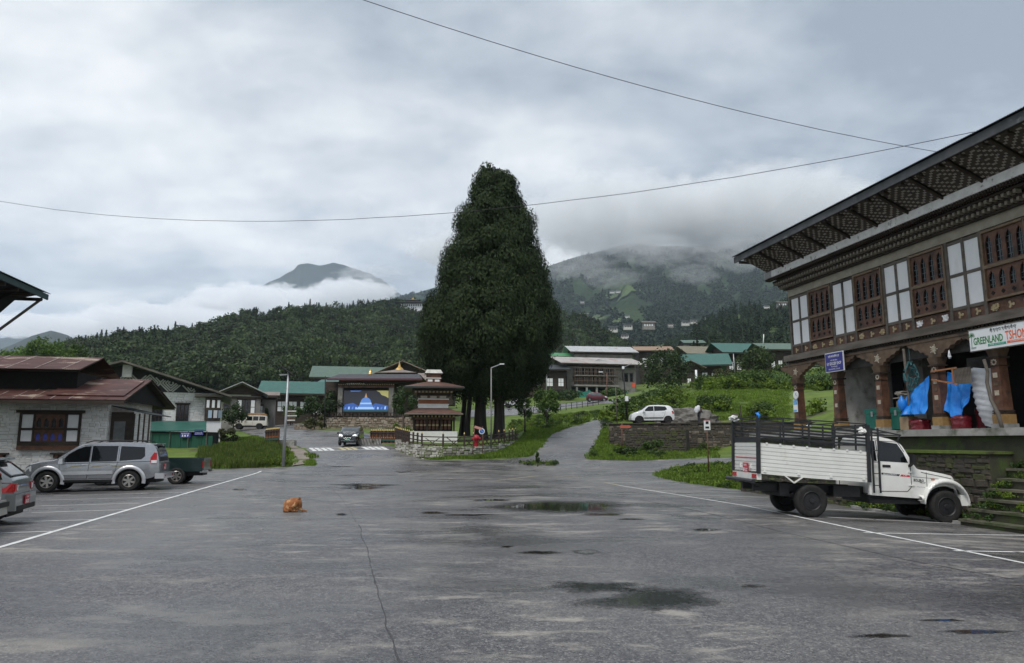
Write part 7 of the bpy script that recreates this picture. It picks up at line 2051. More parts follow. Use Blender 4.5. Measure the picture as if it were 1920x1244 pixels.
MB().box(-2.62, -2.30, -0.90, 0.90, 0.46, 0.66).build('rear_bumper', M_silver2, car)
MB().box(-2.26, -2.05, -0.72, 0.72, 1.76, 1.80).build('spoiler', M_silver, car)
for sgn in (1, -1): MB().box(-2.625, -2.60, sgn * 0.62 - 0.10, sgn * 0.62 + 0.10, 0.53, 0.60).build('reflector', M_redl, car)
number_plate(car, (-2.46, 0.10, 0.90), -math.pi / 2, 0.36, 0.24, [('~', -0.1, 0.01, 0.2, 0.09), ('BP-3', -0.13, -0.10, 0.26, 0.10)])
for x in SV.axles:
 for y in (0.80, -0.80): wheel(car, x, y, 0.385, 0.26, M_alloy, 6)
# ---- generic smaller car
def small_car(root, C, pm_, wins, glass_, doors, rim, wheels_y, lights='both', handles=(), screen=None, rear=None, spokes=5, steel=False, mirrors=None, tail=None, head=None):
 C.body(root, pm_)
 for sgn in (1, -1):
  for nm, poly in wins: C.side(root, nm, poly, glass_, sgn=sgn)
  for g in doors: C.gap(root, g, sgn=sgn)
  for hx, hz in handles: MB().box(hx - 0.09, hx + 0.09, sgn * (C.y(hx, hz) - 0.01), sgn * (C.y(hx, hz) + 0.025), hz - 0.015, hz + 0.02).build('door_handle', pm_, root)
  if tail: C.side(root, 'tail_light', tail, M_redl, 0.015, sgn)
  if head: C.side(root, 'headlight', head, M_whl, 0.012, sgn)
  if mirrors: mirror(root, (mirrors[0], sgn * (C.y(mirrors[0], mirrors[1]) + 0.13), mirrors[1] + 0.03), sgn, pm_)
 if screen: C.screen(root, 'windscreen', *screen, M_clearw)
 if rear: C.screen(root, 'rear_glass', *rear, M_tint)
 for x in C.axles:
  for y in (wheels_y, -wheels_y): wheel(root, x, y, C.rw, 0.2, rim, spokes, steel)
# grey hatchback at the left edge, tail to the camera
HB = Car(top=[(-2.0, 0.80), (-1.98, 0.98), (-1.93, 1.05), (-1.55, 1.36), (-1.42, 1.47), (-1.2, 1.52), (-0.4, 1.55), (0.2, 1.52), (0.5, 1.45), (1.05, 1.05), (1.2, 0.98), (1.75, 0.87), (1.92, 0.75), (1.97, 0.55)],
   belt=[(-2.0, 0.98), (0.9, 0.92), (1.97, 0.6)], bot=[(-2.0, 0.42), (-1.8, 0.30), (1.7, 0.25), (1.97, 0.3)], hw=0.86, tum=0.2, rr=0.55, rf=0.8, tr=0.20, tf=0.3, axles=(-1.25, 1.25), ra=0.37, rw=0.31, clear=0.2)
M_grey = paint('grey_paint', (0.20, 0.215, 0.22), 0.5, 0.3)
HB_ARGS = dict(wins=[('front_window', [(0.85, 0.97), (0.0, 0.98), (0.0, 1.42), (0.35, 1.40)]), ('rear_window', [(-0.06, 0.99), (-1.0, 1.01), (-1.25, 1.15), (-1.1, 1.40), (-0.06, 1.43)])],
    doors=[[(0.95, 0.92), (0.9, 0.4), (0.0, 0.38), (-0.03, 0.95), (-0.03, 1.46)], [(0, 0.38), (-0.75, 0.4), (-0.95, 0.7), (-1.0, 1.0)]], handles=((0.15, 0.84), (-0.8, 0.86)))
hb = car_root('parked_car', G(12, 988), -160, 0.80, 'grey hatchback with its tail to the camera at the left edge', 'car', -1.95)
small_car(hb, HB, M_grey, glass_=M_tint, rim=M_alloy, wheels_y=0.74, screen=(0.5, 1.05), rear=(-1.9, -1.5), mirrors=(0.8, 0.98),
   tail=[(-1.99, 0.74), (-1.72, 0.76), (-1.62, 0.92), (-1.80, 0.97), (-1.97, 0.95)], head=[(1.5, 0.85), (1.8, 0.78), (1.85, 0.66), (1.5, 0.72)], **HB_ARGS)
for sgn in (1, -1):
 MB().box(-2.02, -1.96, sgn * 0.62 - 0.1, sgn * 0.62 + 0.08, 0.76, 0.93).build('tail_light', M_redl, hb)
 MB().box(-2.026, -2.01, sgn * 0.56 - 0.05, sgn * 0.56 + 0.02, 0.78, 0.90).build('light_lens', M_whl, hb)
MB().frustum(-2.08, -1.8, -0.80, 0.80, 0.34, -2.06, -1.8, -0.78, 0.78, 0.70).build('rear_bumper', M_grey, hb)
MB().box(-2.085, -2.0, -0.7, 0.7, 0.33, 0.44).build('bumper_trim', M_trim, hb)
MB().frustum(-1.62, -1.30, -0.60, 0.60, 1.46, -1.60, -1.30, -0.58, 0.58, 1.50).build('spoiler', M_grey, hb)
number_plate(hb, (-2.085, 0.0, 0.55), -math.pi / 2, 0.36, 0.2, [('~', -0.1, 0.02, 0.2, 0.07), ('B-BS', -0.13, -0.085, 0.26, 0.09)])
text_obj('- - -', 0.2, 0.03, M_chrome, hb, frame_m((-2.0, 0.35, 0.86), (0, -1, 0), (0, 0, 1)), 'badge')
# pale estate at the very edge: its tail corner
SU = Car(top=[(-2.1, 0.85), (-2.08, 1.1), (-1.95, 1.45), (-1.85, 1.58), (-1.6, 1.66), (-0.3, 1.70), (0.3, 1.64), (0.6, 1.52), (1.15, 1.12), (1.3, 1.06), (1.9, 0.95), (2.05, 0.8), (2.1, 0.6)],
   belt=[(-2.1, 1.05), (1.0, 1.0), (2.1, 0.6)], bot=[(-2.1, 0.42), (-1.8, 0.32), (1.8, 0.3), (2.1, 0.34)], hw=0.88, tum=0.16, rr=0.5, rf=0.8, tr=0.12, tf=0.28, axles=(-1.3, 1.3), ra=0.41, rw=0.34, clear=0.24)
M_beige = paint('pale_champagne_paint', (0.46, 0.44, 0.40), 0.4, 0.33)
SU_ARGS = dict(wins=[('front_window', [(0.95, 1.04), (0.0, 1.05), (0.0, 1.56), (0.4, 1.53)]), ('rear_window', [(-0.06, 1.06), (-1.0, 1.07), (-1.0, 1.56), (-0.06, 1.57)]), ('quarter_window', [(-1.08, 1.08), (-1.65, 1.12), (-1.7, 1.3), (-1.6, 1.52), (-1.08, 1.55)])],
    doors=[[(1.0, 1.0), (0.95, 0.44), (0.0, 0.42), (-0.03, 1.0), (-0.03, 1.6)], [(0, 0.42), (-0.8, 0.44), (-1.0, 0.75), (-1.04, 1.05), (-1.04, 1.58)]], handles=((0.15, 0.92), (-0.85, 0.94)))
be = car_root('parked_car', G(8, 996), -160, -0.85, 'pale champagne estate car cut off by the left edge', 'car', -2.2)
small_car(be, SU, M_beige, glass_=M_tint, rim=M_alloy, wheels_y=0.76, screen=(0.58, 1.14), mirrors=(0.9, 1.05), tail=[(-2.08, 0.78), (-1.95, 0.78), (-1.9, 1.0), (-1.96, 1.3), (-2.06, 1.2)], head=[(1.7, 0.95), (1.98, 0.86), (2.02, 0.7), (1.68, 0.76)], **SU_ARGS)
MB().frustum(-2.22, -1.9, -0.86, 0.86, 0.36, -2.18, -1.9, -0.84, 0.84, 0.66).build('rear_bumper', M_beige, be)
MB().box(-2.235, -2.0, -0.87, 0.87, 0.52, 0.62).build('bumper_trim', M_trim, be)
b = MB(); b.add([(-2.115, -0.68, 1.08), (-2.115, 0.68, 1.08), (-1.96, 0.62, 1.48), (-1.96, -0.62, 1.48), (-2.05, -0.68, 1.08), (-2.05, 0.68, 1.08), (-1.9, 0.62, 1.48), (-1.9, -0.62, 1.48)], [(0, 1, 2, 3), (7, 6, 5, 4), (0, 4, 5, 1), (1, 5, 6, 2), (2, 6, 7, 3), (3, 7, 4, 0)]); b.build('rear_glass', M_tint, be)
number_plate(be, (-2.13, 0.28, 0.86), -math.pi / 2, 0.40, 0.2, [('~', -0.1, 0.02, 0.2, 0.07), ('BP-133', -0.16, -0.085, 0.32, 0.09)])
# ---- dark green pick-up behind the silver car: load bed and tail
pu = car_root('pickup_truck', G(330, 909), -168, 0.78, 'dark green pick-up parked behind the silver car, load bed showing', 'pickup', -1.5)
M_dgreen = paint('dark_green_paint', (0.010, 0.026, 0.026), 0.2, 0.28)
PK = Car(top=[(-0.35, 1.25), (-0.33, 1.55), (-0.25, 1.68), (0.3, 1.72), (0.75, 1.66), (1.0, 1.56), (1.5, 1.16), (1.6, 1.12), (2.25, 1.0), (2.4, 0.8), (2.42, 0.6)], belt=[(-0.35, 1.08), (1.4, 1.05), (2.42, 0.62)], bot=[(-0.35, 0.45), (2.42, 0.45)],
   hw=0.86, tum=0.17, rr=0.3, rf=0.8, tr=0.04, tf=0.25, axles=(1.5,), ra=0.44, rw=0.36, clear=0.32)
PK.body(pu, M_dgreen)
for sgn in (1, -1):
 PK.side(pu, 'front_window', [(1.3, 1.09), (0.45, 1.1), (0.45, 1.6), (0.8, 1.57)], M_tint, sgn=sgn)
 PK.side(pu, 'rear_window', [(0.38, 1.1), (-0.2, 1.1), (-0.2, 1.58), (0.38, 1.6)], M_tint, sgn=sgn)
 MB().box(-2.55, -0.38, sgn * 0.80 - 0.06, sgn * 0.80 + 0.06, 0.55, 1.12).build('bed_side', M_dgreen, pu)
 MB().box(-2.59, -2.545, sgn * 0.80 - 0.06, sgn * 0.80 + 0.06, 0.72, 1.0).build('tail_light', M_redl, pu)
 MB().box(-2.72, -2.45, sgn * 0.62 - 0.2, sgn * 0.62 + 0.2, 0.50, 0.60).build('bumper_step', M_chrome, pu)
MB().box(-2.55, -0.38, -0.74, 0.74, 0.55, 0.68).build('bed_floor', M_trim, pu)
MB().box(-2.57, -2.50, -0.735, 0.735, 0.60, 1.12).build('tailgate', M_dgreen, pu)
MB().box(-0.40, -0.36, -0.74, 0.74, 0.6, 1.12).build('bed_front', M_dgreen, pu)
text_obj('C', 0.08, 0.14, M_chrome, pu, frame_m((-2.578, 0.1, 0.85), (0, -1, 0), (0, 0, 1)), 'badge', bold=0.04)
PK.screen(pu, 'windscreen', 1.02, 1.5, M_clearw)
MB().box(-2.5, -0.4, -0.5, 0.5, 0.36, 0.54).build('chassis', M_trim, pu)
for x in (-1.5, 1.5):
 for y in (0.78, -0.78): wheel(pu, x, y, 0.36, 0.25, M_alloy, 6)
# ---- dark SUV coming over the crossing, lights on
M_black = paint('black_blue_paint', (0.010, 0.014, 0.018), 0.1, 0.2)
_p = G(668, 838)
ds = car_root('oncoming_car', (_p.x, _p.y), -86, 0.78, 'black SUV with green number plate driving over the zebra crossing', 'car', 2.1)
small_car(ds, SU, M_black, glass_=M_tint, rim=M_alloy, wheels_y=0.76, screen=(0.58, 1.14), mirrors=(0.9, 1.05), head=[(1.62, 0.96), (1.98, 0.84), (2.02, 0.72), (1.68, 0.80)], **SU_ARGS)
for sgn in (1, -1):
 b = MB(); b.add([(2.02, sgn * 0.40, 0.80), (1.95, sgn * 0.72, 0.84), (1.97, sgn * 0.70, 0.96), (2.03, sgn * 0.46, 0.90), (1.9, sgn * 0.4, 0.8), (1.85, sgn * 0.72, 0.84), (1.85, sgn * 0.7, 0.96), (1.9, sgn * 0.46, 0.9)], [(0, 1, 2, 3), (7, 6, 5, 4), (0, 4, 5, 1), (1, 5, 6, 2), (2, 6, 7, 3), (3, 7, 4, 0)])
 b.build('headlight', glow('headlight_on', (0.9, 0.95, 1.0), 1.3), ds)
MB().frustum(2.0, 2.14, -0.74, 0.74, 0.36, 2.0, 2.12, -0.72, 0.72, 0.62).build('front_bumper', M_black, ds)
g = MB(); g.prism([(-0.46, 0.86), (-0.30, 0.64), (0.30, 0.64), (0.46, 0.86)], 2.06, 2.135, 'x'); g.build('grille', M_trim, ds)
MB().tube([(2.15, -0.46, 0.87), (2.155, -0.30, 0.65), (2.155, 0.30, 0.65), (2.15, 0.46, 0.87)], 0.014, 5).build('grille_trim', M_chrome, ds)
MB().box(2.10, 2.16, -0.55, 0.55, 0.40, 0.43).build('skid_strip', M_chrome, ds)
MB().cyl((2.08, 0, 0.94), (2.14, 0, 0.94), 0.05, n=12).build('badge', M_chrome, ds)
number_plate(ds, (2.16, 0, 0.53), math.pi / 2, 0.46, 0.14, [('BG-1-A', -0.18, -0.04, 0.36, 0.08)], M_gplate)
MB().box(-1.5, 0.2, -0.50, 0.50, 1.69, 1.715).build('roof_reflection', pm('tan_reflection', (0.55, 0.44, 0.34), rough=0.4), ds)  # light reflected off the black roof, set in as a tan plate
# ---- white jeep with a roof rack on the upper road, seen side on
JP = Car(top=[(-2.1, 0.9), (-2.09, 1.2), (-2.02, 1.72), (-1.9, 1.80), (0.1, 1.82), (0.35, 1.76), (0.65, 1.25), (0.75, 1.17), (1.9, 1.04), (2.05, 0.9), (2.1, 0.6)], belt=[(-2.1, 1.12), (0.7, 1.08), (2.1, 0.62)], bot=[(-2.1, 0.5), (2.1, 0.5)],
   hw=0.80, tum=0.08, rr=0.3, rf=0.5, tr=0.05, tf=0.12, axles=(-1.2, 1.3), ra=0.46, rw=0.37, clear=0.34)
M_cream = paint('cream_paint', (0.66, 0.63, 0.55), 0.0, 0.4)
_p = G(469, 806)
jp = car_root('parked_jeep', (_p.x, _p.y), -168, 0.0, 'cream jeep with a loaded roof rack on the upper left road', 'car', 0)
small_car(jp, JP, M_cream, wins=[('front_window', [(0.5, 1.14), (-0.3, 1.14), (-0.3, 1.68), (0.2, 1.68)]), ('rear_window', [(-0.4, 1.14), (-1.05, 1.14), (-1.05, 1.68), (-0.4, 1.68)]), ('quarter_window', [(-1.15, 1.14), (-1.9, 1.14), (-1.9, 1.66), (-1.15, 1.68)])], glass_=M_tint,
   doors=[[(0.6, 1.1), (0.55, 0.55), (-0.35, 0.55), (-0.35, 1.74)]], rim=M_steelw, wheels_y=0.70, steel=True, screen=(0.36, 0.64), mirrors=(0.55, 1.15))
b = MB()
for y in (-0.7, 0.7): b.bar((-1.9, y, 1.98), (0.7, y, 1.98), 0.04)
for x in (-1.9, -1.2, -0.5, 0.2): b.bar((x, -0.7, 1.98), (x, 0.7, 1.98), 0.035); b.bar((x, -0.7, 1.8), (x, -0.7, 1.98), 0.03); b.bar((x, 0.7, 1.8), (x, 0.7, 1.98), 0.03)
b.build('roof_rack', pm('orange_rack', (0.55, 0.30, 0.12), rough=0.6), jp)
MB().box(-1.7, 0.1, -0.4, 0.4, 2.0, 2.12).build('rack_load', M_card, jp)
MB().box(2.06, 2.22, -0.78, 0.78, 0.48, 0.64).build('front_bumper', M_trim, jp)
ca = MB(); _p = G(496, 801)
ca = car_root('parked_car', (_p.x + 1.0, _p.y + 4.5), 100, 0.0, 'pale car half hidden behind the cream jeep', 'car', 0)
small_car(ca, HB, paint('pale_blue_paint', (0.5, 0.55, 0.58), 0.2, 0.35), glass_=M_tint, rim=M_alloy, wheels_y=0.74, screen=(0.5, 1.05), rear=(-1.9, -1.5), mirrors=(0.8, 0.98), **HB_ARGS)
# ---- white hatchback on the terrace
CE = Car(top=[(-1.75, 0.72), (-1.73, 1.0), (-1.62, 1.25), (-1.45, 1.45), (-1.25, 1.52), (-0.5, 1.56), (0.2, 1.54), (0.5, 1.46), (0.98, 1.12), (1.1, 1.05), (1.55, 0.92), (1.75, 0.76), (1.82, 0.5)],
   belt=[(-1.75, 1.04), (0.9, 0.96), (1.82, 0.58)], bot=[(-1.75, 0.40), (-1.6, 0.28), (1.6, 0.26), (1.82, 0.3)], hw=0.82, tum=0.2, rr=0.5, rf=0.75, tr=0.14, tf=0.3, axles=(-1.2, 1.2), ra=0.37, rw=0.30, clear=0.2)
CE_ARGS = dict(wins=[('front_window', [(0.86, 1.02), (0.0, 1.03), (0.0, 1.44), (0.4, 1.42)]), ('rear_window', [(-0.06, 1.03), (-0.9, 1.07), (-1.15, 1.18), (-1.0, 1.42), (-0.06, 1.45)])],
    doors=[[(0.9, 0.96), (0.85, 0.42), (0.0, 0.40), (-0.03, 1.0), (-0.03, 1.48)], [(0, 0.40), (-0.75, 0.42), (-0.9, 0.7), (-0.98, 1.05)]], handles=((0.14, 0.9), (-0.78, 0.93)))
M_wpaint = paint('white_paint', (0.72, 0.73, 0.74), 0.0, 0.3)
_t = at(1222, 793, 64.3)
wc = empty('parked_car', (_t.x, _t.y, TZ - 0.028), R(180 + 2), 'white hatchback parked on the stone terrace at right', 'car')
small_car(wc, CE, M_wpaint, glass_=M_tint, rim=M_steelw, wheels_y=0.72, steel=True, screen=(0.5, 0.98), rear=(-1.66, -1.46), mirrors=(0.82, 1.02), head=[(1.3, 0.9), (1.68, 0.80), (1.72, 0.68), (1.35, 0.74)], tail=[(-1.72, 0.82), (-1.58, 0.82), (-1.5, 1.04), (-1.66, 1.06)], **CE_ARGS)
for sgn in (1, -1): CE.side(wc, 'door_moulding', [(0.8, 0.50), (-0.8, 0.52), (-0.8, 0.45), (0.8, 0.43)], M_trim, 0.02, sgn)
wc.scale = (1.08, 1.08, 1.08)
# ---- maroon car on the upper lane
M_maroon = paint('maroon_paint', (0.10, 0.010, 0.022), 0.15, 0.3)
_p = G(1119, 754)
mc = empty('distant_car', (_p.x, _p.y, H(_p.x, _p.y) + 0.012), R(-4), 'maroon hatchback on the lane across the slope', 'car')
small_car(mc, CE, M_maroon, glass_=M_clearw, rim=M_alloy, wheels_y=0.72, screen=(0.5, 0.98), rear=(-1.66, -1.46), mirrors=(0.82, 1.02), head=[(1.3, 0.9), (1.68, 0.80), (1.72, 0.68), (1.35, 0.74)], **CE_ARGS)
_p = G(966, 768)
vc = empty('distant_car', (_p.x, _p.y + 8, H(_p.x, _p.y + 8) + 0.012), R(170), 'white van glimpsed through the trunks right of the cypress', 'car')
small_car(vc, JP, M_wpaint, wins=[('front_window', [(0.5, 1.14), (-0.3, 1.14), (-0.3, 1.68), (0.2, 1.68)])], glass_=M_tint, doors=[], rim=M_steelw, wheels_y=0.70, steel=True, screen=(0.36, 0.64))
# ================================================================== white pick-up lorry on the right
M_tw = pm('lorry_white', (0.74, 0.735, 0.70), (0.68, 0.675, 0.64), 3.0, 0.35, coat=0.5, c3=(0.50, 0.475, 0.42), c3scale=2.4, c3lo=0.62, c3hi=0.80)
M_blk = pm('black_rack_paint', (0.014, 0.015, 0.018), (0.026, 0.027, 0.03), 8.0, 0.42)
TH = 3.0
tr = car_root('pickup_lorry', (7.596, 18.42), TH, -0.74, 'white pick-up lorry with a black cargo rack parked by the steps', 'truck', 0.0, H(7.596, 18.42) + 0.012)
tr.rotation_euler = (0, 0.0446, R(TH))
# cab and bonnet (x from the rear axle, front to the right)
TC = Car(top=[(1.34, 1.90), (1.36, 1.96), (1.44, 2.00), (1.65, 2.005), (1.9, 1.95), (2.06, 1.88), (2.14, 1.82), (2.36, 1.36), (2.44, 1.235), (2.52, 1.21), (2.7, 1.195), (3.05, 1.13), (3.24, 1.085), (3.31, 1.03), (3.345, 0.84), (3.36, 0.62)],
   belt=[(1.34, 1.36), (2.2, 1.33), (2.44, 1.16), (2.7, 1.10), (3.24, 1.0), (3.36, 0.6)], bot=[(1.34, 0.56), (2.6, 0.50), (3.36, 0.62)],
   hw=0.74, tum=0.16, rr=0.2, rf=0.5, tr=0.03, tf=0.10, axles=(3.01,), ra=0.46, rw=0.37, clear=0.36)
TC.body(tr, M_tw)
for sgn in (-1, 1):
 TC.side(tr, 'door_window', [(1.58, 1.385), (2.22, 1.36), (2.14, 1.60), (2.02, 1.82), (1.58, 1.875)], M_tint, 0.006, sgn)
 TC.side(tr, 'quarter_window', [(1.40, 1.39), (1.51, 1.385), (1.51, 1.87), (1.40, 1.88)], M_tint, 0.006, sgn)
 TC.gap(tr, [(2.26, 1.36), (2.27, 0.78), (2.18, 0.67), (1.58, 0.66), (1.54, 0.75), (1.54, 1.88), (2.04, 1.86), (2.16, 1.62)], 0.012, sgn)
 TC.gap(tr, [(2.62, 1.14), (2.62, 0.55)], 0.009, sgn, 'panel_seam')
 TC.gap(tr, [(2.5, 1.14), (3.2, 1.0)], 0.012, sgn, 'bonnet_gap')
 TC.gap(tr, [(2.3, 1.03), (3.0, 0.98)], 0.006, sgn, 'crease')
 TC.side(tr, 'door_handle', [(1.63, 1.30), (1.81, 1.295), (1.81, 1.235), (1.63, 1.24)], M_trim, 0.012, sgn)
 for z in (1.12, 0.80): MB().box(2.20, 2.34, sgn * 0.745 - 0.02, sgn * 0.745 + 0.02, z, z + 0.035).build('hinge', M_tw, tr)
 TC.side(tr, 'side_repeater', [(2.72, 0.99), (2.80, 0.985), (2.80, 0.955), (2.72, 0.96)], pm('amber_lens', (0.6, 0.14, 0.02), rough=0.2), 0.012, sgn)
 # wide front wing
 mb = MB(); prev = None
 for i in range(21):
  t = i / 20; a = math.pi * (1.10 - 1.16 * t)
  rr = 0.50
  x, z = 3.01 + rr * math.cos(a), 0.37 + 0.54 * math.sin(a)
  z = max(z, 0.40)
  if t < 0.1: x, z = 3.01 - 0.58 + t * 1.0, 0.47 + t * 0.6
  ring = [(x, sgn * 0.66, z - 0.01), (x, sgn * 0.87, z - 0.02), (x, sgn * 0.88, z + 0.045), (x, sgn * 0.84, z + 0.085), (x, sgn * 0.62, z + 0.10)]
  if prev: mb.add(prev + ring, [(j, j + 1, j + 6, j + 5) for j in range(4)])
  prev = ring
 mb.build('front_wing', M_tw, tr, True)
 MB().box(2.98, 3.06, sgn * 0.5 - 0.1, sgn * 0.5 + 0.1, 0.5, 0.8).build('wheel_housing', M_trim, tr)
 m_ = MB(); m_.box(2.20, 2.27, sgn * 0.90 - 0.07, sgn * 0.90 + 0.07, 1.32, 1.56); m_.bar((2.24, sgn * 0.74, 1.28), (2.24, sgn * 0.86, 1.34), 0.05); m_.build('wing_mirror', M_trim, tr)
 b = MB(); b.cyl((3.24, sgn * 0.52, 0.86), (3.36, sgn * 0.52, 0.85), 0.10, n=16); b.build('headlight', M_whl, tr)
TC.screen(tr, 'windscreen', 2.16, 2.40, M_clearw, 0.05)
MB().box(3.33, 3.40, -0.42, 0.42, 0.66, 0.95).build('grille', M_trim, tr)
MB().frustum(3.34, 3.58, -0.80, 0.80, 0.36, 3.34, 3.50, -0.80, 0.80, 0.62).build('front_bumper', M_tw, tr)
MB().box(1.34, 3.3, -0.62, 0.62, 0.45, 0.60).build('cab_floor', M_trim, tr)
# lettering and stripes on the near door and wing
TS = -1
TC.side(tr, 'door_stripe', [(1.60, 1.105), (2.02, 1.075), (1.99, 1.035), (1.60, 1.065)], M_trim, 0.004, TS)
TC.side(tr, 'door_stripe', [(2.05, 1.073), (2.24, 1.06), (2.24, 1.015), (2.02, 1.03)], pm('stripe_red', (0.55, 0.02, 0.05), rough=0.4), 0.004, TS)
def side_text(t, x, z, w, h, mat_, off=0.008, bold=0.02):
 yy = -(TC.y(x, z) + off)
 return text_obj(t, w, h, mat_, tr, frame_m((x, yy, z), (1, 0, -0.05), (0.05, 0, 1)), bold=bold)
side_text('MAXX STRONG', 1.64, 1.062, 0.30, 0.026, M_letw)
side_text('1.7T', 2.09, 1.032, 0.09, 0.028, M_letw)
side_text('BOLERO', 2.32, 0.915, 0.23, 0.065, M_trim, 0.006)
side_text('PIK-UP', 2.46, 0.875, 0.13, 0.03, M_trim, 0.006)
side_text('Power Steering', 2.40, 0.775, 0.17, 0.025, M_trim, 0.006, 0.0)
# chassis
MB().box(-1.15, 2.6, -0.42, -0.30, 0.56, 0.74).build('chassis_rail', M_trim, tr)
MB().box(-1.15, 2.6, 0.30, 0.42, 0.56, 0.74).build('chassis_rail', M_trim, tr)
MB().cyl((0, -0.62, 0.40), (0, 0.62, 0.40), 0.07, n=10).build('rear_axle', M_trim, tr)
MB().cyl((-0.05, 0.0, 0.40), (0.2, 0, 0.42), 0.16, n=12).build('differential', M_trim, tr)
MB().box(-0.62, -0.40, -0.55, 0.55, 0.46, 0.78).build('crossmember', M_trim, tr)
MB().box(0.55, 1.15, -0.66, -0.30, 0.50, 0.76).build('fuel_tank', M_trim, tr)
MB().box(1.35, 2.5, -0.66, 0.66, 0.36, 0.46).build('gearbox_guard', M_trim, tr)
for y in (-0.52, 0.52):
 for k in range(4): MB().box(-0.6 + 0.08 * k, 0.6 - 0.08 * k, y - 0.04, y + 0.04, 0.47 + 0.02 * k, 0.487 + 0.02 * k).build('leaf_spring', M_trim, tr)
# load bed (leans forward with the springs)
def bz(x, z): return z - 0.05 * (x + 1.15)
HB_ = 0.83
def rake(mb):
 mb.v = [(x, y, bz(x, z)) for x, y, z in mb.v]; return mb
fl = MB().box(-1.18, 1.24, -HB_ + .02, HB_ - .02, 0.985, 1.03); rake(fl).build('bed_floor', M_trim, tr)
NR = 8
def ribbed(axis, sgn):
 """pressed side panel with shallow level ribs"""
 prof = []
 for k in range(NR):
  z0 = 0.985 + 0.745 * k / NR; z1 = 0.985 + 0.745 * (k + 1) / NR; h = z1 - z0
  prof += [(0.0, z0), (0.0, z0 + h * 0.80), (-0.016, z0 + h * 0.86), (-0.016, z0 + h * 0.96)]
 prof.append((0.0, 1.73))
 return prof
for sgn in (-1, 1):
 pr = ribbed('y', sgn); mb = MB(); xs = np.linspace(-1.15, 1.24, 9)
 V = [(x, sgn * (HB_ + p[0]), p[1]) for x in xs for p in pr] + [(x, sgn * (HB_ - 0.045), p[1]) for x in xs for p in pr]
 n = len(pr); o_ = len(xs) * n
 F = []
 for i in range(len(xs) - 1):
  for j in range(n - 1):
   F += [(i * n + j, (i + 1) * n + j, (i + 1) * n + j + 1, i * n + j + 1), (o_ + i * n + j, o_ + i * n + j + 1, o_ + (i + 1) * n + j + 1, o_ + (i + 1) * n + j)]
  F += [(i * n + n - 1, (i + 1) * n + n - 1, o_ + (i + 1) * n + n - 1, o_ + i * n + n - 1), (i * n, o_ + i * n, o_ + (i + 1) * n, (i + 1) * n)]
 mb.add(V, F); rake(mb).build('bed_side', M_tw, tr)
 for k in range(8):
  x = -1.0 + k * 0.3
  rake(MB().box(x - 0.02, x + 0.02, sgn * (HB_ + .005) - 0.012, sgn * (HB_ + .005) + 0.012, 1.70, 1.745)).build('rope_hook', M_tw, tr)
 for x in (-1.05, -0.3, 0.42, 1.15):
  rake(MB().box(x - 0.03, x + 0.03, sgn * (HB_ + .008) - 0.014, sgn * (HB_ + .008) + 0.014, 1.03, 1.12)).build('latch', M_tw, tr)
pr = ribbed('x', 1); mb = MB(); n = len(pr)
V = [(-1.18 - p[0], y, p[1]) for y in (-0.78, 0.78) for p in pr] + [(-1.13, y, p[1]) for y in (-0.78, 0.78) for p in pr]
F = [(j, j + 1, n + j + 1, n + j) for j in range(n - 1)] + [(2 * n + j, 3 * n + j, 3 * n + j + 1, 2 * n + j + 1) for j in range(n - 1)] + [(n - 1, 2 * n - 1, 4 * n - 1, 3 * n - 1), (0, 2 * n, 3 * n, n)]
mb.add(V, F); rake(mb).build('tailgate', M_tw, tr)
MB().box(-1.186, -1.18, -0.7, 0.7, 1.345, 1.365).build('red_stripe', pm('stripe_red', (0.55, 0.02, 0.05)), tr)
MB().box(-1.22, -1.12, -0.82, 0.82, 0.84, 0.985).build('rear_sill', M_tw, tr)
for s_ in (-1, 1): MB().box(-1.235, -1.22, s_ * 0.66 - 0.13, s_ * 0.66 + 0.13, 0.87, 0.97).build('tail_light', M_redl, tr)
MB().cyl((-1.33, -0.9, 0.80), (-1.33, 0.9, 0.80), 0.045, n=10).build('rear_bumper', M_blk, tr)
for s_ in (-1, 1): MB().bar((-1.33, s_ * 0.5, 0.80), (-1.0, s_ * 0.42, 0.68), 0.05).build('bumper_bracket', M_blk, tr)
number_plate(tr, (-1.20, -0.05, 1.10), -math.pi / 2, 0.34, 0.26, [('~', -0.1, 0.02, 0.2, 0.09), ('BP-2-C', -0.14, -0.10, 0.28, 0.10)])
for y in (-0.34, 0.34): MB().box(-1.205, -1.18, y - 0.03, y + 0.03, 1.10, 1.20).build('latch', M_tw, tr)
b = MB(); b.bar((-0.62, -0.82, 0.98), (-0.40, -0.82, 0.80), 0.03); b.bar((-0.20, -0.82, 0.95), (-0.40, -0.82, 0.80), 0.03); b.build('support_strut', M_tw, tr)
# black cargo rack
T2 = 2.36
rk = empty
def rb(p, q, w=0.04, name='rack_bar', h=None):
 p, q = (p[0], p[1], bz(p[0], p[2])), (q[0], q[1], bz(q[0], q[2]))
 return MB().bar(p, q, w, h).build(name, M_blk, tr)
for sgn in (-1, 1):
 y = sgn * HB_
 for z in (1.88, 2.04, 2.20): rb((-1.15, y, z), (1.26, y, z), 0.045, h=0.05)
 for z in (1.96, 2.12): rb((-1.15, y, z), (1.26, y, z), 0.025)
 rb((-1.15, y, T2), (1.26, y, T2 + 0.03), 0.028)
 for x in (-0.62, -0.05, 0.5, 1.0): rb((x, y, 1.74), (x, y, 2.36), 0.032, 'rack_post')
 for x in (-1.19, 1.27): rb((x, y * 1.01, 0.99), (x, y * 1.01, 2.38), 0.075, 'rack_post')
for z in (1.85, 1.98, 2.12, 2.26, T2): rb((-1.17, -HB_, z), (-1.17, HB_, z), 0.032)
rb((-1.17, 0.3, 1.74), (-1.17, 0.3, 2.3), 0.03, 'rack_post')
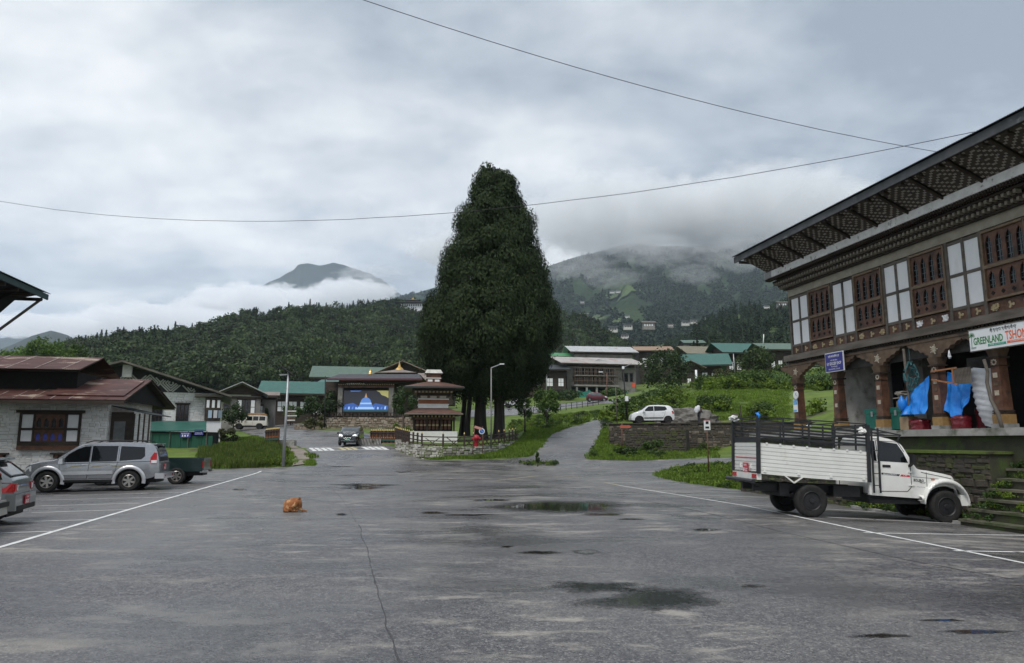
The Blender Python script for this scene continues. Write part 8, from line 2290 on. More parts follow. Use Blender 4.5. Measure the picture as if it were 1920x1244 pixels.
rb((-1.17, -HB_ + .03, 1.79), (-1.17, HB_ - .03, 1.79), 0.03, 'rear_rail', 0.10)
for z in (1.88, 2.12, T2): rb((1.27, -HB_, z), (1.27, HB_, z), 0.035)
for x in (-0.62, 0.0, 0.6): rb((x, -HB_, T2), (x, HB_, T2), 0.026)
# carrier over the cab, ladder behind the door
for y in (-0.66, 0.0, 0.66): MB().bar((1.27, y, 2.20), (2.12, y, 2.03), 0.03).build('cab_carrier', M_blk, tr)
for t in (0.0, 0.33, 0.66, 1.0): MB().bar((1.27 + 0.85 * t, -0.66, 2.20 - 0.17 * t), (1.27 + 0.85 * t, 0.66, 2.20 - 0.17 * t), 0.028).build('cab_carrier', M_blk, tr)
for s_ in (-1, 1): MB().bar((2.05, s_ * 0.62, 1.86), (2.10, s_ * 0.66, 2.04), 0.03).build('cab_carrier', M_blk, tr)
for x in (1.365, 1.51): MB().bar((x, -0.86, 0.62), (x + 0.01, -0.80, 2.18), 0.032).build('ladder_rail', M_blk, tr)
for z in (0.80, 1.08, 1.36, 1.64, 1.92): MB().bar((1.365, -0.85 + 0.04 * (z - 0.6), z), (1.51, -0.85 + 0.04 * (z - 0.6), z), 0.02).build('ladder_rung', M_blk, tr)
MB().box(1.285, 1.335, -0.82, -0.76, 0.58, 1.96).build('bed_front_post', M_tw, tr)
MB().box(1.285, 1.335, 0.76, 0.82, 0.58, 1.96).build('bed_front_post', M_tw, tr)
# bring the parts to the lorry's measured length and height before the wheels go on
for o in list(tr.children):
 for ob in [o] + list(o.children):
  if o.location.length > 0: continue
  for v in ob.data.vertices: v.co = (v.co.x * 1.17, v.co.y * 1.04, v.co.z * 1.05 + 0.02 * max(0, v.co.x))
 if o.location.length > 0: o.location = (o.location.x * 1.17, o.location.y, o.location.z * 1.05)
for x in (0.0, 3.54):
 for y in (-0.74, 0.74): wheel(tr, x, y, 0.405, 0.22, M_steelw, 6, True, 0.0)
# rags and string tied on the rack
M_rag = pm('white_rag', (0.72, 0.71, 0.68), (0.6, 0.6, 0.58), 9.0, 0.9, 0.8, 30)
for k, (x, y, z, s, lab) in enumerate(((-1.17, 0.80, 2.32, 0.10, 'white rag knotted on the far rear corner of the cargo rack'), (1.15, -0.80, 2.20, 0.10, 'white rag knotted on the cargo rack above the cab'), (0.55, 0.6, 2.27, 0.06, 'small white rag tied to the far rail of the cargo rack'))):
 bm = bmesh.new(); bmesh.ops.create_icosphere(bm, subdivisions=3, radius=s)
 for v in bm.verts: v.co += v.co.normalized() * s * 0.7 * noise.fractal(v.co * 14 + Vector((k, 0, 0)), 0.8, 2, 3); v.co.z *= 0.75; v.co.x *= 1.25
 me = bpy.data.meshes.new('rag'); bm.to_mesh(me); bm.free(); me.materials.append(M_rag)
 w_ = Matrix.Translation(tr.location) @ Matrix.Rotation(R(TH), 4, 'Z') @ Matrix.Rotation(0.0446, 4, 'Y') @ Vector((x * 1.17, y * 1.04, bz(x, z) * 1.05 + 0.04))
 tag(link('rag', me, None, w_), lab, 'rag')
w_ = Matrix.Translation(tr.location) @ Matrix.Rotation(R(TH), 4, 'Z') @ Matrix.Rotation(0.0446, 4, 'Y') @ Vector((-1.19 * 1.17, -0.87, 2.49))
tag(MB().tube([(0, 0, -0.06), (0.02, 0, 0.02), (-0.02, 0.01, 0.08), (0.03, 0, 0.1)], [0.05, 0.05, 0.045, 0.02], 8).build('rag', M_tarp, None, True, w_), 'blue rag tied on the near rear corner of the cargo rack', 'rag')
# ================================================================== island with fence, shrine and signs
isl = [G(741, 842), G(752, 848), G(766, 854), G(790, 859), G(830, 860), G(870, 858), G(905, 854), G(935, 847), G(955, 839), G(972, 829)]
ztop = [on(p).z + h for p, h in zip(isl, (0.75, 0.8, 0.85, 0.85, 0.85, 0.8, 0.75, 0.65, 0.5, 0.25))]
back = [Vector((p.x + 1.0, p.y + 12, 0)) for p in reversed(isl)]
n = len(isl)
V = [(p.x, p.y, z) for p, z in zip(isl, ztop)] + [(p.x, p.y, on(p).z + 0.25) for p in back] + [(p.x, p.y, on(p).z - 0.5) for p in isl]
F = [(i, i + 1, 2 * n - 2 - i, 2 * n - 1 - i) for i in range(n - 1)] + [(2 * n + i, 2 * n + i + 1, i + 1, i) for i in range(n - 1)]
mb = MB(); mb.add(V, F)
tag(mb.build('island_bed', M_ground), 'earth bed of the fenced island round the cypress', 'bed', kind='structure')
iw = empty('island_wall', isl[4], 0, 'low whitish rubble kerb wall round the cypress island', 'wall')
ifn = empty('island_fence', isl[4], 0, 'dark timber fence with yellow post tips on the island wall', 'fence')
M_isl = [pm('pale_rubble_a', (0.30, 0.285, 0.25), (0.42, 0.40, 0.36), 6.0, 0.9), pm('pale_rubble_b', (0.18, 0.17, 0.145), (0.27, 0.255, 0.22), 6.0, 0.9), pm('pale_rubble_c', (0.40, 0.385, 0.35), (0.5, 0.48, 0.44), 6.0, 0.9)]
M_fence = pm('fence_timber', (0.030, 0.018, 0.015), (0.05, 0.032, 0.026), 4.0, 0.7)
M_tip = pm('yellow_tip', (0.55, 0.42, 0.15), rough=0.6)
def picket(parent, p, h=0.95, w=0.13):
 o = MB().cbox((p.x, p.y, p.z + h / 2), (w, w, h)).build('post', M_fence, parent)
 MB().cyl((p.x, p.y, p.z + h + 0.002), (p.x, p.y, p.z + h + 0.14), w * 0.48, 0.02, n=6).build('tip', M_tip, o)
for i in range(n - 1):
 a, c = isl[i].copy(), isl[i + 1].copy(); a.z, c.z = ztop[i], ztop[i + 1]
 L_ = (c - a).length; rz_ = math.atan2(c.y - a.y, c.x - a.x)
 stone_wall('stonework', 0, L_, -1.0, 0.0, 0.1, M_isl, 60 + i, (0.34, 0.18), iw, a - iw.location, rz_, face=0.07)
 o_ = ifn.location
 for z in (0.12, 0.42, 0.72):
  MB().bar(a - o_ + Vector((0, 0.12, z)), c - o_ + Vector((0, 0.12, z)), 0.05, 0.08).build('rail', M_fence, ifn)
 m = max(1, round(L_ / (0.55 if i < 3 else 1.25)))
 for k in range(m):
  p = a.lerp(c, k / m) - o_ + Vector((0, 0.12, 0)); picket(ifn, p)
  if i >= 3:
   q2 = a.lerp(c, (k + 0.5) / m) - o_ + Vector((0, 0.10, 0.27))
   for ang in (35, -35): MB().cbox(q2, (L_ / m * 0.8, 0.04, 0.05), Matrix.Rotation(rz_, 3, 'Z') @ Matrix.Rotation(R(ang), 3, 'Y')).build('brace', M_fence, ifn)
# prayer wheel shrine
SHY = 59.5
s0 = at(812, 846, SHY)
shr = empty('prayer_wheel_shrine', s0, R(9), 'two-tiered prayer wheel shrine with rusty roofs and a white base', 'shrine')
def Z(py): return zat(812, py, SHY) - s0.z
M_white = pm('clean_limewash', (0.76, 0.75, 0.73), (0.66, 0.65, 0.62), 2.5, 0.85)
M_shr = pm('faded_red_roof', (0.10, 0.052, 0.040), (0.15, 0.085, 0.066), 1.6, 0.65, c3=(0.06, 0.038, 0.032), c3scale=0.9)
D = 3.4
def tier(name, w, d, z0, z1, m, parent=None): return MB().box(-w / 2, w / 2, D / 2 - d / 2, D / 2 + d / 2, z0, z1).build(name, m, parent or shr)
tier('base', 4.0, 3.6, -1.2, Z(809), M_white)
tier('wheel_gallery', 3.2, 2.8, Z(809), Z(779), M_dark)
for k in range(9):
 x = -1.35 + k * 0.335
 w_ = MB().lathe([(0.05, Z(806)), (0.13, Z(805)), (0.13, Z(789)), (0.05, Z(788))], 12, (x, D / 2 - 1.5, 0)).build('prayer_wheel', M_redwood, shr, True)
 MB().lathe([(0.134, Z(799)), (0.134, Z(796))], 12, (x, D / 2 - 1.5, 0)).build('gold_band', M_gold, w_)
for k in range(4): MB().box(-1.72 + k * 1.12, -1.58 + k * 1.12, D / 2 - 1.75, D / 2 - 1.62, Z(809), Z(782)).build('gallery_post', M_timber, shr)
tier('gallery_beam', 3.7, 3.4, Z(787), Z(783), M_redwood)
for k in range(12): MB().box(-1.7 + k * 0.30, -1.56 + k * 0.30, D / 2 - 1.86, D / 2 - 1.70, Z(782.6), Z(779.5)).build('beam_end', M_gold, shr)
tier('gallery_cornice', 4.1, 3.8, Z(779), Z(776.5), M_timber)
MB().frustum(-2.42, 2.42, D / 2 - 2.4, D / 2 + 2.4, Z(776), -1.25, 1.25, D / 2 - 1.2, D / 2 + 1.2, Z(765)).build('lower_roof', M_shr, shr)
tier('lower_eave', 4.86, 4.82, Z(778), Z(776.1), M_btin)
tier('white_band', 2.5, 2.4, Z(766), Z(758.6), M_white); tier('ledge', 2.6, 2.5, Z(758.6), Z(757), M_white)
tier('red_band', 2.48, 2.38, Z(757), Z(749), pm('khemar_red', (0.20, 0.07, 0.03), (0.25, 0.10, 0.05), 3.0, 0.7)); tier('ledge', 2.6, 2.5, Z(749), Z(747), M_white)
tier('upper_wall', 2.5, 2.4, Z(747), Z(741), M_brownw)
for k in range(3): MB().box(-1.1 + k * 0.8, -0.55 + k * 0.8, D / 2 - 1.24, D / 2 - 1.2, Z(746), Z(742)).build('pale_panel', M_pale, shr)
for k, (w, py0, py1) in enumerate(((2.8, 741, 737), (3.2, 736.8, 733), (3.6, 732.8, 729))): tier('bracket_course', w, w - 0.1, Z(py0), Z(py1), M_timber if k != 1 else M_brownw)
for k in range(11): MB().box(-1.6 + k * 0.30, -1.46 + k * 0.30, D / 2 - 1.82, D / 2 - 1.6, Z(736.5), Z(733.5)).build('beam_end', M_gold, shr)
MB().frustum(-2.5, 2.5, D / 2 - 2.5, D / 2 + 2.5, Z(726), -0.9, 0.9, D / 2 - 0.9, D / 2 + 0.9, Z(716)).build('upper_roof', M_shr, shr)
tier('upper_eave', 5.02, 5.02, Z(729), Z(726.1), M_tin_dark)
tier('lantern', 1.2, 1.2, Z(717), Z(698), M_redwood); tier('lantern_band', 1.3, 1.3, Z(708), Z(706.5), M_white)
for k in (-1, 1): MB().box(k * 0.3 - 0.2, k * 0.3 + 0.2, D / 2 - 0.63, D / 2 - 0.6, Z(714), Z(710)).build('pale_panel', M_white, shr)
MB().frustum(-0.78, 0.78, D / 2 - 0.78, D / 2 + 0.78, Z(698), -0.6, 0.6, D / 2 - 0.6, D / 2 + 0.6, Z(691)).build('lantern_roof', M_lime, shr)
# bridge railings on both sides of the road
def bridge_rail(label, A, B, h, nb):
 d = B - A; r = empty('bridge_railing', A, math.atan2(d.y, d.x), label, 'railing'); L_ = Vector((d.x, d.y)).length
 def zz(x): return d.z * x / L_
 for k in range(nb):
  x = L_ * (k + 0.5) / nb
  o = MB().box(x - L_ / nb * 0.36, x + L_ / nb * 0.36, -0.05, 0.05, zz(x) + 0.05, zz(x) + h).build('paling', M_redwood if k % 2 else M_timber, r)
  MB().cyl((x, 0, zz(x) + h), (x, 0, zz(x) + h + 0.13), 0.07, 0.02, n=6).build('tip', M_tip, o)
  MB().box(x - 0.05, x + 0.05, -0.07, -0.05, zz(x) + h * 0.42, zz(x) + h * 0.52).build('orange_mark', pm('orange_paint', (0.55, 0.16, 0.04), rough=0.6), o)
 MB().bar((0, -0.08, h * 0.30), (L_, -0.08, d.z + h * 0.30), 0.05, 0.16).build('rail', pm('green_rail', (0.03, 0.09, 0.07), rough=0.6), r)
 MB().bar((0, -0.08, h * 0.85), (L_, -0.08, d.z + h * 0.85), 0.05, 0.10).build('rail', M_fence, r)
bridge_rail('brown carved bridge railing with orange marks left of the shrine', at(694, 832, 64), at(746, 833, 62), 1.15, 15)
bridge_rail('slanting red-brown bridge railing on the left of the road', at(497, 833, 64), at(523, 832, 60), 1.25, 10)
# striped steel grating guard beside the road
g0_, g1_ = at(668, 834, 63), at(712, 834, 63)
gg = empty('striped_guard', g0_, 0, 'low grey barred guard between the dark SUV and the bridge railing', 'guard')
for k in range(17): MB().bar((2.1 * k / 16, 0, 0), (2.1 * k / 16 + 0.06, 0, 0.5), 0.05).build('bar', M_lime, gg)
MB().box(-0.05, 2.2, -0.03, 0.03, 0.5, 0.55).build('rail', M_gtimber, gg); MB().box(-0.05, 2.2, 0.04, 0.08, 0, 0.5).build('back_plate', M_trim, gg)
# concrete planter left of the pavement
pl_ = at(538, 834, 61); pt = empty('planter', pl_, R(-6), 'low concrete trough at the end of the pavement', 'planter')
MB().box(-0.7, 0.75, -0.25, 0.25, -0.1, 0.36).build('trough', M_conc, pt); MB().box(-0.62, 0.67, -0.18, 0.18, 0.36, 0.38).build('soil', M_std, pt)
# pavement beside the road
pav = drape('pavement', [G(536, 838), G(553, 837), G(569, 844), G(578, 853), G(580, 862), G(570, 872), G(548, 875), G(552, 866), G(549, 852)], 0.06, pm('brown_concrete', (0.17, 0.14, 0.115), (0.24, 0.205, 0.175), 1.5, 0.8, 0.3, 12), 0.7)
tag(pav, 'curved brownish concrete pavement beside the lamp post', 'pavement', kind='structure')
# ================================================================== road markings
M_line = pm('white_road_paint', (0.74, 0.74, 0.72), (0.52, 0.52, 0.51), 2.2, 0.6, c3=(0.13, 0.13, 0.13), c3scale=5.0, c3lo=0.60, c3hi=0.70)
M_yline = pm('yellowed_road_paint', (0.55, 0.47, 0.26), (0.40, 0.36, 0.22), 2.2, 0.6, c3=(0.12, 0.12, 0.11), c3scale=5.0, c3lo=0.58, c3hi=0.70)
def strip(pts, w, mat_, name='painted_line', label=None, dz=0.018, step=1.0):
 P2 = []
 for a, b in zip(pts[:-1], pts[1:]):
  k = max(1, int((b - a).length / step)); P2 += [a.lerp(b, j / k) for j in range(k)]
 P2.append(pts[-1]); V = []
 for i, p in enumerate(P2):
  d = (P2[min(i + 1, len(P2) - 1)] - P2[max(i - 1, 0)]); d.z = 0; d.normalize(); s_ = Vector((-d.y, d.x, 0)) * w / 2
  V += [on(p - s_, dz), on(p + s_, dz)]
 F = [(2 * i, 2 * i + 2, 2 * i + 3, 2 * i + 1) for i in range(len(P2) - 1)]
 mb = MB(); mb.add(V, F); me = mb.mesh(name, mat_)
 if me.polygons[0].normal.z < 0: me.flip_normals()
 return tag(link(name, me), label, 'marking', kind='structure')
strip([lot(-6.25, 4), G(0, 1028), G(245, 956), G(490, 884)], 0.12, M_line, label='long white parking line on the left', step=0.6)
for a, b in (((0, 1001.5), (100, 998)), ((43, 980), (175, 976)), ((60, 963), (240, 957)), ((78, 950), (262, 945)), ((77, 939.5), (335, 933)), ((100, 931), (360, 924)), ((310, 905), (420, 902)), ((330, 890), (470, 888))):
 strip([G(*a), G(*b)], 0.09, M_line, label='white bay line on the left of the car park', step=0.6)
strip([G(1135, 906), G(1160, 911)], 0.12, M_yline, label='yellowed end of the right parking line')
strip([G(1160, 911), G(1400, 950), G(1620, 997), G(1920, 1058), lot(9.75, 5)], 0.12, M_line, label='long white parking line on the right', step=0.6)
for a, b in (((1140, 905.5), (1275, 907)), ((1215, 920), (1420, 926)), ((1290, 929), (1440, 934)), ((1390, 948), (1680, 963)), ((1480, 968), (1790, 983)), ((1620, 1001), (1930, 1006)), ((1790, 1035), (1960, 1038))):
 strip([G(*a), G(*b)], 0.10, M_line, label='white bay line on the right of the car park', step=0.6)
zc0, zc1, zc2, zc3 = G(580, 840.5), G(722, 838.5), G(730, 844), G(584, 846.5)
strip([zc0, zc1], 0.18, M_line, label='far edge line of the road crossing'); strip([zc3, zc2], 0.18, M_line, label='near edge line of the road crossing')
for k in range(13):
 t = (k + 0.2) / 13
 if k in (4, 8): continue
 a, b = zc0.lerp(zc1, t), zc3.lerp(zc2, t + 0.03)
 strip([a, b], 0.32, M_line if k not in (5, 6, 7) else M_yline, label='white bar of the road crossing', dz=0.022)
strip([G(930, 902), G(1010, 893), G(1130, 897)], 0.10, M_yline, label='faint yellow line near the weed tuft')
M_tar = pm('tar_seam', (0.034, 0.033, 0.036), (0.065, 0.063, 0.066), 6.0, 0.6)
def seam(pts, w, seed, label):
 P2 = []
 for a, b in zip(pts[:-1], pts[1:]): P2 += [a.lerp(b, j / 14) for j in range(14)]
 V = []
 for i, p in enumerate(P2):
  j = noise.noise(Vector((i * 0.21, seed, 0))) * 0.05; s_ = w * (0.3 + 1.2 * abs(noise.noise(Vector((i * 0.6, seed, 4)))))
  V += [on(p + Vector((j - s_ / 2, 0, 0)), 0.0155), on(p + Vector((j + s_ / 2, 0, 0)), 0.0155)]
 mb = MB(); mb.add(V, [(2 * i, 2 * i + 2, 2 * i + 3, 2 * i + 1) for i in range(len(P2) - 1)]); me = mb.mesh('tarmac_seam', M_tar)
 if me.polygons[0].normal.z < 0: me.flip_normals()
 tag(link('tarmac_seam', me), label, 'seam', kind='structure')
seam([G(672, 985), G(690, 1040), G(702, 1090), G(722, 1160), G(752, 1260), lot(-0.55, 4)], 0.035, 1, 'dark crooked joint up the middle of the tarmac')
seam([G(595, 884), G(640, 935), G(672, 985)], 0.02, 2, 'thin joint in the middle distance of the tarmac')
seam([G(1200, 938), G(1320, 962), G(1480, 1002), G(1700, 1052), G(1920, 1092)], 0.06, 3, 'dark tar joint beside the right parking line')
# ================================================================== puddles
def puddle_mat():
 m, n, l, b = nmat('puddle_water')
 b.inputs['Base Color'].default_value = (0.02, 0.019, 0.016, 1); b.inputs['Roughness'].default_value = 0.05; b.inputs['Specular IOR Level'].default_value = 0.5
 at_ = n.new('ShaderNodeAttribute'); at_.attribute_name = 'depth'
 tc = n.new('ShaderNodeTexCoord'); t = n.new('ShaderNodeTexNoise'); t.inputs['Scale'].default_value = 16.0; t.inputs['Detail'].default_value = 6
 l.new(tc.outputs['Object'], t.inputs['Vector'])
 a = n.new('ShaderNodeMath'); a.operation = 'MULTIPLY_ADD'; l.new(t.outputs['Fac'], a.inputs[0]); a.inputs[1].default_value = 0.9; l.new(at_.outputs['Fac'], a.inputs[2])
 r = n.new('ShaderNodeMapRange'); r.interpolation_type = 'SMOOTHSTEP'; r.inputs['From Min'].default_value = 0.50; r.inputs['From Max'].default_value = 0.86; l.new(a.outputs[0], r.inputs['Value'])
 tr_ = n.new('ShaderNodeBsdfTransparent'); mx = n.new('ShaderNodeMixShader'); mx2 = n.new('ShaderNodeMixShader')
 dp = n.new('ShaderNodeBsdfPrincipled'); dp.inputs['Base Color'].default_value = (0.035, 0.033, 0.032, 1); dp.inputs['Roughness'].default_value = 0.35
 r2 = n.new('ShaderNodeMapRange'); r2.interpolation_type = 'SMOOTHSTEP'; r2.inputs['From Min'].default_value = 0.12; r2.inputs['From Max'].default_value = 0.62; r2.inputs['To Max'].default_value = 0.75; l.new(a.outputs[0], r2.inputs['Value'])
 l.new(r2.outputs[0], mx2.inputs[0]); l.new(tr_.outputs[0], mx2.inputs[1]); l.new(dp.outputs[0], mx2.inputs[2])
 l.new(r.outputs[0], mx.inputs[0]); l.new(mx2.outputs[0], mx.inputs[1]); l.new(b.outputs[0], mx.inputs[2]); l.new(mx.outputs[0], n['Material Output'].inputs['Surface'])
 return m
M_water = puddle_mat()
def puddle(px, py, wpx, hpx, seed, label, n=46, lobes=1.0, thin=0.0):
 c = G(px, py); q = Vector((seed * 3.1, 0, 0))
 pts = []
 for i in range(n):
  a = 2 * math.pi * i / n
  r = 1 + lobes * (0.42 * noise.noise(Vector((math.cos(a) * 1.3, math.sin(a) * 1.3, 0)) + q) + 0.22 * noise.noise(Vector((math.cos(a) * 4, math.sin(a) * 4, 2)) + q))
  p = G(px + wpx / 2 * r * math.cos(a), py + hpx / 2 * r * math.sin(a)); pts.append(p)
 zz = sum(H(p.x, p.y) for p in pts) / n
 V, F, D_ = [], [], []
 for k, f in enumerate((1.45, 1.0, 0.8, 0.5)):
  V += [(c.x + (p.x - c.x) * f, c.y + (p.y - c.y) * f, zz + 0.0165) for p in pts]; D_ += [(-0.35, 0.10, 0.34, 0.52)[k] - thin] * n
 V.append((c.x, c.y, zz + 0.0165)); D_.append(0.55 - thin)
 F = [(k * n + i, k * n + (i + 1) % n, (k + 1) * n + (i + 1) % n, (k + 1) * n + i) for k in range(3) for i in range(n)] + [(3 * n + i, 3 * n + (i + 1) % n, 4 * n) for i in range(n)]
 me = bpy.data.meshes.new('puddle'); me.from_pydata(V, [], F); me.materials.append(M_water)
 me.attributes.new('depth', 'FLOAT', 'POINT').data.foreach_set('value', D_); me.update()
 if me.polygons[0].normal.z < 0: me.flip_normals()
 return tag(link('puddle', me), label, 'puddle', kind='structure')
for k, (px, py, w, h, lb) in enumerate(((1062, 951, 225, 17, 1.0), (1130, 966, 70, 4, 1.3), (1185, 975, 40, 2.5, 1), (1120, 1103, 150, 20, 1.5), (1225, 1126, 210, 40, 1.2), (1015, 1038, 70, 6, 1.2), (1100, 1037, 50, 8, 1), (950, 1027, 22, 4, 1), (1320, 995, 50, 5, 1.1), (690, 911, 95, 5, 1.3), (680, 916, 60, 5, 1.0), (690, 892, 90, 2.2, 1.2), (755, 884, 22, 5, 1), (812, 963, 40, 4, 1),
          (880, 967, 80, 2.5, 1), (920, 939, 60, 3, 1.2), (640, 875, 40, 2.2, 1), (640, 966, 18, 4, 0.6), (448, 919, 24, 3, 0.6), (1410, 1101, 40, 5, 1), (1650, 1195, 90, 7, 1.6), (1835, 1188, 120, 7, 1.6), (1770, 1166, 80, 4, 1.5), (835, 866, 50, 3, 1))):
 puddle(px, py, w, h, k, 'shallow rain puddle on the tarmac', lobes=lb, thin=0.16 if py > 985 else 0.0)
# ================================================================== posts, signs, wires
M_galv = pm('galvanised_steel', (0.34, 0.35, 0.36), (0.44, 0.45, 0.46), 3.0, 0.45, metal=0.4)
M_rusts = pm('rusty_steel', (0.10, 0.045, 0.03), (0.16, 0.08, 0.055), 5.0, 0.8)
def post(name, label, px0, py0, px1, py1, Y, r0, r1=None, mat_=None, cat='post'):
 A, B = at(px0, py0, Y), at(px1, py1, Y); A.z -= 0.15
 e = empty(name, A, 0, label, cat)
 MB().cyl((0, 0, 0), B - A, r0, r1 or r0, n=10).build('pole', mat_ or M_galv, e, True)
 return e, B - A
lp, tp = post('street_lamp', 'tall grey solar street lamp on the left verge', 531, 870, 541, 698, 43.5, 0.085, 0.06, None, 'lamp')
MB().cbox(tp + Vector((-0.05, 0, 0.02)), (0.9, 0.55, 0.05), Matrix.Rotation(R(35), 3, 'Y') @ Matrix.Rotation(R(-15), 3, 'X')).build('solar_panel', M_trim, lp)
MB().bar(tp + Vector((0, 0, -0.15)), tp + Vector((-0.55, -0.1, -0.2)), 0.06).build('lamp_arm', M_galv, lp); MB().cbox(tp + Vector((-0.65, -0.1, -0.22)), (0.3, 0.14, 0.06)).build('lamp_head', M_trim, lp)
lp, tp = post('street_lamp', 'grey lamp post standing in front of the cypress trunks', 921, 838, 921, 690, 55, 0.065, 0.045, pm('dull_steel', (0.16, 0.16, 0.155), (0.23, 0.225, 0.22), 3.0, 0.6), 'lamp')
MB().bar(tp, tp + Vector((0.7, -0.2, 0.25)), 0.06).build('lamp_arm', M_galv, lp); MB().cbox(tp + Vector((0.85, -0.22, 0.27)), (0.36, 0.16, 0.07)).build('lamp_head', M_signw, lp)
MB().bar(tp + Vector((-0.2, 0, -3.0)), tp + Vector((0, 0, -3.25)), 0.04).build('bracket', M_galv, lp)
lp, tp = post('utility_pole', 'thin dark pole with a white box right of the drive', 1176, 785, 1168, 690, 70, 0.08, 0.06, M_trim, 'pole')
MB().cbox(Vector((-0.02, -0.1, 2.1)), (0.3, 0.2, 0.5)).build('meter_box', M_signw, lp); MB().cbox(tp + Vector((0, -0.1, 0.0)), (0.22, 0.2, 0.28)).build('lamp_head', M_signw, lp)
MB().bar(tp, tp + Vector((0.9, 0, 0.45)), 0.05).build('lamp_arm', M_galv, lp)
lp, tp = post('utility_pole', 'leaning lamp pole with a bent arm beside the drive', 1157, 792, 1154, 722, 68, 0.05, 0.04, M_gtimber, 'pole')
MB().tube([tp, tp + Vector((-0.5, 0, 0.5)), tp + Vector((-1.3, 0, 1.2))], 0.035, 6).build('lamp_arm', M_gtimber, lp); MB().cbox(tp + Vector((-1.4, 0, 1.25)), (0.4, 0.15, 0.08)).build('lamp_head', M_signw, lp)
post('utility_pole', 'thin pale pole rising from the shrubs on the right slope', 1378, 702, 1375, 664, 105, 0.07, 0.06, None, 'pole')
post('flagpole', 'white flag pole above the bright green roof', 1431, 645, 1432, 627, 176, 0.12, 0.09, M_signw, 'pole')
post('utility_pole', 'white concrete post beside the porch house', 1306, 722, 1305, 694, 140, 0.22, 0.2, M_signw, 'pole')
post('utility_pole', 'dark pole in front of the bushy trees by the screen', 609, 800, 610, 706, 82, 0.07, 0.06, M_trim, 'pole')
post('utility_pole', 'tall thin pole between the brown houses right of the cypress', 1024, 742, 1026, 680, 150, 0.12, 0.1, None, 'pole')
post('utility_pole', 'brown pole between the maroon car and the drive', 1138, 752, 1138, 700, 140, 0.12, 0.1, M_rusts, 'pole')
post('shrine_post', 'thin black post holding the left corner of the shrine roof', 757, 835, 756, 780, 58, 0.07, 0.07, M_fence, 'post')
sg, tp = post('road_sign', 'round blue no-parking sign with a white rim by the island', 905, 846, 905, 800, 52.5, 0.03, 0.03, M_rusts, 'sign')
c_ = Vector((at(903.5, 809, 52.5).x - sg.location.x, -0.05, at(903.5, 809, 52.5).z - sg.location.z))
MB().cyl(c_, c_ + Vector((0, -0.02, 0)), 0.215, n=24).build('rim', M_signw, sg); MB().cyl(c_ + Vector((0, -0.02, 0)), c_ + Vector((0, -0.03, 0)), 0.165, n=24).build('disc', pm('sign_mid_blue', (0.05, 0.14, 0.42), rough=0.4), sg)
MB().bar(c_ + Vector((-0.11, -0.035, 0.11)), c_ + Vector((0.11, -0.035, -0.11)), 0.035, 0.01).build('slash', M_signw, sg)
sg, tp = post('arrow_sign', 'rusty post with a faded pink arrow board at the island', 886, 848, 890, 800, 52, 0.035, 0.035, M_rusts, 'sign')
MB().cbox(tp + Vector((0.25, -0.05, -0.1)), (0.55, 0.03, 0.18), Matrix.Rotation(R(18), 3, 'Y')).build('arrow_board', pm('faded_pink', (0.50, 0.26, 0.20), (0.42, 0.2, 0.16), 6.0, 0.7), sg)
rh_ = at(893, 824, 53.5); rr_ = empty('red_hydrant', rh_ + Vector((0, 0, -0.05)), 0, 'red round-shouldered hydrant behind the pink arrow board', 'hydrant')
M_hy = pm('hydrant_red', (0.36, 0.015, 0.028), rough=0.5)
MB().lathe([(0.16, -0.5), (0.16, 0.0), (0.24, 0.05), (0.25, 0.2), (0.18, 0.32), (0.08, 0.38), (0, 0.4)], 14).build('body', M_hy, rr_, True)
for s_ in (-1, 1): MB().cyl((s_ * 0.2, 0, 0.1), (s_ * 0.32, 0, 0.1), 0.09, n=10).build('outlet', M_hy, rr_)
sg, tp = post('sign_post', 'dark post with a small pale notice in front of the terrace wall', 1329, 889, 1325, 788, 38.5, 0.035, 0.035, M_rusts, 'sign')
MB().cbox(tp + Vector((0, -0.04, -0.28)), (0.34, 0.03, 0.52)).build('board', M_signw, sg); MB().cbox(tp + Vector((0, -0.06, -0.14)), (0.15, 0.012, 0.14)).build('mark', M_dark, sg); MB().cbox(tp + Vector((0, -0.06, -0.40)), (0.2, 0.012, 0.10)).build('mark', M_dark, sg); MB().cbox(tp + Vector((0, -0.06, 0.01)), (0.34, 0.02, 0.05)).build('red_edge', M_plate, sg)
sg, tp = post('arrow_sign', 'small red arrow board on a post below the white hatchback', 1166, 845, 1166, 793, 58, 0.05, 0.05, M_rusts, 'sign')
MB().prism([(-0.1, 1.95), (0.65, 1.95), (0.8, 2.06), (0.65, 2.18), (-0.1, 2.18)], -0.09, -0.06).build('arrow_board', pm('orange_red_board', (0.42, 0.10, 0.06), rough=0.6), sg)
# waymarkers beside the sloping bush
wm, tp = post('waymarker', 'stack of brown wooden direction boards by the left road', 545, 795, 545, 766, 88, 0.07, 0.07, M_timber, 'sign')
for k in range(5): MB().box(-0.6 + 0.1 * (k % 2), 0.55 + 0.1 * (k % 3), -0.14, -0.08, 0.5 + k * 0.28, 0.66 + k * 0.28).build('direction_board', M_brownw if k % 2 else M_lime, wm)
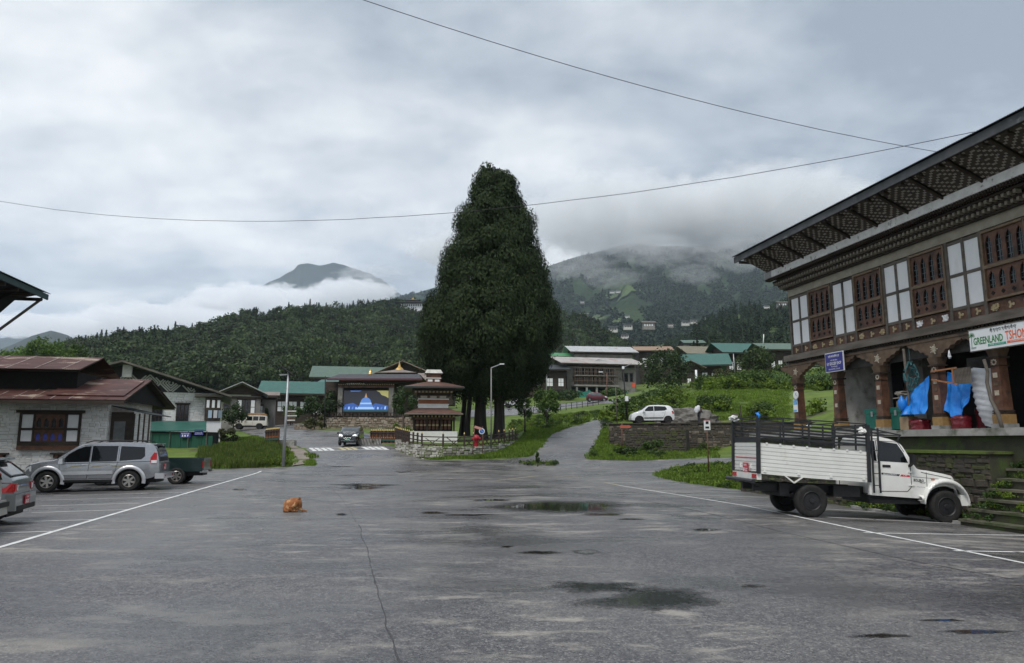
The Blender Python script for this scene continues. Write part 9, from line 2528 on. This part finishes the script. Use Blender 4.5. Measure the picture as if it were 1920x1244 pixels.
# railing along the upper lane
ra_, rb_ = G(1000, 776), G(1122, 760)
rl = empty('lane_railing', on(ra_), math.atan2(rb_.y - ra_.y, rb_.x - ra_.x), 'thin dark railing along the lower edge of the upper lane', 'railing')
L_ = (rb_ - ra_).length; dz_ = H(rb_.x, rb_.y) - H(ra_.x, ra_.y)
for k in range(13): MB().box(L_ * k / 12 - 0.04, L_ * k / 12 + 0.04, -0.04, 0.04, dz_ * k / 12 - 0.3, dz_ * k / 12 + 1.0).build('post', M_trim, rl)
for z in (0.5, 0.95): MB().bar((0, 0, z), (L_, 0, dz_ + z), 0.05).build('rail', M_trim, rl)
gt = at(1092, 788, 84); gt_ = empty('small_gate', gt, 0, 'small dark iron hurdle in the shrubs left of the drive', 'gate')
for k in range(9): MB().bar((-0.9 + k * 0.22, 0, -0.2), (-0.9 + k * 0.22, 0, 0.75 + 0.2 * math.sin(k * 0.39)), 0.04).build('bar', M_trim, gt_)
for z in (0.1, 0.7): MB().bar((-0.9, 0, z), (0.9, 0, z), 0.05).build('rail', M_trim, gt_)
# grey stone heap behind the white car
hp = at(1288, 793, 68.5); bm = bmesh.new(); bmesh.ops.create_icosphere(bm, subdivisions=4, radius=1.0)
for v in bm.verts: v.co += v.co.normalized() * 0.25 * noise.fractal(v.co * 3, 0.9, 2, 4); v.co = Vector((v.co.x * 3.0, v.co.y * 1.4, v.co.z * 1.35))
me = bpy.data.meshes.new('gravel_heap'); bm.to_mesh(me); bm.free(); me.materials.append(pm('grey_gravel', (0.10, 0.095, 0.085), (0.17, 0.16, 0.145), 3.0, 0.95, 1.0, 12))
tag(link('gravel_heap', me, None, hp), 'grey gravel heap behind the white hatchback', 'gravel')
# two cables across the sky
def cable(label, P, Q, sag, r=0.012):
 P, Q = Vector(P), Vector(Q); pts = []
 for i in range(41):
  t = i / 40; p = P.lerp(Q, t); p.z -= sag * 4 * t * (1 - t) - 0.012 * noise.noise(Vector((t * 30, 0, 0))) * sag; pts.append(p)
 tag(MB().tube(pts, r, 5).build('overhead_cable', pm('black_cable', (0.03, 0.03, 0.032), rough=0.7), None, True), label, 'cable')
cable('overhead cable slanting down from the top edge to the shop house roof', at(600, -28, 14), at(1762, 286, 19.1), 0.38, 0.008)
cable('overhead cable crossing the whole sky behind the cypress top', at(-60, 366, 34), at(1835, 246, 18.6), 1.95, 0.010)
# ================================================================== dog asleep on the tarmac
dg = G(549, 961); dog = empty('dog', on(dg, 0.012), R(8), 'ginger dog curled up asleep in the middle of the car park', 'dog')
def skin_body(verts, edges, radii, mat_, name, parent, sub=2, root=0):
 me = bpy.data.meshes.new(name); me.from_pydata(verts, edges, []); o = bpy.data.objects.new(name, me); col.objects.link(o)
 o.modifiers.new('skin', 'SKIN'); me_sv = me.skin_vertices[0].data
 for i, r in enumerate(radii): me_sv[i].radius = (r, r) if not isinstance(r, tuple) else r
 me_sv[root].use_root = True
 o.modifiers.new('smooth', 'SUBSURF').levels = sub
 dgp = bpy.context.evaluated_depsgraph_get(); m2 = bpy.data.meshes.new_from_object(o.evaluated_get(dgp))
 bpy.data.objects.remove(o); m2.materials.clear(); m2.materials.append(mat_); m2.name = name
 m2.polygons.foreach_set('use_smooth', [True] * len(m2.polygons))
 return link(name, m2, parent)
M_fur = pm('ginger_fur', (0.20, 0.068, 0.022), (0.32, 0.13, 0.05), 9.0, 0.9, 0.8, 60, c3=(0.58, 0.36, 0.18), c3scale=7.0, c3lo=0.52, c3hi=0.66)
# curled: rump left, back arching behind, shoulder right, head folded back over the flank
mbd = bpy.data.metaballs.new('dog'); mbd.resolution = 0.014; mbd.threshold = 0.25
def ball(x, y, z, r, sx=1.0, sy=1.0, sz=1.0):
 e = mbd.elements.new(type='ELLIPSOID'); e.co = (x, y, z); e.radius = r * 1.36; e.size_x, e.size_y, e.size_z = sx, sy, sz
for p in ((-0.14, 0.03, 0.12, 0.125), (-0.09, 0.10, 0.13, 0.125), (0.0, 0.13, 0.14, 0.13), (0.09, 0.09, 0.14, 0.125), (0.13, 0.0, 0.13, 0.11), (-0.03, 0.0, 0.10, 0.12), (-0.15, -0.05, 0.085, 0.09), (-0.08, -0.09, 0.06, 0.06), (0.0, -0.11, 0.04, 0.04), (0.07, -0.12, 0.03, 0.028), (0.13, -0.125, 0.025, 0.025),
   (0.17, -0.07, 0.175, 0.07), (0.13, -0.12, 0.185, 0.065), (0.08, -0.15, 0.15, 0.047), (0.025, -0.16, 0.12, 0.036), (-0.01, -0.165, 0.105, 0.028), (0.20, -0.03, 0.06, 0.045), (0.25, -0.045, 0.03, 0.03), (0.30, -0.05, 0.025, 0.025), (0.35, -0.05, 0.022, 0.022),
   (-0.21, -0.07, 0.06, 0.045), (-0.20, -0.13, 0.035, 0.035), (-0.15, -0.165, 0.03, 0.03), (-0.10, -0.18, 0.025, 0.024)): ball(*p)
mo = bpy.data.objects.new('dog_form', mbd); col.objects.link(mo); bpy.context.view_layer.update()
me = bpy.data.meshes.new_from_object(mo.evaluated_get(bpy.context.evaluated_depsgraph_get())); bpy.data.objects.remove(mo)
me.materials.clear(); me.materials.append(M_fur); me.polygons.foreach_set('use_smooth', [True] * len(me.polygons))
link('body', me, dog)
for x, y in ((0.16, -0.05), (0.13, -0.10)): MB().cyl((x, y, 0.225), (x + 0.05, y - 0.01, 0.29), 0.032, 0.005, n=7).build('ear', M_fur, dog, True)
MB().lathe([(0.0, -0.014), (0.014, 0), (0, 0.014)], 8, (-0.07, -0.185, 0.10)).build('nose', M_dark, dog)
dog.scale = (0.98, 1.0, 1.32)
# ================================================================== person with a sack on the terrace
pp = at(1311, 789, 66.0); per = empty('person', (pp.x, pp.y, TZ - 0.03), R(25), 'person in dark clothes bent under a white sack behind the terrace wall', 'person')
M_cl1 = pm('dark_clothes', (0.018, 0.02, 0.026), (0.035, 0.038, 0.045), 5.0, 0.9); M_skin = pm('skin', (0.30, 0.17, 0.11), rough=0.6)
pvx = [(0, 0, 0.92), (0.05, 0, 1.12), (0.16, 0, 1.30), (0.24, 0, 1.40), (0.0, 0.10, 0.88), (0.05, 0.12, 0.48), (-0.02, 0.12, 0.07), (0.10, 0.12, 0.04), (0.0, -0.10, 0.88), (-0.08, -0.12, 0.48), (-0.16, -0.12, 0.07), (-0.05, -0.12, 0.04),
  (0.16, 0.19, 1.28), (0.20, 0.24, 1.04), (0.10, 0.16, 1.22), (0.16, -0.19, 1.28), (0.22, -0.24, 1.04), (0.10, -0.16, 1.22)]
pe = [(0, 1), (1, 2), (2, 3), (0, 4), (4, 5), (5, 6), (6, 7), (0, 8), (8, 9), (9, 10), (10, 11), (2, 12), (12, 13), (13, 14), (2, 15), (15, 16), (16, 17)]
skin_body(pvx, pe, [0.15, 0.15, 0.15, 0.06, 0.10, 0.075, 0.05, 0.04, 0.10, 0.075, 0.05, 0.04, 0.06, 0.045, 0.035, 0.06, 0.045, 0.035], M_cl1, 'body', per, 2, 0)
hd = MB().lathe([(0.02, -0.13), (0.07, -0.10), (0.095, 0.0), (0.09, 0.06), (0.05, 0.11), (0, 0.12)], 12, (0.33, 0, 1.50)).build('head', M_skin, per, True)
MB().lathe([(0.10, 0.0), (0.105, 0.05), (0.07, 0.12), (0, 0.14)], 12, (0.32, 0, 1.505)).build('hair', M_dark, hd, True)
MB().cyl((0.42, 0, 1.48), (0.45, 0, 1.465), 0.02, 0.01, n=6).build('nose', M_skin, hd)
for sy in (0.16, -0.16):
 h_ = MB().cbox((0.09, sy, 1.24), (0.04, 0.07, 0.09)).build('hand', M_skin, per)
 for k in range(4): MB().bar((0.09 - 0.02, sy - 0.03 + 0.02 * k, 1.285), (0.05, sy - 0.03 + 0.02 * k, 1.32 - 0.005 * k), 0.016).build('finger', M_skin, h_)
 MB().bar((0.09, sy + 0.035, 1.22), (0.06, sy + 0.05, 1.27), 0.018).build('thumb', M_skin, h_)
bm = bmesh.new(); bmesh.ops.create_icosphere(bm, subdivisions=3, radius=0.3)
for v in bm.verts: v.co += v.co.normalized() * 0.06 * noise.fractal(v.co * 5, 0.9, 2, 3); v.co = Vector((v.co.x * 0.72, v.co.y * 1.0, v.co.z * 1.35))
me = bpy.data.meshes.new('sack'); bm.to_mesh(me); bm.free(); me.materials.append(M_sheet); me.polygons.foreach_set('use_smooth', [True] * len(me.polygons))
sk = link('white_sack', me, None, per.matrix_basis @ Vector((-0.20, 0, 1.38)), R(25)); sk.rotation_euler = (0, R(30), R(25))
tag(sk, 'full white sack carried on the back of the person', 'sack')
# dark bare stump and stick frame at the right of the terrace
st_ = at(1388, 792, 64); sf = empty('stick_tripod', st_, 0, 'dark tripod of sticks behind the cargo rack', 'sticks')
for dx, dy in ((-0.28, 0), (0.25, 0.1), (0.05, -0.25)): MB().bar((dx, dy, -0.2), (0.05 + dx * 0.05, 0, 0.95), 0.09).build('stick', M_timber, sf)
MB().bar((0.05, 0, 0.9), (0.08, 0, 1.5), 0.06).build('stick', M_timber, sf)
MB().box(-0.75, -0.2, -0.1, 0.1, 0.55, 0.75).build('plank', M_gtimber, sf)
